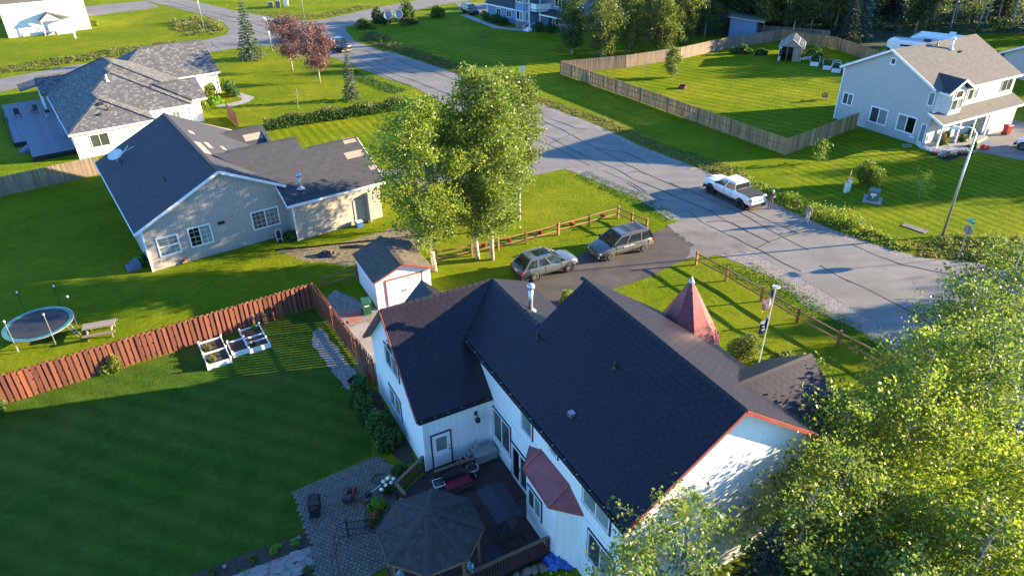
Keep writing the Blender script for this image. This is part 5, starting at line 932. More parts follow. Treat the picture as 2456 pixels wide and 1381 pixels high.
split_rail('split_rail_fence', 'sunlit split rail fence with hanging flower pots beside the driveway', [(-5.6, 47.0), (-3.0, 48.1), (-1.0, 49.0), (1.2, 50.0), (3.8, 51.4), (6.4, 52.9), (9.0, 54.4), (9.95, 53.1), (11.0, 51.9)])
split_rail('split_rail_fence', 'split rail fence between the front lawn and the gravel shoulder', [(13.7, 46.2), (15.3, 43.8), (16.9, 41.0), (18.4, 38.3), (20.0, 35.7), (21.7, 33.3), (23.3, 30.8)])
split_rail('split_rail_fence', 'short dark rail fence between the red fence corner and the shed', [(-13.3, 43.4), (-11.2, 44.8)])
board_fence('privacy_fence', 'short grey board fence panel in the dark trees behind the greenhouse', [(38.5, 125.5), (44, 124.0), (52, 119.5)], 1.6, .3, .31, 'fence_grey')
# ---------------------------------------------------------------- trees
tree('birch_tree', 'leftmost birch of the central clump, its whole white trunk visible by the shed', (-5.7, 45.8, 0), 13.3, 3.2, 66, 27000, 21, lsize=.165, clear=.17, lean=(-.012, .02), tr=.17, group=None, sig=.30)
tree('birch_tree', 'tall middle birch of the central clump behind the split rail fence', (-2.5, 47.7, 0), 14.6, 2.5, 62, 23000, 22, lsize=.165, clear=.15, lean=(-.02, .03), tr=.15, sig=.30)
tree('birch_tree', 'right birch of the central clump with sparse grey upper branches', (-1.5, 47.5, 0), 14.4, 2.4, 58, 22000, 23, 'leaf_birch_dark', lsize=.16, clear=.15, lean=(.01, .035), tr=.15, sig=.32)
tree('birch_tree', 'darker birch rising behind the central clump near the road', (-.6, 52.5, 0), 13.5, 2.0, 50, 13000, 24, 'leaf_birch_dark', lsize=.17, clear=.3, lean=(.0, .0), tr=.11, sig=.32)
tree('birch_tree', 'slim pale birch at the right back of the central clump', (.7, 54.4, 0), 12.4, 1.7, 44, 11000, 25, 'leaf_willow', lsize=.16, clear=.28, lean=(.015, .0), tr=.1, sig=.3)
# large trees at the lower right
RT = [((13.4, 22.2), 7.5, 3.0, 31, 'leaf_birch', 'yellow-green birch overhanging the right gable of the white house'), ((17.2, 23.4), 8.0, 3.1, 32, 'leaf_birch', 'bright birch in the middle of the lower right tree group'), ((21.2, 25.4), 9.0, 3.2, 33, 'leaf_birch_dark', 'birch at the right edge above the lower right corner'), ((22.3, 29.3), 8.6, 2.7, 34, 'leaf_birch_dark', 'darker green tree standing against the road at the right edge'), ((25.6, 31.6), 9.6, 2.6, 35, 'leaf_birch_dark', 'tallest dark tree at the right edge in front of the road bend'), ((16.4, 16.6), 7.2, 3.0, 36, 'leaf_birch', 'dense birch at the bottom right corner'), ((13.4, 14.6), 6.4, 2.4, 37, 'leaf_birch_dark', 'birch along the bottom edge right of the dark spruce'), ((20.4, 18.4), 7.6, 3.0, 38, 'leaf_birch', 'yellowish birch filling the bottom right edge'), ((18.8, 25.6), 8.2, 2.4, 39, 'leaf_birch', 'golden topped birch above the front dormer')]
for (xy, h, r, sd_, lf, lb) in RT: tree('birch_tree', lb, (*xy, 0), h, r, 58, 11500 if r > 2.8 else 9500, sd_, lf, lsize=.145, clear=.12, tr=.14, rise=.6, spread=.40, sig=.22)
tree('birch_tree', 'sparse young birch in front of the right gable wall', (6.0, 16.0, 0), 8.4, 2.4, 34, 5200, 41, 'leaf_birch_dark', lsize=.14, clear=.2, lean=(-.02, .06), tr=.07, sig=.2)
tree('birch_tree', 'thin birch with few leaves at the bottom edge by the house corner', (4.1, 15.0, 0), 7.6, 2.0, 26, 2800, 42, 'leaf_birch_dark', lsize=.12, clear=.3, lean=(-.03, .05), tr=.05, sig=.18)
tree('birch_tree', 'birch whose leaves hang in front of the right gable wall', (12.3, 19.2, 0), 7.2, 2.5, 44, 7500, 44, 'leaf_birch_dark', lsize=.145, clear=.14, tr=.09, sig=.22)
tree('birch_tree', 'airy birch between the spruce and the right gable wall', (10.9, 17.9, 0), 7.0, 2.4, 40, 5200, 47, 'leaf_birch_dark', lsize=.145, clear=.2, tr=.08, sig=.22, lean=(-.02, .03))
tree('birch_tree', 'low leafy birch at the bottom edge right of the dark spruce', (11.6, 16.6, 0), 5.6, 2.3, 44, 9000, 45, 'leaf_birch_dark', lsize=.14, clear=.06, tr=.07, sig=.22)
tree('birch_tree', 'bushy birch at the bottom edge between the spruce and the corner', (14.6, 18.8, 0), 5.8, 2.5, 46, 9000, 46, 'leaf_birch', lsize=.14, clear=.06, tr=.08, sig=.22)
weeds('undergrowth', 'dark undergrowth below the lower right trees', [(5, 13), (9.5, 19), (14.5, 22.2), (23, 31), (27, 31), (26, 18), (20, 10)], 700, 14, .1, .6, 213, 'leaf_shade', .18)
spruce('spruce_tree', 'dark blue spruce at the bottom edge between the birches', (9.1, 17.0, 0), 6.3, 1.8, 43, 'needle_dark', .2, dens=55)
# trees around the junction and the far lawns
spruce('spruce_tree', 'blue spruce in a ringed bed beside the junction', (-39.7, 113.3, 0), 9.2, 2.0, 51, 'needle_blue', .34, whorls=22, per=8, dens=22)
spruce('spruce_tree', 'slender blue spruce beside the road above the hedge', (-20.0, 90.4, 0), 6.6, 1.15, 52, 'needle_blue', .26, whorls=22, per=7, dens=26)
red = dict(leaf='leaf_red', lsize=.2, bark='bark_pale', clear=.2, tr=.1, rise=.9, sig=.3)
tree('cherry_tree', 'left pink-leaved ornamental tree on the sunny lawn', (-31.5, 105.7, 0), 7.4, 2.7, 46, 8500, 53, **red)
tree('cherry_tree', 'right pink-leaved ornamental tree closest to the road', (-26.0, 99.0, 0), 7.6, 2.7, 46, 8500, 54, **red)
tree('sapling', 'almost bare sapling in a small mulch ring on the sunny lawn', (-25.9, 86.8, 0), 2.6, .7, 16, 160, 55, 'leaf_weed', lsize=.12, bark='bark_pale', clear=.25, tr=.025)
tree('sapling', 'tiny young tree on the shaded wide lawn', (-4.0, 121.5, 0), 2.2, .5, 12, 260, 56, 'leaf_shade', lsize=.14, bark='bark_pale', clear=.25, tr=.02)
tree('sapling', 'young tree inside the striped fenced lawn', (22.4, 98.6, 0), 4.0, 1.15, 34, 4200, 57, 'leaf_willow', lsize=.17, bark='bark_pale', clear=.08, tr=.05, sig=.2)
tree('sapling', 'bare twiggy sapling next to the young tree in the fenced lawn', (18.9, 97.8, 0), 3.0, .6, 12, 60, 58, 'leaf_weed', lsize=.12, bark='bark_pale', clear=.3, tr=.03)
tree('sapling', 'small bright sapling on the shaded neighbour lawn near the fence', (30.4, 66.2, 0), 2.3, .55, 14, 420, 59, 'leaf_shrub', lsize=.15, bark='bark_pale', clear=.25, tr=.025)
tree('sapling', 'small sapling right of the transformer box', (35.8, 57.4, 0), 2.4, .6, 16, 480, 60, 'leaf_shrub', lsize=.14, bark='bark_pale', clear=.15, tr=.025)
for (xy, h, r, sd_, lf, lb) in [((9.8, 113.6), 9.2, 2.6, 61, 'leaf_wood', 'dark rounded tree in front of the blue house'), ((14.2, 110.6), 10.5, 2.9, 62, 'leaf_willow', 'bright tall tree at the corner of the fenced lawn'), ((18.8, 113.4), 9.0, 2.6, 63, 'leaf_willow', 'olive green tree behind the rear fence'), ((23.6, 113.0), 8.5, 2.6, 64, 'leaf_willow', 'shaded bushy tree leaning over the rear fence'), ((28.4, 118.6), 12.0, 2.1, 65, 'leaf_willow', 'slender bright poplar behind the rear fence'), ((20.5, 120.5), 11, 2.8, 66, 'leaf_wood', 'dark tree half hidden behind the bright trees'), ((33.0, 124.0), 12.5, 3.4, 67, 'leaf_wood', 'large dark tree left of the lean-to shed')]:
    tree('leafy_tree', lb, (*xy, 0), h, r, 52, 9500, sd_, lf, lsize=.24, bark='bark_pale', clear=.08, tr=.16, sig=.36)
# the wood behind: two leafy kinds and two spruces, copied
def proto(kind, i):
    if kind == 'leafy':
        tk, p = birch_geo(13, 3.4, 46, 8000, 80 + i, clear=.22, tr=.17, sig=.5, spread=.36); return tk.data('trunk', 'bark_birch' if i % 2 else 'bark_pale', True), leaf_mesh('crown', p, .36, 'leaf_wood' if i < 2 else 'leaf_willow', .7, i)
    tk, p, a = spruce_geo(14, 2.6, 90 + i, 26, 8, 16); return tk.data('trunk', 'bark_dark'), leaf_mesh('crown', p, .5, 'needle_dark' if i % 2 else 'needle_blue', .4, i, a)
PL = [proto('leafy', i) for i in range(4)]; PS = [proto('spruce', i) for i in range(2)]
def wood_tree(xy, pr, s, name, label, group, rz):
    t = thing(name, label, 'tree', (*xy, 0), rz, group); t.scale = (s, s, s * random.uniform(.92, 1.12)); inst('trunk', pr[0], t); inst('crown', pr[1], t)
spot = [(39.5, 127), (43.5, 129), (47, 126), (50.5, 124), (45, 134), (52, 131), (56, 127), (61, 128.5), (40, 136), (35, 132), (30, 129), (58, 134), (64, 134), (48, 140), (36, 142), (27, 136), (24, 128), (54, 143), (62, 142), (70, 138), (43, 149), (33, 151), (68, 147), (76, 146), (22, 143), (58, 152), (50, 153), (84, 141), (90, 136), (80, 153), (70, 156), (40, 158), (92, 147), (28, 160), (62, 162), (98, 141), (100, 132)]
rg = random.Random(5)
for i, s in enumerate(spot):
    sp = (i % 3 == 1); wood_tree(s, PS[i % 2] if sp else PL[i % 4], rg.uniform(.85, 1.2), 'spruce_tree' if sp else 'leafy_tree', 'tall dark spruce in the wood at the top right' if sp else 'leafy tree in the shaded wood at the top right', 'spruces of the wood' if sp else 'leafy trees of the wood', rg.uniform(0, 360))
wood_tree((56.5, 119.5), PS[0], .95, 'spruce_tree', 'big spruce with sunlit top behind the garden beds', None, 40); wood_tree((54.0, 117.0), PS[1], .72, 'spruce_tree', 'smaller spruce beside the big sunlit one behind the garden beds', None, 100)
wood_tree((47.0, 122.0), PL[1], .85, 'leafy_tree', 'broad dark tree directly behind the greenhouse', None, 10); wood_tree((42.5, 123.5), PL[2], .8, 'leafy_tree', 'dark tree left of the broad one behind the greenhouse', None, 80); wood_tree((67.5, 122.5), PL[0], .85, 'leafy_tree', 'dark leafy tree behind the parked campers', None, 200)
ORD = ['first', 'second', 'third', 'fourth', 'fifth', 'sixth', 'seventh', 'eighth', 'ninth', 'tenth', 'eleventh', 'twelfth', 'thirteenth', 'fourteenth']
for i, (x, y) in enumerate(sorted([(72, 128), (75.5, 126.5), (78, 130), (80.5, 127), (84, 131), (86.5, 127.5), (90, 130), (93, 127), (76, 133), (82, 135), (88, 134), (95, 131), (73.5, 131), (97, 126)])):
    t = thing('birch_tree', ORD[i] + ' white-trunked birch from the left in the row at the top right', 'tree', (x, y, 0), i * 50, 'white-trunked birches at the top right'); t.scale = (1, 1, rg.uniform(.95, 1.2)); 
    if i == 0: tk_, pp_ = birch_geo(15, 2.2, 34, 3800, 99, clear=.42, tr=.14, sig=.5, lean=(.03, .01)); bt, bc = tk_.data('trunk', 'bark_birch', True), leaf_mesh('crown', pp_, .34, 'leaf_wood', .7, 99)
    inst('trunk', bt, t); inst('crown', bc, t)
# trees standing outside the frame on the right; their shade falls into the picture
for i, (x, y, k_, s) in enumerate([(42, 38.5, 0, .42), (45, 41.5, 1, .5), (44, 34.5, 3, .48), (49, 37, 2, .5), (40, 30.5, 1, .5), (66, 48.0, 1, .7), (74, 50, 2, .72), (80, 46.5, 0, .8), (78, 65, 1, .9), (85, 67, 0, .95), (74, 70, 3, .8), (70, 64.5, 2, .6), (92, 84, 2, .9), (98, 88, 1, .9), (104, 96, 0, .95), (96, 104, 3, 1), (90, 110, 2, .9), (88, 107.5, 1, 1.1), (92.5, 111.5, 0, 1.15), (108, 112, 1, 1.05), (104, 120, 0, 1.1), (112, 128, 2, 1.1)]):
    wood_tree((x, y), PL[k_], s, 'leafy_tree', 'leafy tree beyond the right edge casting shade on the lawns and road', 'trees beyond the right edge', i * 47)
# ---------------------------------------------------------------- shrubs, hedge, weeds
shrub('shrub', 'small bright bush in front of the red fence', (-24.2, 34.5, 0), .8, .7, 1.45, 1700, 101, 'leaf_shrub', .14); shrub('shrub', 'dark bush at the left edge below the red fence', (-29.2, 30.4, 0), 1.3, 1.1, 1.7, 2600, 102, 'leaf_shade', .14)
shrub('shrub', 'rounded sunlit bush beside the utility pedestal', (32.5, 60.4, 0), 1.5, 1.4, 2.5, 5200, 103, 'leaf_shrub', .15, lumps=14)
for i, (x, y, r, h) in enumerate([(-8.6, 31.0, .8, 1.7), (-8.0, 29.7, .8, 1.9), (-7.2, 28.5, .8, 1.9), (-6.6, 27.6, .75, 1.5)]): shrub('lilac_shrub', ['lilac shrub next to the wheelbarrow by the white wall', 'second lilac shrub from the wheelbarrow by the white wall', 'third lilac shrub from the wheelbarrow by the white wall', 'smallest lilac shrub near the patio by the white wall'][i], (x, y, 0), r, r, h, 2100, 110 + i, 'leaf_shade', .15, 'lilac shrubs by the white wall')
shrub('shrub', 'leafy bush beside the front garden bed next to the flagpole', (13.9, 34.6, 0), 1.25, 1.15, 2.2, 3600, 120, 'leaf_willow', .13); shrub('shrub', 'low bush between the flagpole and the front dormer', (16.0, 34.0, 0), 1.1, .9, 1.2, 2200, 121, 'leaf_willow', .13); shrub('shrub', 'yellow-green shrub by the driveway behind the flue', (3.7, 41.2, 0), .7, .6, 1.1, 900, 122, 'leaf_shrub', .13)
shrub('shrub', 'grassy clump at the corner of the tan house', (-27.5, 47.6, 0), .7, 1.2, .9, 1500, 123, 'leaf_shade', .2); shrub('shrub', 'dark bush in the inner corner of the tan house', (-17.6, 51.4, 0), .7, .5, .9, 900, 124, 'leaf_shade', .14)
for i, (x, y, rx, h, lf) in enumerate([(-38.6, 92.5, 1.5, 1.9, 'leaf_shrub'), (-36.4, 93.2, 1.5, 2.2, 'leaf_shade'), (-37.2, 89.6, 1.4, 1.0, 'leaf_lime'), (-37.6, 86.4, 1.0, 1.6, 'leaf_shrub')]): shrub('shrub', ['bush against the garage wall of the hip-roofed house', 'darker bush beside the curved garden path', 'low lime green planting inside the curved garden path', 'bright bush by the gate of the hip-roofed house'][i], (x, y, 0), rx, rx, h, 1700, 130 + i, lf, .2)
hp = [(-27.9, 79.2), (-23.1, 82.1), (-18.1, 84.2), (-12.4, 87.3), (-11.6, 86.2), (-17.5, 83.0), (-22.5, 80.8), (-27.3, 78.2)]
hd = thing('hedge', 'long leafy hedge between the sunny lawns', 'hedge', (-20, 83, 0)); pp = scatter(hp, 9000, 8); zz = RNG.uniform(.05, 1, 9000) ** .7 * (1.15 + .25 * np.sin(pp[:, 0] * 1.7)); P3 = np.stack([pp[:, 0] + 20, pp[:, 1] - 83, zz], 1); inst('foliage', leaf_mesh('foliage', P3, .2, 'leaf_shade', .7, 9), hd)
pp = scatter(hp, 2600, 12); P3 = np.stack([pp[:, 0] + 20, pp[:, 1] - 83, 1.15 + .25 * np.sin(pp[:, 0] * 1.7) + RNG.uniform(-.1, .22, 2600)], 1); inst('new_growth', leaf_mesh('new_growth', P3, .18, 'leaf_weed', .6, 10), hd)
for i, (x, y, rx, h, lf) in enumerate([(-25.8, 136.0, 2.4, 1.6, 'leaf_willow'), (-22.5, 139.2, 2.2, 2.6, 'leaf_wood'), (-24.3, 141.0, 1.8, 2.4, 'leaf_wood'), (-19.2, 143.0, 2.0, 4.2, 'leaf_wood'), (-13.6, 145.0, 1.7, 2.6, 'leaf_shrub'), (-18.0, 138.5, 2.2, 1.2, 'leaf_willow')]): shrub('shrub', ['grey-green shrub at the corner of the junction', 'dark dense shrub behind the satellite dishes', 'second dark shrub at the far side of the junction corner', 'tall conical shrub beside the satellite dishes', 'small bright bush on the edge of the wide lawn', 'low shrub bed below the satellite dishes'][i], (x, y, 0), rx, rx, h, 1900, 140 + i, lf, .3)
for i, (x, y, rx, h) in enumerate([(-4.2, 141.0, 1.5, 1.7), (-2.2, 138.6, 1.5, 1.7), (-.6, 136.7, 1.2, 1.6), (5.3, 131.0, 1.4, 1.7), (7.4, 129.6, 1.4, 1.6)]): shrub('shrub', ['leftmost shrub along the blue garage wall', 'middle shrub along the blue garage wall', 'shrub between the blue garage wall and the bay', 'dark round shrub right of the blue entry steps', 'second dark round shrub right of the blue entry steps'][i], (x, y, 0), rx, rx, h, 1400, 150 + i, 'leaf_shade', .28)
shrub('shrub', 'leafy bush against the rear fence left of the greenhouse', (35.5, 111.6, 0), 2.0, 1.2, 1.3, 1500, 160, 'leaf_shade', .25); shrub('shrub', 'grey-green planting against the fence next to the greenhouse', (38.2, 110.8, 0), 1.4, 1.0, 1.0, 1000, 161, 'leaf_wood', .25)
shrub('shrub', 'small dark shrub under the large sage windows', (42.2, 72.2, 0), .7, .6, .9, 800, 162, 'leaf_shade', .15)
shrub('shrub', 'round bush by the porch drive of the white corner house', (-79.5, 142.0, 0), 2.0, 1.3, 1.5, 1200, 163, 'leaf_shrub', .3)
weeds('roadside_weeds', 'tall wild weeds along the right side of the road', [*offs(ROAD_R[1:14], 1.0), *offs(ROAD_R[1:14], 3.4)[::-1]], 1700, 8, .06, .42, 201, size=.18)
weeds('roadside_weeds', 'leafy green weeds by the truck and the walkers', [(20.9, 61.5), (24.2, 54.6), (26.8, 50.6), (29.2, 48.2), (31.0, 47.6), (30.0, 50.0), (27.4, 53.4), (24.6, 58.6), (22.6, 62.6)], 330, 18, .25, .95, 202, 'leaf_shrub', .22)
weeds('roadside_weeds', 'shaded tall grass around the stop sign', [(30.6, 47.0), (36, 45.8), (44, 43.6), (50, 45), (40, 49.6), (33.5, 50.4)], 900, 9, .12, .6, 203, 'leaf_weed', .2)
weeds('roadside_weeds', 'pale weeds along the wide lawn edge', [(-25.4, 126), (-19.3, 118.2), (-10.8, 108.2), (-2, 97), (-.4, 98.5), (-9.6, 111), (-17.6, 121.5), (-22, 129), (-25, 132)], 900, 8, .12, .7, 204, 'leaf_weed', .28)
weeds('roadside_weeds', 'wild bushy growth at the far street corner', [(-52, 132), (-56, 131), (-62, 138), (-66, 147), (-62, 150), (-55, 142.5), (-51.6, 137)], 420, 10, .15, 1.0, 205, 'leaf_weed', .34)
weeds('roadside_weeds', 'tall straw coloured weeds along the side street', [(-53.5, 126), (-58, 119.3), (-66, 113.6), (-76, 104.5), (-79, 109), (-68, 119), (-58, 127)], 800, 7, .1, .5, 206, 'leaf_weed', .28)
weeds('roadside_weeds', 'dry grass strip north of the junction', [(-45, 147), (-38, 144.4), (-35, 147), (-28, 158), (-31, 160), (-38, 150), (-52, 156), (-53, 154)], 400, 6, .1, .35, 207, 'leaf_weed', .28)
weeds('tall_grass', 'long green grass on the verge left of the road', [(7.6, 65.0), (9.6, 62.2), (12.2, 58.8), (14.0, 54.6), (12.9, 53.2), (10.8, 57.0), (8.4, 60.6), (6.0, 63.6)], 700, 5, .02, .10, 208, 'leaf_shade', .1, cat='grass')
weeds('tall_grass', 'green grass strip between the gravel and the rail fence', [(16.6, 46.2), (18.6, 43.6), (20.4, 40.2), (22.2, 36.6), (23.4, 33.8), (22.6, 33.4), (20.8, 36.4), (18.6, 39.6), (16.2, 43.6), (15.0, 45.9)], 800, 5, .02, .09, 209, 'leaf_shade', .1, cat='grass')
weeds('tall_grass', 'grass fringe along the road below the sunny lawn', [(-22.8, 105.8), (-17.3, 98.6), (-13.5, 94.6), (-15.0, 92.6), (-19.5, 98), (-24, 104.4)], 700, 5, .03, .2, 210, 'leaf_shade', .18, cat='grass')
weeds('gravel_weeds', 'sparse weeds growing in the gravel shoulder', [(17.9, 46.4), (20.0, 42.5), (23.8, 35.0), (22.9, 34.6), (19.3, 41.4), (17.2, 45.6)], 200, 8, .04, .14, 211, 'leaf_shrub', .13)

weeds('undergrowth', 'dark undergrowth beneath the trees of the wood', [(26, 123), (34, 127.5), (46, 125), (54, 119), (68, 124), (100, 124), (110, 150), (60, 170), (22, 160)], 900, 26, .5, 2.6, 212, 'leaf_wood', .55, spread=.9)
# ---------------------------------------------------------------- vehicles
def paint(name, c, flake=0.0):
    m, nt, bs = nodes(name); bs.inputs['Base Color'].default_value = (*c, 1); bs.inputs['Roughness'].default_value = 0.32; bs.inputs['Metallic'].default_value = flake; bs.inputs['Coat Weight'].default_value = .8; bs.inputs['Coat Roughness'].default_value = .05
    n = noise(nt, coord(nt, 'Object'), 3.0); nt.links.new(ramp(nt, n, tuple(x * .88 for x in c), c), bs.inputs['Base Color']); return m
paint('paint_white', (.80, .80, .79)); paint('paint_grey', (.125, .125, .13), .3); paint('paint_blue_grey', (.12, .14, .16), .3); paint('paint_navy', (.02, .03, .05), .4); paint('paint_taupe', (.26, .235, .21), .3)
mat('lamp_red', (.45, .01, .015), (.35, .01, .012), .2); mat('lamp_clear', (.42, .44, .46), (.3, .31, .33), .12); mat('plate', (.75, .75, .72), (.65, .6, .3), .5, 9); mat('glass_car', (.02, .026, .03), (.012, .016, .02), .04, spec=.9)
def loft(m, st, mm=0):
    """st: stations (x, ring points [(y,z)...]) from the middle bottom round one side to the middle top, mirrored"""
    rings = []
    for x, ring in st:
        full = [(x, y, z) for y, z in ring] + [(x, -y, z) for y, z in ring[::-1][1:-1] if True]
        rings.append(full)
    n = len(rings[0]); vs_ = [p for r in rings for p in r]; fs = []
    for i in range(len(rings) - 1):
        for j in range(n): fs.append((i * n + j, (i + 1) * n + j, (i + 1) * n + (j + 1) % n, i * n + (j + 1) % n))
    fs.append(tuple(range(n))); fs.append(tuple((len(rings) - 1) * n + j for j in range(n))[::-1]); m.mesh(vs_, fs, mm)
def wheel(parent, x, y, r, wd, spokes=5, rim='metal_grey', dark=False, scale=1):
    s = 1 if y > 0 else -1; m = MB(); m.lathe([(r * .62, -wd / 2), (r * .95, -wd / 2), (r, -wd * .35), (r, wd * .35), (r * .95, wd / 2), (r * .62, wd / 2)], (x, y, r), 24, 0, 'y'); w_ = m.build('wheel', 'rubber', parent, True)
    m = MB(); yo = y + s * wd * .42; m.lathe([(r * .64, -.03), (r * .64, .03), (r * .57, .03), (r * .57, -.03)], (x, yo, r), 24, 0, 'y'); m.lathe([(0, -.01), (r * .15, -.01), (r * .15, .03), (0, .03)], (x, yo, r), 12, 0, 'y')
    for i in range(spokes):
        a = 2 * math.pi * i / spokes; d = V(math.cos(a), 0, math.sin(a)); m.bar(V(x, yo, r) + d * r * .1, V(x, yo, r) + d * r * .6, r * .13, .03, 0, (0, 1, 0))
    m.build('rim', rim, w_); MB().lathe([(0, -.005), (r * .6, -.005), (r * .6, .005), (0, .005)], (x, yo - s * .06, r), 18, 0, 'y').build('brake_disc', 'black_metal', w_)
def body_ring(hw, zb, zt, tuck=.1, shoulder=.07):
    return [(0, zb), (hw * .8, zb), (hw * .93, zb + .05), (hw * .985, zb + (zt - zb) * .3), (hw, zb + (zt - zb) * .55), (hw * .975, zt - shoulder), (hw * .93, zt - .015), (hw * .8, zt + .012), (0, zt + .03)]
def car(name, label, loc, rz, L, W, H, stations, cab, wb, wr, paintm, roofm=None, glassm='glass_car', two_tone=None, rails=None, spokes=5, rim='metal_grey', group=None, front_lamps=True, lower=None, bpillars=(.5,), rear_glass=True, cat='car'):
    """stations: (x, zbottom, ztop, halfwidth) rear to front, x from -L/2; cab: (xr0, xf0, xr1, xf1, zbelt, hw0, hw1)"""
    t = thing(name, label, cat, loc, rz); m = MB(); loft(m, [(x, body_ring(hw, zb, zt)) for x, zb, zt, hw in stations]); m.build('body', paintm, t, True)
    xr0, xf0, xr1, xf1, zb, h0, h1 = cab; zt = H - .05; B0 = [(xr0, h0), (xf0, h0), (xf0, -h0), (xr0, -h0)]; T0 = [(xr1, h1), (xf1, h1), (xf1, -h1), (xr1, -h1)]
    bt = [V(x, y, zb - .03) for x, y in B0]; tp = [V(x, y, zt) for x, y in T0]; nm = ('side_window', 'windscreen', 'side_window', 'rear_window')
    for i in range(4):
        j = (i + 1) % 4; MB().face([bt[j], bt[i], tp[i], tp[j]]).build(nm[i], glassm, t)
    ri = [V(xr1 - .05, h1 + .03, zt - .05), V(xf1 + .05, h1 + .03, zt - .05), V(xf1 + .05, -h1 - .03, zt - .05), V(xr1 - .05, -h1 - .03, zt - .05)]; c = V((xr1 + xf1) / 2, 0, H)
    m = MB(); mid = [V(p.x * .9 + c.x * .1, p.y * .82, H - .01) for p in ri]; n_ = 4
    for i in range(4): j = (i + 1) % 4; m.face([ri[i], ri[j], mid[j], mid[i]][::-1])
    m.face(mid[::-1]); 
    for i in range(4): j = (i + 1) % 4; m.face([ri[i] - V(0, 0, .05), ri[j] - V(0, 0, .05), ri[j], ri[i]][::-1])
    m.build('roof', roofm or paintm, t)
    m = MB()
    for i in range(4): m.bar(bt[i], tp[i], .09, .07)
    for k in bpillars:
        for s in (1, -1): 
            x0, x1 = xr0 + (xf0 - xr0) * k, xr1 + (xf1 - xr1) * k; m.bar((x0, s * (h0 + .005), zb), (x1, s * (h1 + .005), zt), .05, .10, 0, (1, 0, 0))
    for s in (1, -1): m.bar((xr0, s * h0, zb), (xf0, s * h0, zb), .03, .04); m.bar((xr1, s * h1, zt - .02), (xf1, s * h1, zt - .02), .05, .06)
    m.build('pillar', paintm, t)
    xw = (wb / 2, -wb / 2); hwm = W / 2
    for x in xw:
        for s in (1, -1):
            a = MB(); a.lathe([(wr * 1.24, -.02), (wr * 1.24, .02), (wr * .5, .02), (wr * .5, -.02)], (x, s * (hwm - .02), wr * 1.02), 22, 0, 'y'); a.build('wheel_arch', lower or 'black_plastic', t); wheel(t, x, s * (hwm - .09), wr, .22, spokes, rim)
    xe = L / 2; m = MB(); MB().box((0, 0, .2), (L * .86, W * .72, .32)).build('chassis', 'black_plastic', t)
    for s in (1, -1): MB().box((xf0 + .05 - .25, s * (h0 + .13), zb + .05), (.14, .2, .15)).build('mirror', 'black_plastic' if lower else paintm, t)
    for s in (1, -1):
        MB().frame((xe - .30, s * hwm * .60, zb - .44), (.2, -s * .0, 0), (-.06, s * hwm * .28, 0), (0, 0, .11)).build('headlight', 'lamp_clear', t)
        MB().frame((-xe + .02, s * hwm * .72, zb - .28), (.12, 0, 0), (0, s * hwm * .24, 0), (0, 0, .2)).build('taillight', 'lamp_red', t)
    MB().box((xe - .06, 0, .38), (.1, .5, .12)).build('number_plate', 'plate', t); MB().box((-xe + .05, 0, .72), (.08, .4, .14)).build('number_plate', 'plate', t)
    MB().box((xe - .1, 0, .3), (.16, W * .86, .22)).build('bumper', lower or 'black_plastic', t); MB().box((-xe + .1, 0, .3), (.16, W * .9, .28)).build('bumper', lower or 'black_plastic', t)
    MB().box((xe - .07, 0, .58), (.06, W * .5, .16)).build('grille', 'black_plastic', t)
    for k in (.12, .5, .88):
        for s in (1, -1):
            x = xr0 + (xf0 - xr0) * k; MB().box((x, s * (hwm - .012), .42), (.012, .03, zb - .45)).build('door_seam', 'black_plastic', t)
    for k in (.3, .7):
        for s in (1, -1): MB().box((xr0 + (xf0 - xr0) * k, s * (hwm - .01), zb - .16), (.2, .05, .035)).build('handle', paintm, t)
    if rails:
        for s in (1, -1): MB().tube([(xr1 + .15, s * h1 * .92, H), (xr1 + .3, s * h1 * .92, H + .07), (xf1 - .35, s * h1 * .92, H + .07), (xf1 - .2, s * h1 * .92, H)], .025, 6).build('roof_rail', rails, t)
    return t
# grey minivan
LV = 5.1
vn = car('minivan', 'dark grey minivan with roof rack parked on the driveway', (8.35, 48.55, .025), 206, LV, 1.98, 1.74, [(-2.5, .42, .92, .82), (-2.42, .32, 1.02, .93), (-1.6, .28, 1.05, .99), (0, .26, 1.04, .99), (1.0, .26, 1.02, .985), (1.6, .28, .98, .97), (2.1, .3, .86, .92), (2.42, .34, .72, .8), (2.54, .42, .6, .6)], (-2.42, 1.42, -2.05, .45, 1.02, .93, .76), 3.03, .34, 'paint_grey', spokes=6, rails='paint_grey', bpillars=(.3, .66), lower='paint_grey')
m = MB()
for i in range(5): m.bar((-1.7, -.42 + i * .21, 1.77), (-.35, -.42 + i * .21, 1.77), .04, .02)
for x in (-1.6, -.5): m.bar((x, -.68, 1.8), (x, .68, 1.8), .06, .03)
m.build('roof_rack', 'black_plastic', vn)
for s in (1, -1):
    MB().box((-.2, s * .995, .62), (3.6, .02, .06)).build('side_moulding', 'paint_taupe', vn); 
    m = MB()
    for i, x in enumerate((-.55, -.42, -.3, -.1, .04, .17, .3)): m.box((x, s * 1.0, .82 + .01 * (i % 2)), (.09, .012, .10 if i % 3 else .07))
    m.build('door_lettering', 'white_trim', vn)
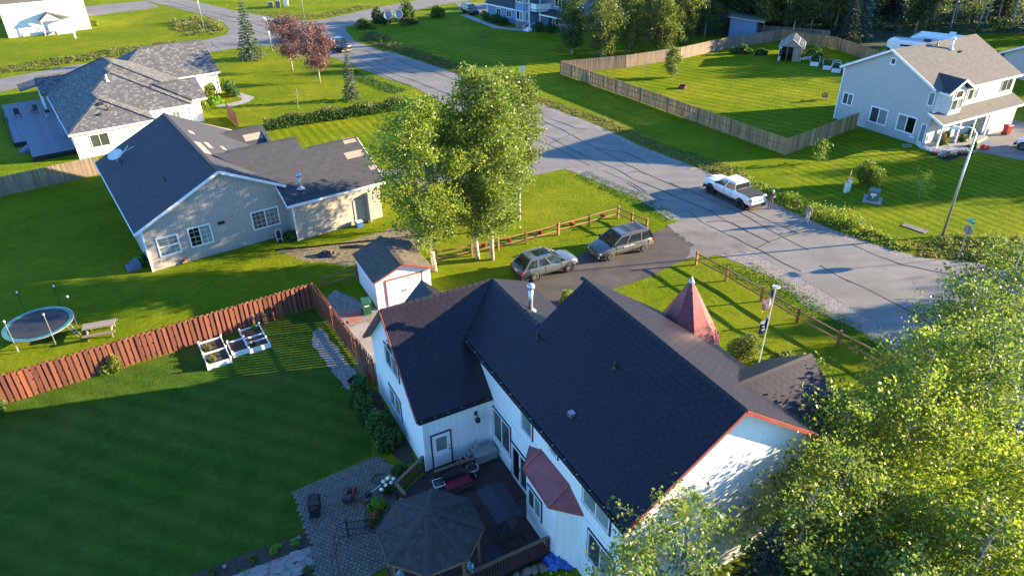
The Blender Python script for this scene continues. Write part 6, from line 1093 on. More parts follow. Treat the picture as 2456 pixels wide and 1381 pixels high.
# grey-blue crossover
cv = car('crossover_car', 'blue-grey crossover with black sunroof parked behind the minivan', (2.45, 45.55, .025), 27.5, 4.85, 1.92, 1.66, [(-2.4, .5, .9, .8), (-2.32, .34, 1.02, .9), (-1.6, .3, 1.06, .95), (0, .3, 1.03, .96), (1.1, .3, 1.0, .955), (1.7, .32, .96, .93), (2.15, .34, .88, .85), (2.36, .4, .76, .7), (2.43, .46, .66, .55)], (-2.2, 1.25, -1.6, .2, 1.02, .88, .66), 2.84, .365, 'paint_blue_grey', spokes=10, rails='chrome', bpillars=(.33, .64), lower=None)
MB().box((-.35, 0, 1.645), (1.1, 1.05, .025)).build('sunroof', 'glass_black', cv); MB().box((-1.25, 0, 1.66), (.15, .05, .05)).build('antenna', 'paint_blue_grey', cv)
# white crew-cab pickup
def pickup(name, label, loc, rz, paintm, cover=True, L=5.9, lower='black_plastic'):
    t = car(name, label, loc, rz, L, 2.06, 1.92, [(-2.93, .62, 1.18, .96), (-2.85, .58, 1.3, 1.0), (-1.0, .52, 1.3, 1.01), (.0, .5, 1.26, 1.01), (1.1, .5, 1.24, 1.0), (1.6, .52, 1.24, .99), (2.3, .54, 1.22, .98), (2.75, .55, 1.19, .95), (2.9, .6, 1.08, .88)], (-1.0, 1.38, -.86, .62, 1.24, .93, .74), 3.75, .43, paintm, spokes=6, rim='black_metal', bpillars=(.5,), lower=lower, cat='truck')
    MB().box((-1.98, 0, 1.325), (1.78, 1.68, .04)).build('bed_cover', 'cloth_black', t)
    for i in range(2): MB().box((-1.55 - i * .6, 0, 1.365), (.03, 1.68, .012)).build('cover_joint', 'black_plastic', t)
    m = MB(); m.box((-2.95, 0, .68), (.05, 1.5, .58)); m.build('tailgate', paintm, t); MB().box((-2.985, 0, 1.02), (.02, .22, .08)).build('tailgate_handle', 'black_plastic', t)
    for s in (1, -1): MB().box((-.1, s * 1.0, .44), (1.9, .14, .06)).build('running_board', 'black_plastic', t)
    MB().box((2.2, 0, 1.225), (1.0, .5, .04)).build('bonnet_bulge', paintm, t); return t
pickup('pickup_truck', 'white crew-cab pickup with black bed cover stopped on the road', (19.62, 58.0, .016), 117.5, 'paint_white')
pickup('pickup_truck', 'dark pickup driving towards the camera beside the pink trees', (-27.3, 118.6, .022), -53, 'paint_navy', lower='paint_taupe')
car('parked_car', 'dark car half hidden behind the shrubs of the blue house', (-7.4, 148.6, .012), -60, 4.8, 1.9, 1.75, [(-2.4, .4, .95, .85), (-1.6, .3, 1.05, .95), (0, .3, 1.03, .95), (1.3, .3, .98, .94), (2.1, .34, .88, .86), (2.4, .42, .7, .6)], (-2.2, 1.25, -1.8, .3, 1.02, .88, .68), 2.8, .36, 'paint_navy', rails='chrome')
car('parked_car', 'white off-road car cut by the right edge of the picture', (53.4, 68.2, .012), 125, 4.6, 1.9, 1.8, [(-2.3, .5, 1.0, .85), (-1.6, .45, 1.1, .94), (0, .42, 1.1, .95), (1.2, .42, 1.08, .94), (1.9, .45, 1.02, .88), (2.25, .5, .8, .7)], (-2.1, 1.0, -1.9, .35, 1.08, .86, .7), 2.7, .38, 'paint_white')
# motorhome, trailer behind the sage house
t = thing('motorhome', 'white motorhome behind the roof of the sage house', 'camper', (58.6, 104.6, 0), 142)
m = MB(); loft(m, [(-4.2, [(0, .5), (1.15, .5), (1.2, .7), (1.2, 2.9), (1.1, 3.1), (0, 3.15)]), (2.0, [(0, .5), (1.15, .5), (1.2, .7), (1.2, 2.9), (1.1, 3.1), (0, 3.15)]), (3.6, [(0, 1.9), (1.15, 1.9), (1.2, 2.0), (1.2, 2.85), (1.1, 3.05), (0, 3.1)]), (4.0, [(0, 2.0), (1.0, 2.0), (1.05, 2.1), (1.05, 2.7), (.95, 2.85), (0, 2.9)])]); m.build('body', 'paint_white', t)
m = MB(); loft(m, [(1.9, body_ring(1.0, .5, 1.5)), (3.2, body_ring(1.0, .5, 1.5)), (4.6, body_ring(.95, .5, 1.15)), (4.9, body_ring(.8, .55, .95))]); m.build('cab', 'paint_taupe', t, True); MB().frame((2.2, 1.0, 1.35), (1.1, 0, 0), (0, .03, 0), (0, 0, .5)).build('cab_window', 'glass_car', t); MB().frame((3.3, -.85, 1.2), (0, 1.7, 0), (.7, 0, 0), (-.35, 0, .7)).build('windscreen', 'glass_car', t)
for x_ in (-2.5, -1.6, 3.4): wheel(t, x_, 1.05, .38, .22); wheel(t, x_, -1.05, .38, .22)
MB().box((-1.0, .2, 3.12), (.9, .7, .28)).build('roof_unit', 'black_plastic', t); MB().box((-3.3, 0, 3.12), (.5, .5, .12)).build('roof_hatch', 'white_plastic', t); MB().box((-.6, 1.215, 2.3), (5.6, .03, .25)).build('awning', 'black_plastic', t)
t = thing('travel_trailer', 'pale blue-white travel trailer with rounded roof beyond the sage house', 'camper', (63.8, 108.8, 0), 142)
rr = lambda k: [(0, .6), (1.15 * k, .6), (1.2 * k, .8), (1.2 * k, 2.6), (1.0 * k, 3.0), (0, 3.2)]
m = MB(); loft(m, [(-4.5, rr(1)), (2.6, rr(1)), (3.8, [(0, .8), (1.1, .8), (1.1, .9), (1.1, 2.0), (.9, 2.3), (0, 2.4)]), (4.2, [(0, .9), (.9, .9), (.9, 1.0), (.9, 1.4), (.7, 1.6), (0, 1.65)])]); m.build('body', 'paint_white', t); MB().frame((3.1, -.7, 2.6), (0, 1.4, 0), (.65, 0, -.5), (.03, 0, .03)).build('front_window', 'glass_car', t); MB().box((-1.5, 0, 3.18), (.8, .7, .3)).build('roof_unit', 'white_plastic', t)
for x_ in (-.6, .3): wheel(t, x_, 1.1, .36, .22); wheel(t, x_, -1.1, .36, .22)
# ---------------------------------------------------------------- people
for nm, c in (('skin', (.45, .27, .19)), ('cloth_tan', (.36, .29, .24)), ('trousers_pale', (.55, .49, .44)), ('cloth_dark', (.035, .035, .045)), ('trousers_grey', (.11, .10, .10)), ('cap_pale', (.6, .6, .6)), ('hair_dark', (.03, .022, .018)), ('shoe', (.04, .035, .03))): mat(nm, c, tuple(x * .8 for x in c), .85, 12)
def person(label, loc, rz, joints, mats, holding=None):
    """one continuous skinned figure; materials assigned by the nearest joint region"""
    names = list(joints); me = bpy.data.meshes.new('person'); E = [('pelvis', 'waist'), ('waist', 'chest'), ('chest', 'neck'), ('neck', 'head'), ('head', 'crown')]
    for s in 'LR': E += [('pelvis', 'hip' + s), ('hip' + s, 'knee' + s), ('knee' + s, 'ankle' + s), ('ankle' + s, 'toe' + s), ('chest', 'sh' + s), ('sh' + s, 'el' + s), ('el' + s, 'wr' + s), ('wr' + s, 'hand' + s)] + [('hand' + s, 'f%d' % i + s) for i in range(4)] + [('wr' + s, 'th' + s)]
    for s in 'LR':
        w_, h_ = V(*joints['wr' + s][:3]), V(*joints['hand' + s][:3]); d = (h_ - w_).normalized(); sd_ = d.cross(V(0, 0, 1)); sd_ = sd_.normalized() if sd_.length > .1 else V(1, 0, 0)
        for i, l in enumerate((.075, .09, .085, .06)): joints['f%d' % i + s] = (*(h_ + d * l + sd_ * (.033 - i * .022) + V(0, 0, -.02)), .009)
        joints['th' + s] = (*(w_ + d * .06 + sd_ * .05), .010)
    names = list(joints); me.from_pydata([joints[n][:3] for n in names], [(names.index(a), names.index(b)) for a, b in E], []); o = bpy.data.objects.new('person', me); LINK(o)
    md = o.modifiers.new('skin', 'SKIN'); md.use_smooth_shade = True
    for i, n in enumerate(names): r = joints[n][3]; r2 = joints[n][4] if len(joints[n]) > 4 else r; me.skin_vertices[0].data[i].radius = (r, r2); me.skin_vertices[0].data[i].use_root = (n == 'pelvis')
    o.modifiers.new('sub', 'SUBSURF').levels = 2; dg = bpy.context.evaluated_depsgraph_get(); dg.update(); nm = bpy.data.meshes.new_from_object(o.evaluated_get(dg)); o.modifiers.clear(); o.data = nm
    nm.materials.clear()
    for mm in mats: nm.materials.append(MAT[mm])
    reg = {'pelvis': 2, 'hipL': 2, 'hipR': 2, 'kneeL': 2, 'kneeR': 2, 'ankleL': 2, 'ankleR': 2, 'toeL': 4, 'toeR': 4, 'head': 0, 'neck': 0, 'crown': 3, 'handL': 0, 'handR': 0, 'wrL': 0, 'wrR': 0, 'thL': 0, 'thR': 0}
    for i in range(4): reg['f%dL' % i] = 0; reg['f%dR' % i] = 0
    P = [(V(*joints[n][:3]), reg.get(n, 1)) for n in names]
    for a, b in (('chest', 'shL'), ('chest', 'shR'), ('shL', 'elL'), ('shR', 'elR'), ('elL', 'wrL'), ('elR', 'wrR'), ('waist', 'chest')): P.append(((V(*joints[a][:3]) + V(*joints[b][:3])) / 2, 1))
    for a, b in (('hipL', 'kneeL'), ('hipR', 'kneeR'), ('kneeL', 'ankleL'), ('kneeR', 'ankleR')): P.append(((V(*joints[a][:3]) + V(*joints[b][:3])) / 2, 2))
    for p in nm.polygons: c = p.center; p.material_index = min(P, key=lambda q: (q[0] - c).length_squared)[1]
    hd = V(*joints['head'][:3]); f = MB()
    f.mesh([hd + V(.085, -.012, .0), hd + V(.085, .012, .0), hd + V(.118, 0, -.03), hd + V(.088, 0, .035)], [(0, 1, 2), (1, 3, 2), (3, 0, 2)])
    for s in (1, -1): f.lathe([(0, .0), (.02, .004), (.03, .02), (0, .03)], hd + V(0, s * .078, -.035), 8)
    k = f.build('face', mats[0], o); m2 = MB()
    for s in (1, -1): m2.box(hd + V(.088, s * .033, .008), (.012, .022, .012))
    m2.box(hd + V(.088, 0, -.065), (.014, .05, .01)); m2.build('face_feature', 'hair_dark', o)
    o.location = loc; o.rotation_euler = (0, 0, R(rz)); tag(o, label, 'person'); return o
def std(sp=.1, armL=None, armR=None, bend=0.0, stride=0.0, head=(0.02, 0)):
    j = dict(pelvis=(0, 0, .95, .15, .12), waist=(bend * .3, 0, 1.1, .14, .11), chest=(bend * .7, 0, 1.32, .17, .125), neck=(bend, 0, 1.48, .058), head=(bend + .02 + head[0], head[1], 1.61, .082, .092), crown=(bend + head[0] * .8, head[1], 1.70, .075))
    for s, y, st in (('L', 1, stride), ('R', -1, -stride)):
        j['hip' + s] = (0, y * .095, .88, .095); j['knee' + s] = (st * .5 + .03, y * .105, .5, .064); j['ankle' + s] = (st - (.06 if st < 0 else 0), y * .11, .09, .045); j['toe' + s] = (st + .15, y * .13, .035, .036); j['sh' + s] = (bend * .8, y * .19, 1.40, .065)
    for s, a in (('L', armL), ('R', armR)):
        y = 1 if s == 'L' else -1; a = a or ((.0, y * .26, 1.12), (.06, y * .28, .88), (.09, y * .28, .79))
        j['el' + s] = (*a[0], .048); j['wr' + s] = (*a[1], .034); j['hand' + s] = (*a[2], .036, .02)
    return j
person('person in tan jacket and pale trousers walking on the road edge', (24.3, 52.85, .016), 235, std(stride=.14, bend=.06), ['skin', 'cloth_tan', 'trousers_pale', 'hair_dark', 'shoe'])
p1 = person('person in dark shirt and cap holding a controller behind the white pickup', (22.2, 55.85, .016), 285, std(armL=((.08, .27, 1.15), (.3, .12, 1.16), (.37, .06, 1.17)), armR=((.08, -.27, 1.15), (.3, -.12, 1.16), (.37, -.06, 1.17)), bend=.07, head=(.06, 0)), ['skin', 'cloth_dark', 'trousers_grey', 'cap_pale', 'shoe'])
t = thing('remote_controller', 'grey drone controller held by the person in the cap', 'controller', (22.2 + .40 * math.cos(R(285)), 55.85 + .40 * math.sin(R(285)), 1.19), 285); MB().box((0, 0, 0), (.11, .17, .04)).build('body', 'grey_plastic', t); MB().box((.05, 0, .04), (.02, .15, .09)).build('screen', 'white_plastic', t)
m = MB(); m.lathe([(.098, .02), (.1, .06), (.06, .11), (0, .12)], (0, 0, 0), 12); m.mesh([(.05, -.08, .025), (.19, -.05, .01), (.19, .05, .01), (.05, .08, .025)], [(0, 1, 2, 3)]); cp = m.build('cap', 'cap_pale', p1, True, (.13, 0, 1.62))
# ---------------------------------------------------------------- patio, path and back-yard things
pav = [(-10.75, 24.5), (-7.0, 26.9), (-6.0, 26.0), (-5.5, 24.6), (-5.0, 22.6), (-5.35, 21.0), (-5.0, 20.5), (-6.9, 19.3), (-8.3, 18.9), (-9.1, 21.3)]
PT = thing('paver_patio', 'grey block paver patio between the back lawn and the gazebo', 'patio', (-8, 23, 0)); pz_ = []
for i in range(-40, 40):
    for j in range(-40, 40):
        a = R(32); x = i * .215 + (j % 2) * .1; y = j * .165; pz_.append((-8 + x * math.cos(a) - y * math.sin(a), 23 + x * math.sin(a) + y * math.cos(a)))
q = np.array(pz_); ok = inside(pav, q[:, 0], q[:, 1]); pz_ = [p for p, o_ in zip(pz_, ok) if o_]; pz_.sort(key=lambda p: p[1])
for nm, c in (('paver_a', (.18, .15, .12)), ('paver_b', (.155, .13, .105)), ('paver_c', (.20, .168, .135))): mat(nm, c, tuple(x * .8 for x in c), .9, 9, bmp=.2)
def pv(mt):
    m = MB(); w_, h_, t_ = .097, .073, .04; m.mesh([(-w_, -h_, 0), (w_, -h_, 0), (w_, h_, 0), (-w_, h_, 0), (-w_ + .008, -h_ + .008, t_), (w_ - .008, -h_ + .008, t_), (w_ - .008, h_ - .008, t_), (-w_ + .008, h_ - .008, t_)], [(4, 5, 6, 7), (0, 1, 5, 4), (1, 2, 6, 5), (2, 3, 7, 6), (3, 0, 4, 7)]); return m, m.data('paver', mt)
pm0 = [pv(x) for x in ('paver_a', 'paver_b', 'paver_c')]; rest = MB(); rg = random.Random(4)
for k, (x, y) in enumerate(pz_):
    v_ = rg.randrange(3)
    if k < 300: inst('paver', pm0[v_][1], PT, (x + 8, y - 23, rg.uniform(0, .008)), (rg.uniform(-.02, .02), rg.uniform(-.02, .02), R(32) + rg.uniform(-.04, .04)))
    else:
        M = Matrix.Translation((x + 8, y - 23, rg.uniform(0, .008))) @ Matrix.Rotation(R(32) + rg.uniform(-.04, .04), 4, 'Z'); rest.mesh([M @ Vector(p) for p in pm0[v_][0].v], pm0[v_][0].f, v_)
tag(rest.build('paver_field', ['paver_a', 'paver_b', 'paver_c'], PT), kind='stuff'); MB().face([(x + 8, y - 23, .018) for x, y in pav]).build('joint_sand', 'soil', PT)
for i, (x, y, r_) in enumerate([(-9.6, 20.75, .42), (-10.3, 20.2, .38), (-9.5, 20.2, .33), (-11.0, 20.0, .45), (-11.9, 19.3, .4), (-10.7, 19.5, .35), (-12.4, 18.6, .42)]):
    rg = random.Random(i); n_ = 8; pts = [V(r_ * rg.uniform(.75, 1.1) * math.cos(6.283 * k / n_), r_ * rg.uniform(.7, 1.0) * math.sin(6.283 * k / n_), .05) for k in range(n_)]
    tag(MB().slab(pts, .05).build('flagstone', 'flagstone', None, False, (x, y, .0)), ['flagstone at the patio end of the gravel path', 'second flagstone of the gravel path', 'flagstone at the lower edge of the gravel path', 'large flagstone in the middle of the path', 'flagstone near the bottom edge of the path', 'small flagstone beside the lower bed', 'last flagstone leaving the picture'][i], 'flagstone', 'flagstones of the path')
for i, (x, y, s) in enumerate([(-10.6, 21.1, .3), (-9.8, 21.5, .24), (-11.5, 20.6, .2), (-13.0, 20.0, .28), (-8.9, 20.0, .25)]): shrub('hosta_plant', ['bright hosta in the dark bed by the path', 'small plant near the patio corner bed', 'little plant at the left of the bed', 'plant at the bottom edge of the lawn', 'plant in the lower bed by the patio'][i], (x, y, 0), s, s, s * 1.1, 160, 300 + i, 'leaf_lime' if i < 2 else 'leaf_shade', .14, cat='plant', stems=False)
m = MB()
rg = random.Random(9)
for i, (x, y) in enumerate([(-9.75, 21.75), (-11.6, 20.75), (-12.6, 20.3), (-9.15, 19.6)]): o = tag(MB().lathe([(0, .0), (.09, .01), (.1, .06), (.05, .12), (0, .13)], (0, 0, 0), 9).build('border_stone', 'flagstone', None, True, (x, y, 0)), ['pale round stone at the bed corner', 'pale round stone left of the hosta', 'leftmost pale stone of the bed', 'pale stone in the lower bed'][i], 'stone')
# smoker / fire box
t = thing('patio_stove', 'black box-shaped smoker on the paver patio', 'stove', (-9.3, 23.2, .04), 10)
for s in (-.2, .2):
    for r_ in (-.2, .2): MB().box((s, r_, 0), (.06, .06, .3)).build('leg', 'black_metal', t)
MB().box((0, 0, .3), (.52, .52, .5)).build('firebox', 'black_metal', t); m = MB(); m.mesh([(-.3, -.3, .8), (.3, -.3, .8), (.3, .3, .8), (-.3, .3, .8), (-.22, -.22, .98), (.22, -.22, .98), (.22, .22, .98), (-.22, .22, .98)], [(0, 1, 5, 4), (1, 2, 6, 5), (2, 3, 7, 6), (3, 0, 4, 7), (4, 5, 6, 7), (3, 2, 1, 0)]); m.build('lid', 'black_metal', t); MB().box((0, -.42, .24), (.5, .3, .04)).build('shelf', 'black_metal', t); MB().box((0, -.27, .45), (.36, .02, .26)).build('front_screen', 'cloth_black', t)
# mower
t = thing('lawn_mower', 'red push lawn mower standing on the pavers', 'mower', (-7.9, 24.15, .04), 95)
m = MB(); loft(m, [(-.35, [(0, .1), (.2, .1), (.22, .14), (.22, .22), (.15, .27), (0, .28)]), (.25, [(0, .1), (.22, .1), (.24, .14), (.24, .22), (.16, .28), (0, .3)]), (.42, [(0, .1), (.14, .1), (.15, .12), (.15, .18), (.1, .22), (0, .22)])]); m.build('deck', 'red_plastic', t, True)
MB().lathe([(.15, .28), (.16, .42), (.1, .48), (0, .48)], (.02, 0, 0), 12).build('engine', 'black_plastic', t)
for x in (-.3, .3):
    for s in (.26, -.26): MB().lathe([(0, -.03), (.11, -.03), (.11, .03), (0, .03)], (x, s, .11), 12, 0, 'y').build('wheel', 'rubber', t)
m = MB(); m.tube([(-.3, .2, .25), (-.75, .2, .85), (-.95, .2, 1.0), (-.95, -.2, 1.0), (-.75, -.2, .85), (-.3, -.2, .25)], .016, 6); m.build('handle', 'red_plastic', t); MB().box((-.55, 0, .3), (.4, .36, .25)).build('grass_bag', 'black_plastic', t)
# hoses, cords, trimmer
def coil(name, label, c, r0, turns, mt, rr=.016, cat='hose', jit=.05, tail=None, seed=1, z=.06):
    rg = random.Random(seed); pts = [(c[0] + (r0 + rg.uniform(-jit, jit)) * math.cos(t_ * .5), c[1] + (r0 * .8 + rg.uniform(-jit, jit)) * math.sin(t_ * .5), z + .012 * rg.random() + .004 * t_ / 6) for t_ in range(int(turns * 12.6))]
    if tail: pts += tail
    return tag(MB().tube(pts, rr, 6).build(name, mt, None, True), label, cat)
coil('garden_hose', 'coiled dark green hose on the patio by the railing', (-6.6, 25.2), .42, 5, 'hose_green', tail=[(-6.6, 24.2, .06), (-7.0, 23.2, .06), (-6.9, 22.3, .06), (-6.3, 21.9, .06)])
coil('extension_cord', 'red extension cord tangled on the patio beside the mower', (-7.0, 23.9), .35, 4, 'hose_red', .009, 'cord', .14, [(-7.4, 23.2, .06), (-7.7, 23.5, .06), (-7.2, 23.9, .06)], 3)
t = thing('string_trimmer', 'string trimmer lying across the patio next to the flowers', 'trimmer', (-6.95, 24.25, .06), 48); MB().tube([(0, 0, .05), (1.1, 0, .12)], .018, 6).build('shaft', 'white_plastic', t); MB().box((-.1, 0, 0), (.26, .2, .14)).build('head', 'black_plastic', t); MB().box((1.15, 0, .08), (.3, .18, .16)).build('engine', 'orange_plastic', t); MB().tube([(.7, 0, .1), (.75, .12, .2), (.85, -.12, .2), (.8, 0, .1)], .014, 6).build('grip', 'black_plastic', t)
sp = shrub('peony_bush', 'white flowering peony beside the deck railing', (-6.05, 24.2, 0), .5, .5, .75, 900, 320, 'leaf_shade', .14, cat='plant'); fm = MB().lathe([(0, 0), (.07, .02), (.1, .08), (.07, .14), (0, .16)], (0, 0, 0), 9).data('blossom', 'petal_white', True)
for (x, y, z) in ((-.2, .1, .75), (.0, .25, .8), (.2, .0, .78), (-.05, -.1, .72), (.28, .2, .82), (-.25, -.25, .6)): inst('blossom', fm, sp, (x, y, z))
shrub('leafy_plant', 'lime green leafy plant by the gazebo railing', (-6.35, 23.35, 0), .55, .5, .6, 900, 321, 'leaf_lime', .15, cat='plant', stems=False); shrub('flower_plant', 'red flowers below the gazebo railing', (-6.5, 22.6, 0), .45, .6, .5, 700, 322, 'leaf_shade', .13, cat='plant', flowers='petal_red', nf=80, fs=.1, stems=False); shrub('flower_plant', 'pink and white potted flowers next to the red cord', (-6.95, 23.6, 0), .22, .22, .35, 200, 323, 'leaf_shade', .1, cat='plant', flowers='petal_pink', nf=60, fs=.08, stems=False); shrub('fern_plant', 'green ferns between the hose and the white wall', (-5.6, 25.6, 0), .5, .55, .55, 700, 324, 'leaf_shade', .2, cat='plant', stems=False)
shrub('leafy_plant', 'dark shrubs in the lower right of the patio under the gazebo', (-4.9, 20.2, 0), .5, .4, .4, 400, 325, 'leaf_shade', .14, cat='plant', stems=False)
# iron gate and rail
t = thing('iron_fence', 'black wrought iron garden fence at the edge of the patio', 'fence', (-7.5, 21.75, .04), 0); A_, B_ = V(0, 0, 0), V(1.2, .15, 0)
for z in (.12, .5, .95): MB().bar(A_ + V(0, 0, z), B_ + V(0, 0, z), .02, .025).build('rail', 'black_metal', t)
bm_ = MB().box((0, 0, .1), (.016, .016, .95)).data('bar', 'black_metal')
for i in range(13): inst('bar', bm_, t, A_ + (B_ - A_) * i / 12)
MB().box((0, 0, 0), (.06, .06, 1.15)).build('post', 'black_metal', t)
t = thing('iron_arch', 'curved black iron garden gate swung open over the pavers', 'gate', (-7.5, 21.75, .04), 0)
for r_, z0 in ((0, 1.0), (.1, .2)): MB().tube([(0, 0, z0), (-.3, -.3, z0 + .1), (-.35, -.9, z0 + .05), (-.1, -1.7, z0), (.1, -2.4, z0 - .05)], .018, 6).build('rail', 'black_metal', t)
for i in range(9): k = i / 8; MB().tube([(-.38 * math.sin(k * 2.8), -2.3 * k, .1), (-.38 * math.sin(k * 2.8), -2.3 * k, 1.02)], .009, 5).build('bar', 'black_metal', t)
# furniture on the deck
def Lw(x, y, z=0): a = R(-62.5); return (-4.872 + x * math.cos(a) - y * math.sin(a), 26.359 + x * math.sin(a) + y * math.cos(a), z)
t = thing('loveseat', 'dark wicker loveseat with red cushion on the deck', 'sofa', Lw(2.75, .95, .35), 27)
m = MB(); n_ = 14
for i in range(n_):
    a0, a1 = math.pi * i / n_, math.pi * (i + 1) / n_; f0 = lambda a: V(-.72 * math.cos(a), .02 + .33 * math.sin(a) ** .7, 0); h0 = lambda a: .55 + .3 * math.sin(a); p, q = f0(a0), f0(a1); m.face([p, q, q + V(0, 0, h0(a1)), p + V(0, 0, h0(a0))]); m.face([q * 1.06, p * 1.06, p * 1.06 + V(0, 0, h0(a0)), q * 1.06 + V(0, 0, h0(a1))]); m.face([p + V(0, 0, h0(a0)), q + V(0, 0, h0(a1)), q * 1.06 + V(0, 0, h0(a1)), p * 1.06 + V(0, 0, h0(a0))])
m.box((0, -.12, .1), (1.35, .6, .22)); m.build('frame', 'wicker', t)
m = MB(); loft(m, [(-.64, [(0, .32), (.22, .32), (.26, .36), (.26, .42), (.2, .45), (0, .46)]), (.64, [(0, .32), (.22, .32), (.26, .36), (.26, .42), (.2, .45), (0, .46)])]); m.build('cushion', 'cushion_red', t, False, (0, -.12, 0))
for s in (-.6, .6):
    for r_ in (-.38, .12): MB().box((s, r_, 0), (.06, .06, .12)).build('leg', 'wicker', t)
def side_table(label, loc, rz, round_):
    t = thing('side_table', label, 'table', loc, rz)
    if round_: MB().lathe([(.27, .44), (.27, .455), (0, .456)], (0, 0, 0), 20).build('glass_top', 'glass', t); MB().lathe([(.27, .43), (.30, .43), (.30, .46), (.27, .46), (.27, .43)], (0, 0, 0), 20).build('rim', 'white_trim', t)
    else: MB().box((0, 0, .44), (.46, .46, .012)).build('glass_top', 'glass', t); m = MB(); [m.bar(a, b, .03, .03) for a, b in (((-.25, -.25, .445), (.25, -.25, .445)), ((.25, -.25, .445), (.25, .25, .445)), ((.25, .25, .445), (-.25, .25, .445)), ((-.25, .25, .445), (-.25, -.25, .445)))]; m.build('rim', 'white_trim', t)
    for i in range(4): a = R(45 + 90 * i); MB().tube([(.24 * math.cos(a), .24 * math.sin(a), .43), (.08 * math.cos(a), .08 * math.sin(a), .22), (.26 * math.cos(a), .26 * math.sin(a), 0)], .014, 6).build('leg', 'white_trim', t)
side_table('square glass side table with white frame left of the loveseat', (-3.62, 24.2, .35), 20, False); side_table('round glass side table right of the loveseat', (-2.05, 25.15, .35), 0, True)
t = thing('deck_box', 'pale deck storage box in the corner of the deck', 'storage box', Lw(1.62, 2.95, .35), 27.5); MB().box((0, 0, 0), (1.15, .62, .5)).build('body', 'grey_plastic', t)
m = MB(); m.mesh([(-.6, -.34, .5), (.6, -.34, .5), (.6, .34, .5), (-.6, .34, .5), (-.5, -.26, .62), (.5, -.26, .62), (.5, .26, .62), (-.5, .26, .62)], [(0, 1, 5, 4), (1, 2, 6, 5), (2, 3, 7, 6), (3, 0, 4, 7), (4, 5, 6, 7), (3, 2, 1, 0)]); m.build('lid', 'grey_plastic', t); m = MB(); m.box((0, -.315, .25), (1.15, .012, .02)); m.build('seam', 'black_plastic', t)
t = thing('step_ladder', 'aluminium ladder leaning against the deck storage box', 'ladder', Lw(1.45, 1.55, .35), 27.5); a_, b_ = V(-.2, -.15, 0), V(1.15, -.05, 1.05)
for s in (0, .34): MB().bar(a_ + V(0, s - .17, 0), b_ + V(0, s - .17, 0), .03, .07).build('stile', 'galvanised', t)
for i in range(1, 7): p = a_ + (b_ - a_) * i / 7; MB().bar(p + V(0, -.17, 0), p + V(0, .17, 0), .06, .025).build('rung', 'galvanised', t)
# canopy swing
t = thing('canopy_swing', 'black garden swing with dark fabric canopy on the deck', 'swing', (-.72, 21.75, .35), -62.5)
m = MB(); n_ = 6; pts = [(-1.05 + 2.1 * i / n_) for i in range(n_ + 1)]
for i in range(n_):
    z0, z1 = 1.98 - .12 * ((pts[i]) ** 2), 1.98 - .12 * ((pts[i + 1]) ** 2)
    for (za, zb, y0, y1) in ((0, .0, -.62, .62),): m.mesh([(pts[i], y0, z0 - .1), (pts[i + 1], y0, z1 - .1), (pts[i + 1], 0, z1 + .02), (pts[i], 0, z0 + .02), (pts[i + 1], y1, z1 - .1), (pts[i], y1, z0 - .1)], [(0, 1, 2, 3), (3, 2, 4, 5)])
m.build('canopy', 'cloth_black', t)
for s in (-1, 1):
    m = MB(); m.tube([(s * 1.05, -.75, 0), (s * .98, 0, 1.85), (s * 1.05, .75, 0)], .03, 6); m.bar((s * 1.03, -.55, .5), (s * 1.03, .55, .5), .04, .04); m.build('leg_frame', 'black_metal', t)
MB().box((0, 0, .45), (1.5, .55, .09)).build('seat', 'cloth_black', t); m = MB(); m.frame((-.75, .25, .52), (1.5, 0, 0), (0, .22, .5), (0, .05, 0)); m.build('backrest', 'cloth_black', t)
for s in (-.72, .72): MB().tube([(s, .1, .6), (s * 1.25, 0, 1.85)], .012, 5).build('hanger', 'black_metal', t)
t = thing('bar_table', 'round black table on the deck below the swing', 'table', (-1.0, 19.9, .35)); MB().lathe([(.42, .7), (.42, .73), (0, .73)], (0, 0, 0), 20).build('top', 'cloth_black', t); MB().tube([(0, 0, 0), (0, 0, .7)], .04, 8).build('stem', 'black_metal', t); MB().lathe([(.25, 0), (.25, .03), (0, .05)], (0, 0, 0), 14).build('base', 'black_metal', t)
for i, (x, y) in enumerate([(-3.0, 17.95), (-1.85, 18.6), (-4.6, 18.3)]): shrub('hanging_basket', ['blue hanging flowers under the front edge of the gazebo', 'blue hanging flowers at the right post of the gazebo', 'blue hanging flowers at the left front post of the gazebo'][i], (x, y, 1.65), .2, .2, .55, 200, 330 + i, 'leaf_shade', .08, cat='flowers', flowers='petal_blue', nf=140, fs=.075, stems=False)
# tarp and stone edging at the lower deck edge
def crumple(name, label, cat, loc, rx, ry, h, mt, seed):
    rg = random.Random(seed); n_ = 16; vs_ = []; fs = []
    for i in range(n_ + 1):
        for j in range(n_ + 1):
            x, y = -1 + 2 * i / n_, -1 + 2 * j / n_; r_ = max(abs(x), abs(y)); e_ = math.sqrt(x * x + y * y); s = 1 / max(1, e_ * (1 + .25 * math.sin(5 * math.atan2(y, x) + seed))); vs_.append((x * rx * s, y * ry * s, max(0.01, h * (1 - min(e_, 1) ** 2) * (.55 + .6 * rg.random()))))
    for i in range(n_):
        for j in range(n_): a = i * (n_ + 1) + j; fs.append((a, a + n_ + 1, a + n_ + 2, a + 1))
    return tag(MB().mesh(vs_, fs).build(name, mt, None, False, loc), label, cat)
crumple('tarpaulin', 'crumpled blue tarpaulin beside the lower deck railing', 'tarp', (1.75, 20.25, .1), .65, .5, .5, 'tarp_blue', 2); crumple('tarpaulin', 'crumpled black tarpaulin on the grass by the shed', 'tarp', (-14.2, 48.6, 0), .9, .5, .4, 'tarp_black', 3); crumple('tarpaulin', 'thin black plastic sheet trailing behind the black tarpaulin', 'tarp', (-12.3, 49.9, 0), 1.3, .3, .16, 'tarp_black', 4)
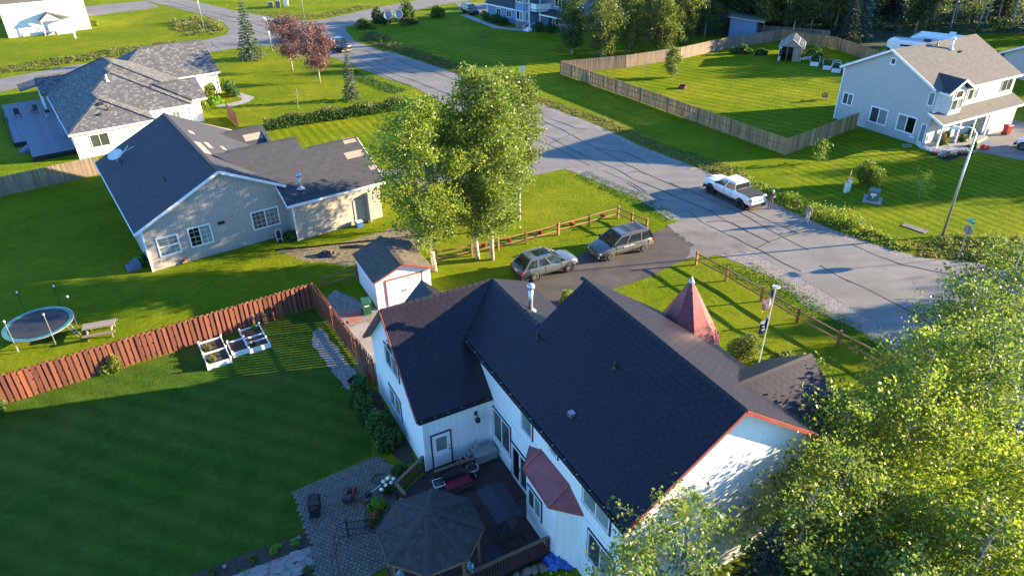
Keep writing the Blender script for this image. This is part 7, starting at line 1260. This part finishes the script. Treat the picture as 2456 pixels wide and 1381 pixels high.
t = thing('stone_edging', 'row of rough stones below the deck railing', 'stones', (0, 19.6, 0))
for i in range(22):
    rg = random.Random(40 + i); k = i / 21; x, y = -.9 + 2.6 * k, -.55 + 1.15 * k; r_ = rg.uniform(.11, .18); o = MB().lathe([(0, -.02), (r_, 0), (r_ * 1.05, r_ * .6), (r_ * .6, r_ * 1.1), (0, r_ * 1.2)], (0, 0, 0), 7).build('stone', 'stone', t, False, (x + rg.uniform(-.12, .12), y + rg.uniform(-.15, .1), rg.choice((0, .12)))); o.rotation_euler = (rg.uniform(-.4, .4), rg.uniform(-.4, .4), rg.uniform(0, 6)); o.scale = (1.3, .9, 1)
# ---------------------------------------------------------------- left yard: trampoline, table, planters
t = thing('trampoline', 'round trampoline with green edge pad and bare net poles', 'trampoline', (-30.5, 38.4, 0))
MB().lathe([(1.75, .80), (1.75, .815), (0, .80)], (0, 0, 0), 40).build('mat', 'cloth_black', t); mat('pad_green', (.04, .26, .16), (.03, .12, .18), .6, 2.0); MB().lathe([(1.75, .83), (1.95, .84), (1.95, .80), (1.75, .80), (1.75, .83)], (0, 0, 0), 40).build('edge_pad', 'pad_green', t); MB().lathe([(1.98, .78), (2.03, .78), (2.03, .83), (1.98, .83), (1.98, .78)], (0, 0, 0), 40).build('ring', 'galvanised', t)
for i in range(6):
    a = R(20 + 60 * i); p = V(2.0 * math.cos(a), 2.0 * math.sin(a), 0); MB().tube([p * 1.02 + V(0, 0, .8), p * 1.03 + V(0, 0, .03)], .022, 6).build('leg', 'galvanised', t)
    if i != 3: 
        o = MB().tube([p * 1.05 + V(0, 0, .1), p * 1.06 + V(0, 0, 2.35)], .022, 6).build('net_pole', 'galvanised' if i in (4, 5) else 'black_metal', t); MB().lathe([(.0, 2.32), (.05, 2.32), (.055, 2.42), (0, 2.45)], tuple(p * 1.06), 8).build('pole_cap', 'white_plastic', o)
m = MB(); [m.tube([(1.95, -.3 + s, .8), (2.5, -.4 + s, 0)], .018, 6) for s in (0, .3)]; [m.tube([(1.95 + .18 * k, -.33 - .03 * k, .8 - .26 * k), (1.95 + .18 * k, -.03 - .03 * k, .8 - .26 * k)], .015, 5) for k in (1, 2)]; m.build('ladder', 'galvanised', t)
t = thing('picnic_table', 'weathered picnic table with bench beside the red fence', 'table', (-26.6, 38.3, 0), 19)
for i in range(5): MB().box((0, -.3 + i * .15, .72), (1.9, .14, .04)).build('plank', 'old_plank', t)
for s in (-.72, .72):
    for i in range(2): MB().box((0, s + (i - .5) * .15, .43), (1.9, .135, .04)).build('bench_plank', 'fence_grey', t)
for x in (-.7, .7):
    m = MB(); m.bar((x, -.65, 0), (x, -.25, .72), .05, .09); m.bar((x, .65, 0), (x, .25, .72), .05, .09); m.bar((x, -.78, .4), (x, .78, .4), .05, .09); m.build('leg_frame', 'old_plank', t)
def planter(label, loc, rz, w, cells, h=.34, plants=()):
    t = thing('raised_planter', label, 'planter', loc, rz); y = 0; tot = sum(cells)
    for k, c in enumerate([0] + list(np.cumsum(cells))): MB().box((0, c, 0), (w, .05, h)).build('board', 'white_plastic', t)
    for s in (-w / 2, w / 2):
        MB().box((s, tot / 2, 0), (.05, tot, h)).build('board', 'white_plastic', t)
        for c in [0] + list(np.cumsum(cells)): m = MB(); m.box((s, c, 0), (.1, .1, h + .08)); m.lathe([(.07, h + .08), (.05, h + .13), (0, h + .15)], (s, c, 0), 4); m.build('post', 'white_plastic', t)
    for k, c in enumerate(cells): y0 = sum(cells[:k]); MB().box((0, y0 + c / 2, .02), (w - .06, c - .06, h - .12)).build('soil', 'soil', t)
    for (px_, py_, r_, lf) in plants: inst('foliage', leaf_mesh('foliage', blob_pts(260, r_, r_ * .8, .3, 7) + np.array([px_, py_, h - .12]), .11, lf, .5, 5), t)
    return t
planter('white raised planter with two plots nearest the lawn', (-17.7, 34.65, 0), 31, 1.35, (1.35, 1.35), plants=((-.25, .5, .4, 'leaf_weed'), (-.25, 1.9, .45, 'leaf_weed'))); planter('middle white raised planter with bare soil', (-16.75, 35.75, 0), 31, 1.0, (1.35,)); planter('white raised planter with three narrow plots near the fence', (-15.75, 36.2, 0), 31, 1.25, (.75, .6, 1.1), plants=((.3, 2.3, .3, 'leaf_lime'), (-.2, .35, .25, 'leaf_shade')))
t = thing('wire_trellis', 'two wire hoop trellises behind the planters', 'trellis', (-16.6, 39.0, 0), 31)
for x in (-.35, .25): MB().tube([(x - .25, 0, 0), (x - .25, 0, .7), (x, 0, .95), (x + .25, 0, .7), (x + .25, 0, 0)], .012, 5).build('hoop', 'galvanised', t)
# things by the shed and along the red fence
def wheelie(label, loc, rz, mt):
    t = thing('wheeled_bin', label, 'bin', loc, rz); m = MB(); m.mesh([(-.24, -.26, .05), (.24, -.26, .05), (.24, .26, .05), (-.24, .26, .05), (-.3, -.33, .98), (.3, -.33, .98), (.3, .36, .98), (-.3, .36, .98)], [(0, 1, 5, 4), (1, 2, 6, 5), (2, 3, 7, 6), (3, 0, 4, 7), (3, 2, 1, 0)]); m.build('body', mt, t)
    m = MB(); m.mesh([(-.32, -.36, .98), (.32, -.36, .98), (.32, .38, .98), (-.32, .38, .98), (-.28, -.32, 1.05), (.28, -.32, 1.05), (.28, .34, 1.1), (-.28, .34, 1.1)], [(0, 1, 5, 4), (1, 2, 6, 5), (2, 3, 7, 6), (3, 0, 4, 7), (4, 5, 6, 7)]); m.build('lid', mt, t); MB().tube([(-.28, .4, 1.0), (.28, .4, 1.0)], .02, 6).build('handle', mt, t); MB().box((0, -.31, .7), (.3, .012, .16)).build('sticker', 'white_plastic', t)
    for s in (-.28, .28): MB().lathe([(0, -.03), (.12, -.03), (.12, .03), (0, .03)], (s, .28, .12), 12, 0, 'x').build('wheel', 'rubber', t)
wheelie('green wheeled bin beside the storage shed', (-9.75, 40.25, .01), 20, 'green_plastic'); wheelie('red wheeled bin in front of the sage garage', (53.2, 73.6, .012), 110, 'red_plastic')
tag(MB().box((0, 0, 0), (.35, 3.8, .06)).build('loose_plank', 'old_plank', None, False, (-11.9, 41.0, .01), 27), 'long pale plank lying beside the red fence', 'plank'); tag(MB().box((0, 0, 0), (1.0, 1.1, .03)).build('door_mat', 'terracotta_mat', None, False, (-10.55, 39.75, .01), 27), 'pinkish square board on the gravel by the shed', 'board')
tag(MB().face([(-10.9, 38.4, .013), (-9.6, 39.2, .013), (-7.2, 36.6, .013), (-8.0, 33.6, .013), (-8.9, 34.4, .013)]).build('concrete_walk', 'concrete'), kind='structure')
t = thing('lattice_panel', 'wooden lattice panel leaning on the red fence', 'trellis', (-9.55, 34.4, 0), -58); 
for i in range(-6, 12):
    for s in (1, -1):
        x0 = i * .16; a = (x0, 0); b = (x0 + s * 1.2, 1.2); p = clip_poly([(a[0] - .01, 0), (a[0] + .01, 0), (b[0] + .01, 1.2), (b[0] - .01, 1.2)], [(0, 0), (1.4, 0), (1.4, 1.2), (0, 1.2)])
        if len(p) > 2: MB().face([(u_, -.05 + .28 * v_ + .01 * s, v_) for u_, v_ in p]).build('slat', 'old_plank', t)
t = thing('wheelbarrow', 'black wheelbarrow parked by the white wall', 'wheelbarrow', (-9.0, 32.4, 0), 60); m = MB(); m.mesh([(-.3, -.2, .35), (.3, -.2, .35), (.3, .2, .35), (-.3, .2, .35), (-.45, -.36, .65), (.5, -.36, .65), (.5, .36, .65), (-.45, .36, .65)], [(0, 1, 5, 4), (1, 2, 6, 5), (2, 3, 7, 6), (3, 0, 4, 7), (3, 2, 1, 0)]); m.build('tray', 'black_plastic', t); MB().lathe([(0, -.04), (.2, -.04), (.2, .04), (0, .04)], (.55, 0, .2), 14, 0, 'y').build('wheel', 'rubber', t)
for s in (.22, -.22): MB().tube([(.55, s * .3, .2), (-.2, s, .34), (-1.0, s * 1.3, .6)], .02, 6).build('handle', 'old_plank', t); MB().tube([(-.25, s, .34), (-.35, s, 0)], .018, 5).build('leg', 'black_metal', t)
coil('garden_hose', 'tan hose coiled against the tan garage wall', (0, 0), .6, 6, 'hose_tan', .02, 'hose', .1, None, 5); ob = bpy.data.objects['garden_hose.001']; ob.rotation_euler = (R(78), 0, R(34.5)); ob.location = (-13.8, 54.35, .75)
t = thing('storage_tub', 'blue storage tub by the tan garage door', 'tub', (-12.6, 53.6, 0), 34); MB().box((0, 0, 0), (.5, .4, .45)).build('body', 'blue_plastic', t); MB().box((0, 0, .45), (.54, .44, .06)).build('lid', 'white_plastic', t)
t = thing('hand_truck', 'white upright boot scraper frame by the tan wall', 'hand truck', (-18.5, 51.0, 0), 34); m = MB(); m.tube([(-.2, 0, 0), (-.2, .1, 1.1), (.2, .1, 1.1), (.2, 0, 0)], .025, 6); [m.bar((-.2, .03 + .1 * z, z), (.2, .03 + .1 * z, z), .03, .03) for z in (.25, .5, .75)]; m.build('frame', 'white_plastic', t); MB().box((0, -.1, 0), (.4, .3, .03)).build('toe_plate', 'black_metal', t); MB().box((0, .08, .15), (.34, .06, .75)).build('panel', 'black_plastic', t)
t = thing('garden_spreader', 'red garden spreader with black handle below the tan house window', 'spreader', (-24.9, 47.75, 0), 60); MB().lathe([(.05, .12), (.3, .4), (.3, .43), (.04, .13)], (0, 0, 0), 12).build('hopper', 'red_plastic', t); MB().tube([(0, 0, .3), (-.1, .5, 1.0)], .02, 6).build('handle', 'black_metal', t)
for s in (-.25, .25): MB().lathe([(0, -.03), (.12, -.03), (.12, .03), (0, .03)], (s, 0, .12), 10, 0, 'x').build('wheel', 'rubber', t)
for i, (x, y) in enumerate([(7.6, 53.55), (5.0, 52.05), (2.3, 50.55), (-.2, 49.3), (-2.1, 48.45)]): shrub('flower_pot', ['hanging red flower pot nearest the road on the rail fence', 'second hanging flower pot from the road on the rail fence', 'middle hanging flower pot on the rail fence', 'fourth hanging flower pot from the road near the birches', 'hanging flower pot by the birch trunks'][i], (x, y, .5), .3, .2, .32, 260, 340 + i, 'leaf_shade', .09, cat='flowers', flowers='petal_red', nf=150, fs=.09, stems=False)
# flagpole
t = thing('flagpole', 'white flagpole with ball top in the front garden bed', 'flagpole', (14.35, 33.35, 0)); MB().tube([(0, 0, 0), (.1, 0, 5.75)], [.045, .03], 8).build('pole', 'white_plastic', t); m = MB(); m.lathe([(.17, 5.74), (.22, 5.77), (.17, 5.80), (.13, 5.77), (.17, 5.74)], (.1, 0, 0), 14); m.lathe([(0, 5.7), (.06, 5.74), (.06, 5.84), (0, 5.88)], (.1, 0, 0), 8); m.build('finial', 'white_plastic', t)
for nm, c in (('flag_red', (.5, .02, .03)), ('flag_white', (.75, .74, .72)), ('flag_blue', (.02, .025, .14))): mat(nm, c, tuple(x * .85 for x in c), .85)
t = thing('striped_flag', 'limp flag with red and white stripes and starry blue canton', 'flag', (14.43, 33.35, 4.1)); cols = ['flag_red', 'flag_white', 'flag_blue']; m = MB(); nx_, nz_ = 12, 13
def fp(i, j):
    u_, v_ = i / nx_, j / nz_; w_ = .62 * u_ * (1 - .15 * v_); return V(-.03 - w_ * .8 - .03 * math.sin(u_ * 9), .12 * math.sin(u_ * 8 + v_ * 2), 1.5 - v_ * 1.05 - u_ * .75 * (1 - .3 * v_))
for i in range(nx_):
    for j in range(nz_): m.face([fp(i, j), fp(i, j + 1), fp(i + 1, j + 1), fp(i + 1, j)], 2 if (i < 6 and j < 7) else (0 if j % 2 == 0 else 1))
fl = m.build('cloth', cols, t, False); m = MB()
for a in range(5):
    for b in range(4): p = fp(1 + a, .8 + b * 1.6) if False else fp(.6 + a * 1.1, .8 + b * 1.6); m.frame(p + V(-.008, -.016, -.012), (.016, 0, 0), (0, 0, .024), (0, .032, 0))
m.build('star', 'flag_white', fl)
t = thing('dark_flag', 'limp dark flag with pale markings below the striped flag', 'flag', (14.42, 33.35, 2.65)); m = MB()
def fq(i, j): u_, v_ = i / 8, j / 8; return V(-.03 - .36 * u_ - .02 * math.sin(u_ * 7), .09 * math.sin(u_ * 8 + v_), 1.25 - v_ * .95 - u_ * .45)
for i in range(8):
    for j in range(8): m.face([fq(i, j), fq(i, j + 1), fq(i + 1, j + 1), fq(i + 1, j)], 1 if (j < 2 or (i in (3, 4, 5) and j in (3, 5))) else 2)
m.build('cloth', cols, t)
# ---------------------------------------------------------------- street furniture
def text(parent, s, size, mt, loc, rot, name='lettering', font_scale=(1, 1)):
    cu = bpy.data.curves.new(name, 'FONT'); cu.body = s; cu.size = size; cu.align_x = 'CENTER'; cu.align_y = 'CENTER'; cu.extrude = .002; o = bpy.data.objects.new(name, cu); LINK(o); dg = bpy.context.evaluated_depsgraph_get(); me = bpy.data.meshes.new_from_object(o.evaluated_get(dg)); bpy.data.objects.remove(o); me.materials.clear(); me.materials.append(MAT[mt]); o = inst(name, me, parent, loc, rot); o.scale = (*font_scale, 1); return o
def street_lamp(label, loc, h, rz, arm=1.5):
    t = thing('street_lamp', label, 'street lamp', loc, rz); MB().tube([(0, 0, 0), (0, 0, h)], [.11, .065], 10).build('pole', 'galvanised', t, True); MB().lathe([(.2, 0), (.2, .05), (.13, .1)], (0, 0, 0), 10).build('base', 'concrete', t); MB().tube([(0, 0, h - .05), (.25, 0, h + .3), (.7, 0, h + .45), (arm - .3, 0, h + .4)], [.05, .045, .04, .04], 8).build('arm', 'white_plastic', t, True)
    m = MB(); loft(m, [(arm - .45, [(0, h + .34), (.06, h + .35), (.07, h + .4), (.06, h + .45), (0, h + .46)]), (arm - .1, [(0, h + .28), (.15, h + .3), (.17, h + .38), (.12, h + .47), (0, h + .5)]), (arm + .3, [(0, h + .28), (.14, h + .3), (.15, h + .36), (.1, h + .44), (0, h + .46)]), (arm + .42, [(0, h + .32), (.05, h + .33), (.06, h + .36), (.04, h + .4), (0, h + .41)])]); m.build('lamp_head', 'white_plastic', t, True)
street_lamp('tall galvanised street lamp at the road bend on the right', (34.1, 50.2, 0), 8.4, 176); street_lamp('tall street lamp at the far street corner', (-55.6, 136.6, 0), 9.5, 45); street_lamp('street lamp on the sunny bank above the junction', (-39.4, 145.6, 0), 8.5, 250); street_lamp('low lamp post beside the blue spruce', (-38.2, 118.9, 0), 4.6, 160, .7)
t = thing('stop_sign', 'octagonal stop sign seen from behind with street name blades', 'sign', (33.35, 46.55, 0), 15); MB().box((0, 0, 0), (.05, .05, 3.1)).build('post', 'galvanised', t); oc_ = [V(.04, .40 * math.cos(R(22.5 + 45 * i)), 2.35 + .40 * math.sin(R(22.5 + 45 * i))) for i in range(8)]; m = MB(); m.face(oc_); m.face([p + V(.012, 0, 0) for p in oc_][::-1], 1)
for i in range(8): j = (i + 1) % 8; m.face([oc_[i], oc_[j], oc_[j] + V(.012, 0, 0), oc_[i] + V(.012, 0, 0)])
m.build('plate', ['metal_grey', 'red_plastic'], t); MB().box((0, 0, 2.92), (.03, .75, .18)).build('name_blade', 'teal_sign', t); MB().box((0, 0, 3.1), (.75, .03, .18)).build('name_blade', 'teal_sign', t)
text(t, 'STOP', .28, 'white_trim', (.055, 0, 2.35), (R(90), 0, R(90)))
t = thing('speed_limit_sign', 'white speed limit 25 sign on the verge of the wide lawn', 'sign', (1.8, 95.9, 0), 5); MB().box((0, .03, 0), (.06, .05, 2.2)).build('post', 'galvanised', t); MB().box((0, 0, 1.72), (.62, .02, .8)).build('plate', 'white_trim', t); text(t, 'SPEED', .17, 'black_plastic', (0, -.013, 2.38), (R(90), 0, 0)); text(t, 'LIMIT', .17, 'black_plastic', (0, -.013, 2.2), (R(90), 0, 0)); text(t, '25', .42, 'black_plastic', (0, -.013, 1.92), (R(90), 0, 0))
t = thing('transformer_box', 'green pad-mounted transformer box on a concrete pad', 'utility box', (31.6, 57.1, 0), -30); MB().box((0, 0, 0), (1.5, 1.5, .15)).build('pad', 'concrete', t); m = MB(); m.mesh([(-.45, -.45, .15), (.45, -.45, .15), (.45, .45, .15), (-.45, .45, .15), (-.45, -.38, 1.0), (.45, -.38, 1.0), (.45, .45, 1.05), (-.45, .45, 1.05)], [(0, 1, 5, 4), (1, 2, 6, 5), (2, 3, 7, 6), (3, 0, 4, 7), (4, 5, 6, 7)]); mat('utility_green', (.10, .14, .11), (.08, .11, .09), .5); m.build('cabinet', 'utility_green', t); MB().box((0, -.43, .62), (.45, .02, .22)).build('label_plate', 'white_plastic', t); MB().box((.0, -.445, .42), (.12, .02, .15)).build('label_plate', 'white_plastic', t)
for i, (x, y, h) in enumerate([(30.0, 59.0, .95), (30.35, 59.25, 1.15)]): t = thing('utility_pedestal', ['shorter pale utility pedestal on the neighbour lawn', 'taller pale utility pedestal next to the orange marker'][i], 'utility box', (x, y, 0), -20); MB().box((0, 0, 0), (.3, .28, h)).build('body', 'white_plastic', t); MB().box((0, 0, h), (.33, .31, .06)).build('cap', 'grey_plastic', t)
t = thing('marker_pole', 'orange marker pole behind the utility pedestals', 'marker', (30.3, 59.4, 0)); MB().tube([(0, 0, 0), (.03, 0, 2.0)], .035, 6).build('pole', 'orange_plastic', t); MB().tube([(.02, 0, 1.55), (.025, 0, 1.75)], .04, 6).build('band', 'white_plastic', t)
tag(MB().box((0, 0, 0), (1.9, .7, .06)).build('concrete_pad', 'stone', None, False, (32.6, 51.6, 0), -52), 'flat concrete slab in the grass near the street lamp', 'slab')  # darker stone colour stands in for shade lying on the concrete
for i, (x, y, h) in enumerate([(-49.6, 159.0, 1.0), (-47.9, 158.4, 1.3), (-46.8, 160.5, 1.6)]): t = thing('utility_pedestal', ['left green utility cabinet on the far bank', 'middle green utility cabinet on the far bank', 'tallest utility cabinet on the far bank'][i], 'utility box', (x, y, 0), 10); MB().box((0, 0, 0), (.9, .8, h)).build('body', 'utility_green' if i < 2 else 'white_plastic', t); MB().box((0, 0, h), (.98, .88, .08)).build('cap', 'grey_plastic', t)
for i, (x, y) in enumerate([(-22.0, 138.0), (-20.2, 138.9)]):
    t = thing('satellite_dish', ['left large satellite dish in the shrub bed', 'right large satellite dish in the shrub bed'][i], 'satellite dish', (x, y, 0), -80); MB().tube([(0, 0, 0), (0, 0, 1.5)], .05, 8).build('mast', 'galvanised', t); o = MB().lathe([(0, .0), (.3, .04), (.6, .14), (.85, .28), (.85, .32), (.6, .18), (.3, .08), (0, .04)], (0, 0, 0), 20).build('dish', 'grey_plastic', t, True, (0.1, 0, 1.7)); o.rotation_euler = (0, R(62), 0); MB().tube([(.1, 0, 1.0), (.9, 0, 1.6)], .02, 5).build('feed_arm', 'galvanised', t)
t = thing('fire_hydrant', 'small red fire hydrant on the lawn verge', 'hydrant', (-21.2, 125.4, 0)); MB().lathe([(.2, 0), (.16, .06), (.16, .6), (.19, .62), (.16, .75), (.06, .85), (0, .86)], (0, 0, 0), 12).build('barrel', 'red_plastic', t); MB().lathe([(.08, -.28), (.08, .28)], (0, 0, .5), 8, 0, 'x').build('outlet', 'red_plastic', t)
t = thing('yard_post', 'short white post on the sunny corner lawn', 'post', (-76.3, 131, 0)); MB().box((0, 0, 0), (.3, .3, .9)).build('body', 'white_plastic', t); MB().box((0, 0, .9), (.36, .36, .08)).build('cap', 'white_plastic', t)
# ---------------------------------------------------------------- fenced garden of the sage house
mat('bed_trim', (.10, .03, .025), None, .7)
for i, (x, y, L, hp_) in enumerate([(44.0, 104.2, 4.0, 0), (45.0, 102.0, 4.0, 0), (45.6, 100.4, 2.6, 1), (46.6, 98.9, 2.6, 1)]):
    t = thing('garden_bed', ['white raised garden bed nearest the greenhouse', 'second white raised garden bed from the greenhouse', 'hooped raised garden bed beside the second bed', 'hooped raised garden bed nearest the sage house'][i], 'garden bed', (x, y, 0), -23); 
    for s, d_ in (((0, -.6), (1.3, .06)), ((0, L - .6), (1.3, .06))): MB().box((s[0], s[1], 0), (d_[0], d_[1], .55)).build('board', 'white_plastic', t)
    for s in (-.65, .65): MB().box((s, L / 2 - .6, 0), (.06, L, .55)).build('board', 'white_plastic', t); [MB().box((s, yy, 0), (.12, .12, .62)).build('corner_post', 'bed_trim', t) for yy in (-.6, L - .6)]
    MB().box((0, L / 2 - .6, .05), (1.22, L - .1, .4)).build('soil', 'soil', t); inst('foliage', leaf_mesh('foliage', scatter([(-.55, -.5), (.55, -.5), (.55, L - .7), (-.55, L - .7)], 260, i).tolist() and np.c_[scatter([(-.55, -.5), (.55, -.5), (.55, L - .7), (-.55, L - .7)], 260, i), RNG.uniform(.45, .7 + .4 * hp_, 260)], .22, 'leaf_shade', .5, i), t)
    if hp_: [MB().tube([(-.62, yy, .5), (-.6, yy, 1.0), (-.3, yy, 1.35), (.3, yy, 1.35), (.6, yy, 1.0), (.62, yy, .5)], .03, 6).build('hoop', 'white_plastic', t) for yy in (-.5, .8)]
for i in range(5): t = thing('plant_pot', ORD[i] + ' white plant pot from the greenhouse door on the low bench', 'pot', (42.6 + i * .5, 106.0 + i * .22, .35), 0, 'white pots by the greenhouse'); MB().lathe([(.12, 0), (.17, .32), (.15, .32), (.1, .05)], (0, 0, 0), 10).build('pot', 'white_plastic', t); inst('foliage', leaf_mesh('foliage', blob_pts(90, .28, .28, .5, i) + np.array([0, 0, .3]), .18, 'leaf_shade', .6, i), t)
t = thing('plant_bench', 'low wooden bench carrying the white plant pots', 'bench', (43.6, 106.45, 0), 24); MB().box((0, 0, .3), (2.8, .5, .05)).build('top', 'old_plank', t); [MB().box((s, 0, 0), (.08, .4, .3)).build('leg', 'old_plank', t) for s in (-1.2, 1.2)]
shrub('vegetable_patch', 'lush climbing plants along the greenhouse wall', (45.2, 107.8, 0), 1.7, .9, 1.6, 1500, 350, 'leaf_shade', .25, cat='plant')
t = thing('garden_chair', 'wooden adirondack chair on the striped lawn', 'chair', (39.0, 87.2, 0), 150)
for i in range(5): MB().bar((-.28 + i * .14, .12, .32), (-.28 + i * .16 - .04, .55, 1.05 - abs(i - 2) * .06), .12, .025, 0, (0, 1, .4)).build('back_slat', 'fence_grey', t)
for i in range(4): MB().box((0, -.35 + i * .13, .38 - i * .025), (.56, .11, .025)).build('seat_slat', 'fence_grey', t)
for s in (-.34, .34): MB().box((s, -.1, .58), (.13, .75, .03)).build('armrest', 'old_plank', t); MB().box((s, -.4, 0), (.05, .1, .58)).build('leg', 'old_plank', t); MB().box((s, .3, 0), (.05, .1, .58)).build('leg', 'old_plank', t)
t = thing('fire_ring', 'rusty metal fire ring on the striped lawn', 'fire pit', (22.7, 93.3, 0)); MB().lathe([(.5, 0), (.5, .4), (.46, .4), (.46, .02)], (0, 0, 0), 18).build('ring', 'bed_trim', t); MB().lathe([(.45, .08), (0, .1)], (0, 0, 0), 14).build('ash', 'soil', t)
t = thing('cooler_box', 'red and white cooler with open lid on the driveway edge', 'cooler', (48.4, 69.3, .012), 20); MB().box((0, 0, 0), (.75, .45, .4)).build('body', 'red_plastic', t); [MB().frame((s * .02, -.2, .42), (s * .4, 0, .2), (0, .42, 0), (0, 0, .05)).build('lid', 'white_plastic', t) for s in (-1, 1)]
for i, (x, y, r_, h, fl_) in enumerate([(44.4, 70.3, .75, 1.7, 'petal_pink'), (45.4, 71.3, .4, 1.3, None), (46.9, 70.9, .45, 1.2, None), (48.6, 72.2, .5, 1.9, None), (47.5, 69.6, .35, .8, None), (46.6, 69.0, .4, .7, None)]):
    t = shrub('potted_plant', ['large flowering planter on the sage house porch', 'leafy pot behind the flowering planter', 'dark leafy pot in the middle of the porch', 'tall potted plant in front of the garage door', 'potted plant in a white tub near the cooler', 'small potted plant by the lattice skirt'][i], (x, y, .0), r_, r_, h, 900, 360 + i, 'leaf_shrub' if i == 0 else 'leaf_shade', .16, cat='plant', flowers=fl_, nf=90, fs=.15); MB().lathe([(.2, 0), (.28, .35), (.25, .35), (.15, .06)], (0, 0, 0), 12).build('pot', 'white_plastic', t)
shrub('hanging_basket', 'purple hanging flower basket under the sage porch roof', (47.4, 72.6, 1.9), .4, .4, .6, 300, 370, 'leaf_shade', .12, cat='flowers', flowers='petal_purple', nf=220, fs=.14, stems=False); shrub('hanging_basket', 'pink hanging flower basket left on the sage porch', (45.5, 72.0, 1.9), .35, .35, .5, 260, 371, 'leaf_shade', .12, cat='flowers', flowers='petal_pink', nf=120, fs=.12, stems=False)
sheet('flower_bed', [(42.2, 68.9), (42.7, 65.9), (46.4, 67.6), (46.9, 68.6), (44.5, 68.2), (43.2, 68.9)], .013, 'soil')
for i, (x, y) in enumerate([(42.6, 68.0), (42.9, 67.0), (43.5, 66.9), (44.2, 67.4), (45.0, 67.6), (45.8, 68.0), (44.0, 68.2)]): shrub('bed_flowers', ['pink flowers at the house end of the porch bed', 'white flowers in the left corner of the porch bed', 'pink flowers beside the left corner of the porch bed', 'white flowers in the middle of the porch bed', 'pink flowers right of the middle of the porch bed', 'white flowers at the driveway end of the porch bed', 'pink flowers against the lattice in the porch bed'][i], (x, y, 0), .45, .4, .4, 260, 380 + i, 'leaf_shade', .13, 'flowers in the porch bed', 'flowers', flowers=('petal_pink', 'petal_white')[i % 2], nf=50, fs=.12, stems=False)
coil('garden_hose', 'pale hose lying on the grass beside the sage house', (41.0, 70.4), .45, 2.5, 'hose_tan', .02, 'hose', .12, [(41.6, 70.8, .3), (41.9, 71.0, .6)], 8); t = thing('hose_reel', 'white wall hose reel on the sage house', 'hose reel', (41.95, 71.35, .6), -61.4); MB().lathe([(.05, -.16), (.22, -.16), (.22, -.12), (.12, -.1), (.12, .1), (.22, .12), (.22, .16), (.05, .16)], (0, -.2, .1), 14, 0, 'x').build('drum', 'white_plastic', t); MB().box((0, -.06, 0), (.3, .12, .3)).build('bracket', 'grey_plastic', t)
# items on the hip-roof house deck
t = thing('kettle_grill', 'black kettle grill on the blue-grey deck', 'grill', (-54.6, 83.4, .54)); MB().lathe([(0, .5), (.2, .53), (.3, .68), (.3, .72), (.2, .88), (0, .92)], (0, 0, 0), 14).build('bowl', 'black_metal', t, True); [MB().tube([(.15 * math.cos(R(120 * i)), .15 * math.sin(R(120 * i)), .55), (.3 * math.cos(R(120 * i)), .3 * math.sin(R(120 * i)), 0)], .02, 5).build('leg', 'galvanised', t) for i in range(3)]
for i, (x, y) in enumerate([(-57.0, 84.8), (-58.2, 83.4), (-53.8, 85.6), (-58.6, 81.6)]):
    t = thing('patio_chair', ['dark patio chair behind the kettle grill', 'dark patio chair at the left of the deck group', 'dark patio chair right of the kettle grill', 'dark patio chair nearest the deck steps'][i], 'chair', (x, y, .54), 40 * i, 'dark patio chairs on the raised deck'); MB().box((0, 0, .4), (.55, .5, .05)).build('seat', 'cloth_black', t); MB().frame((-.27, .22, .45), (.55, 0, 0), (0, .12, .55), (0, .04, 0)).build('backrest', 'cloth_black', t); [MB().box((a, b, 0), (.04, .04, .4)).build('leg', 'black_metal', t) for a in (-.25, .25) for b in (-.2, .2)]
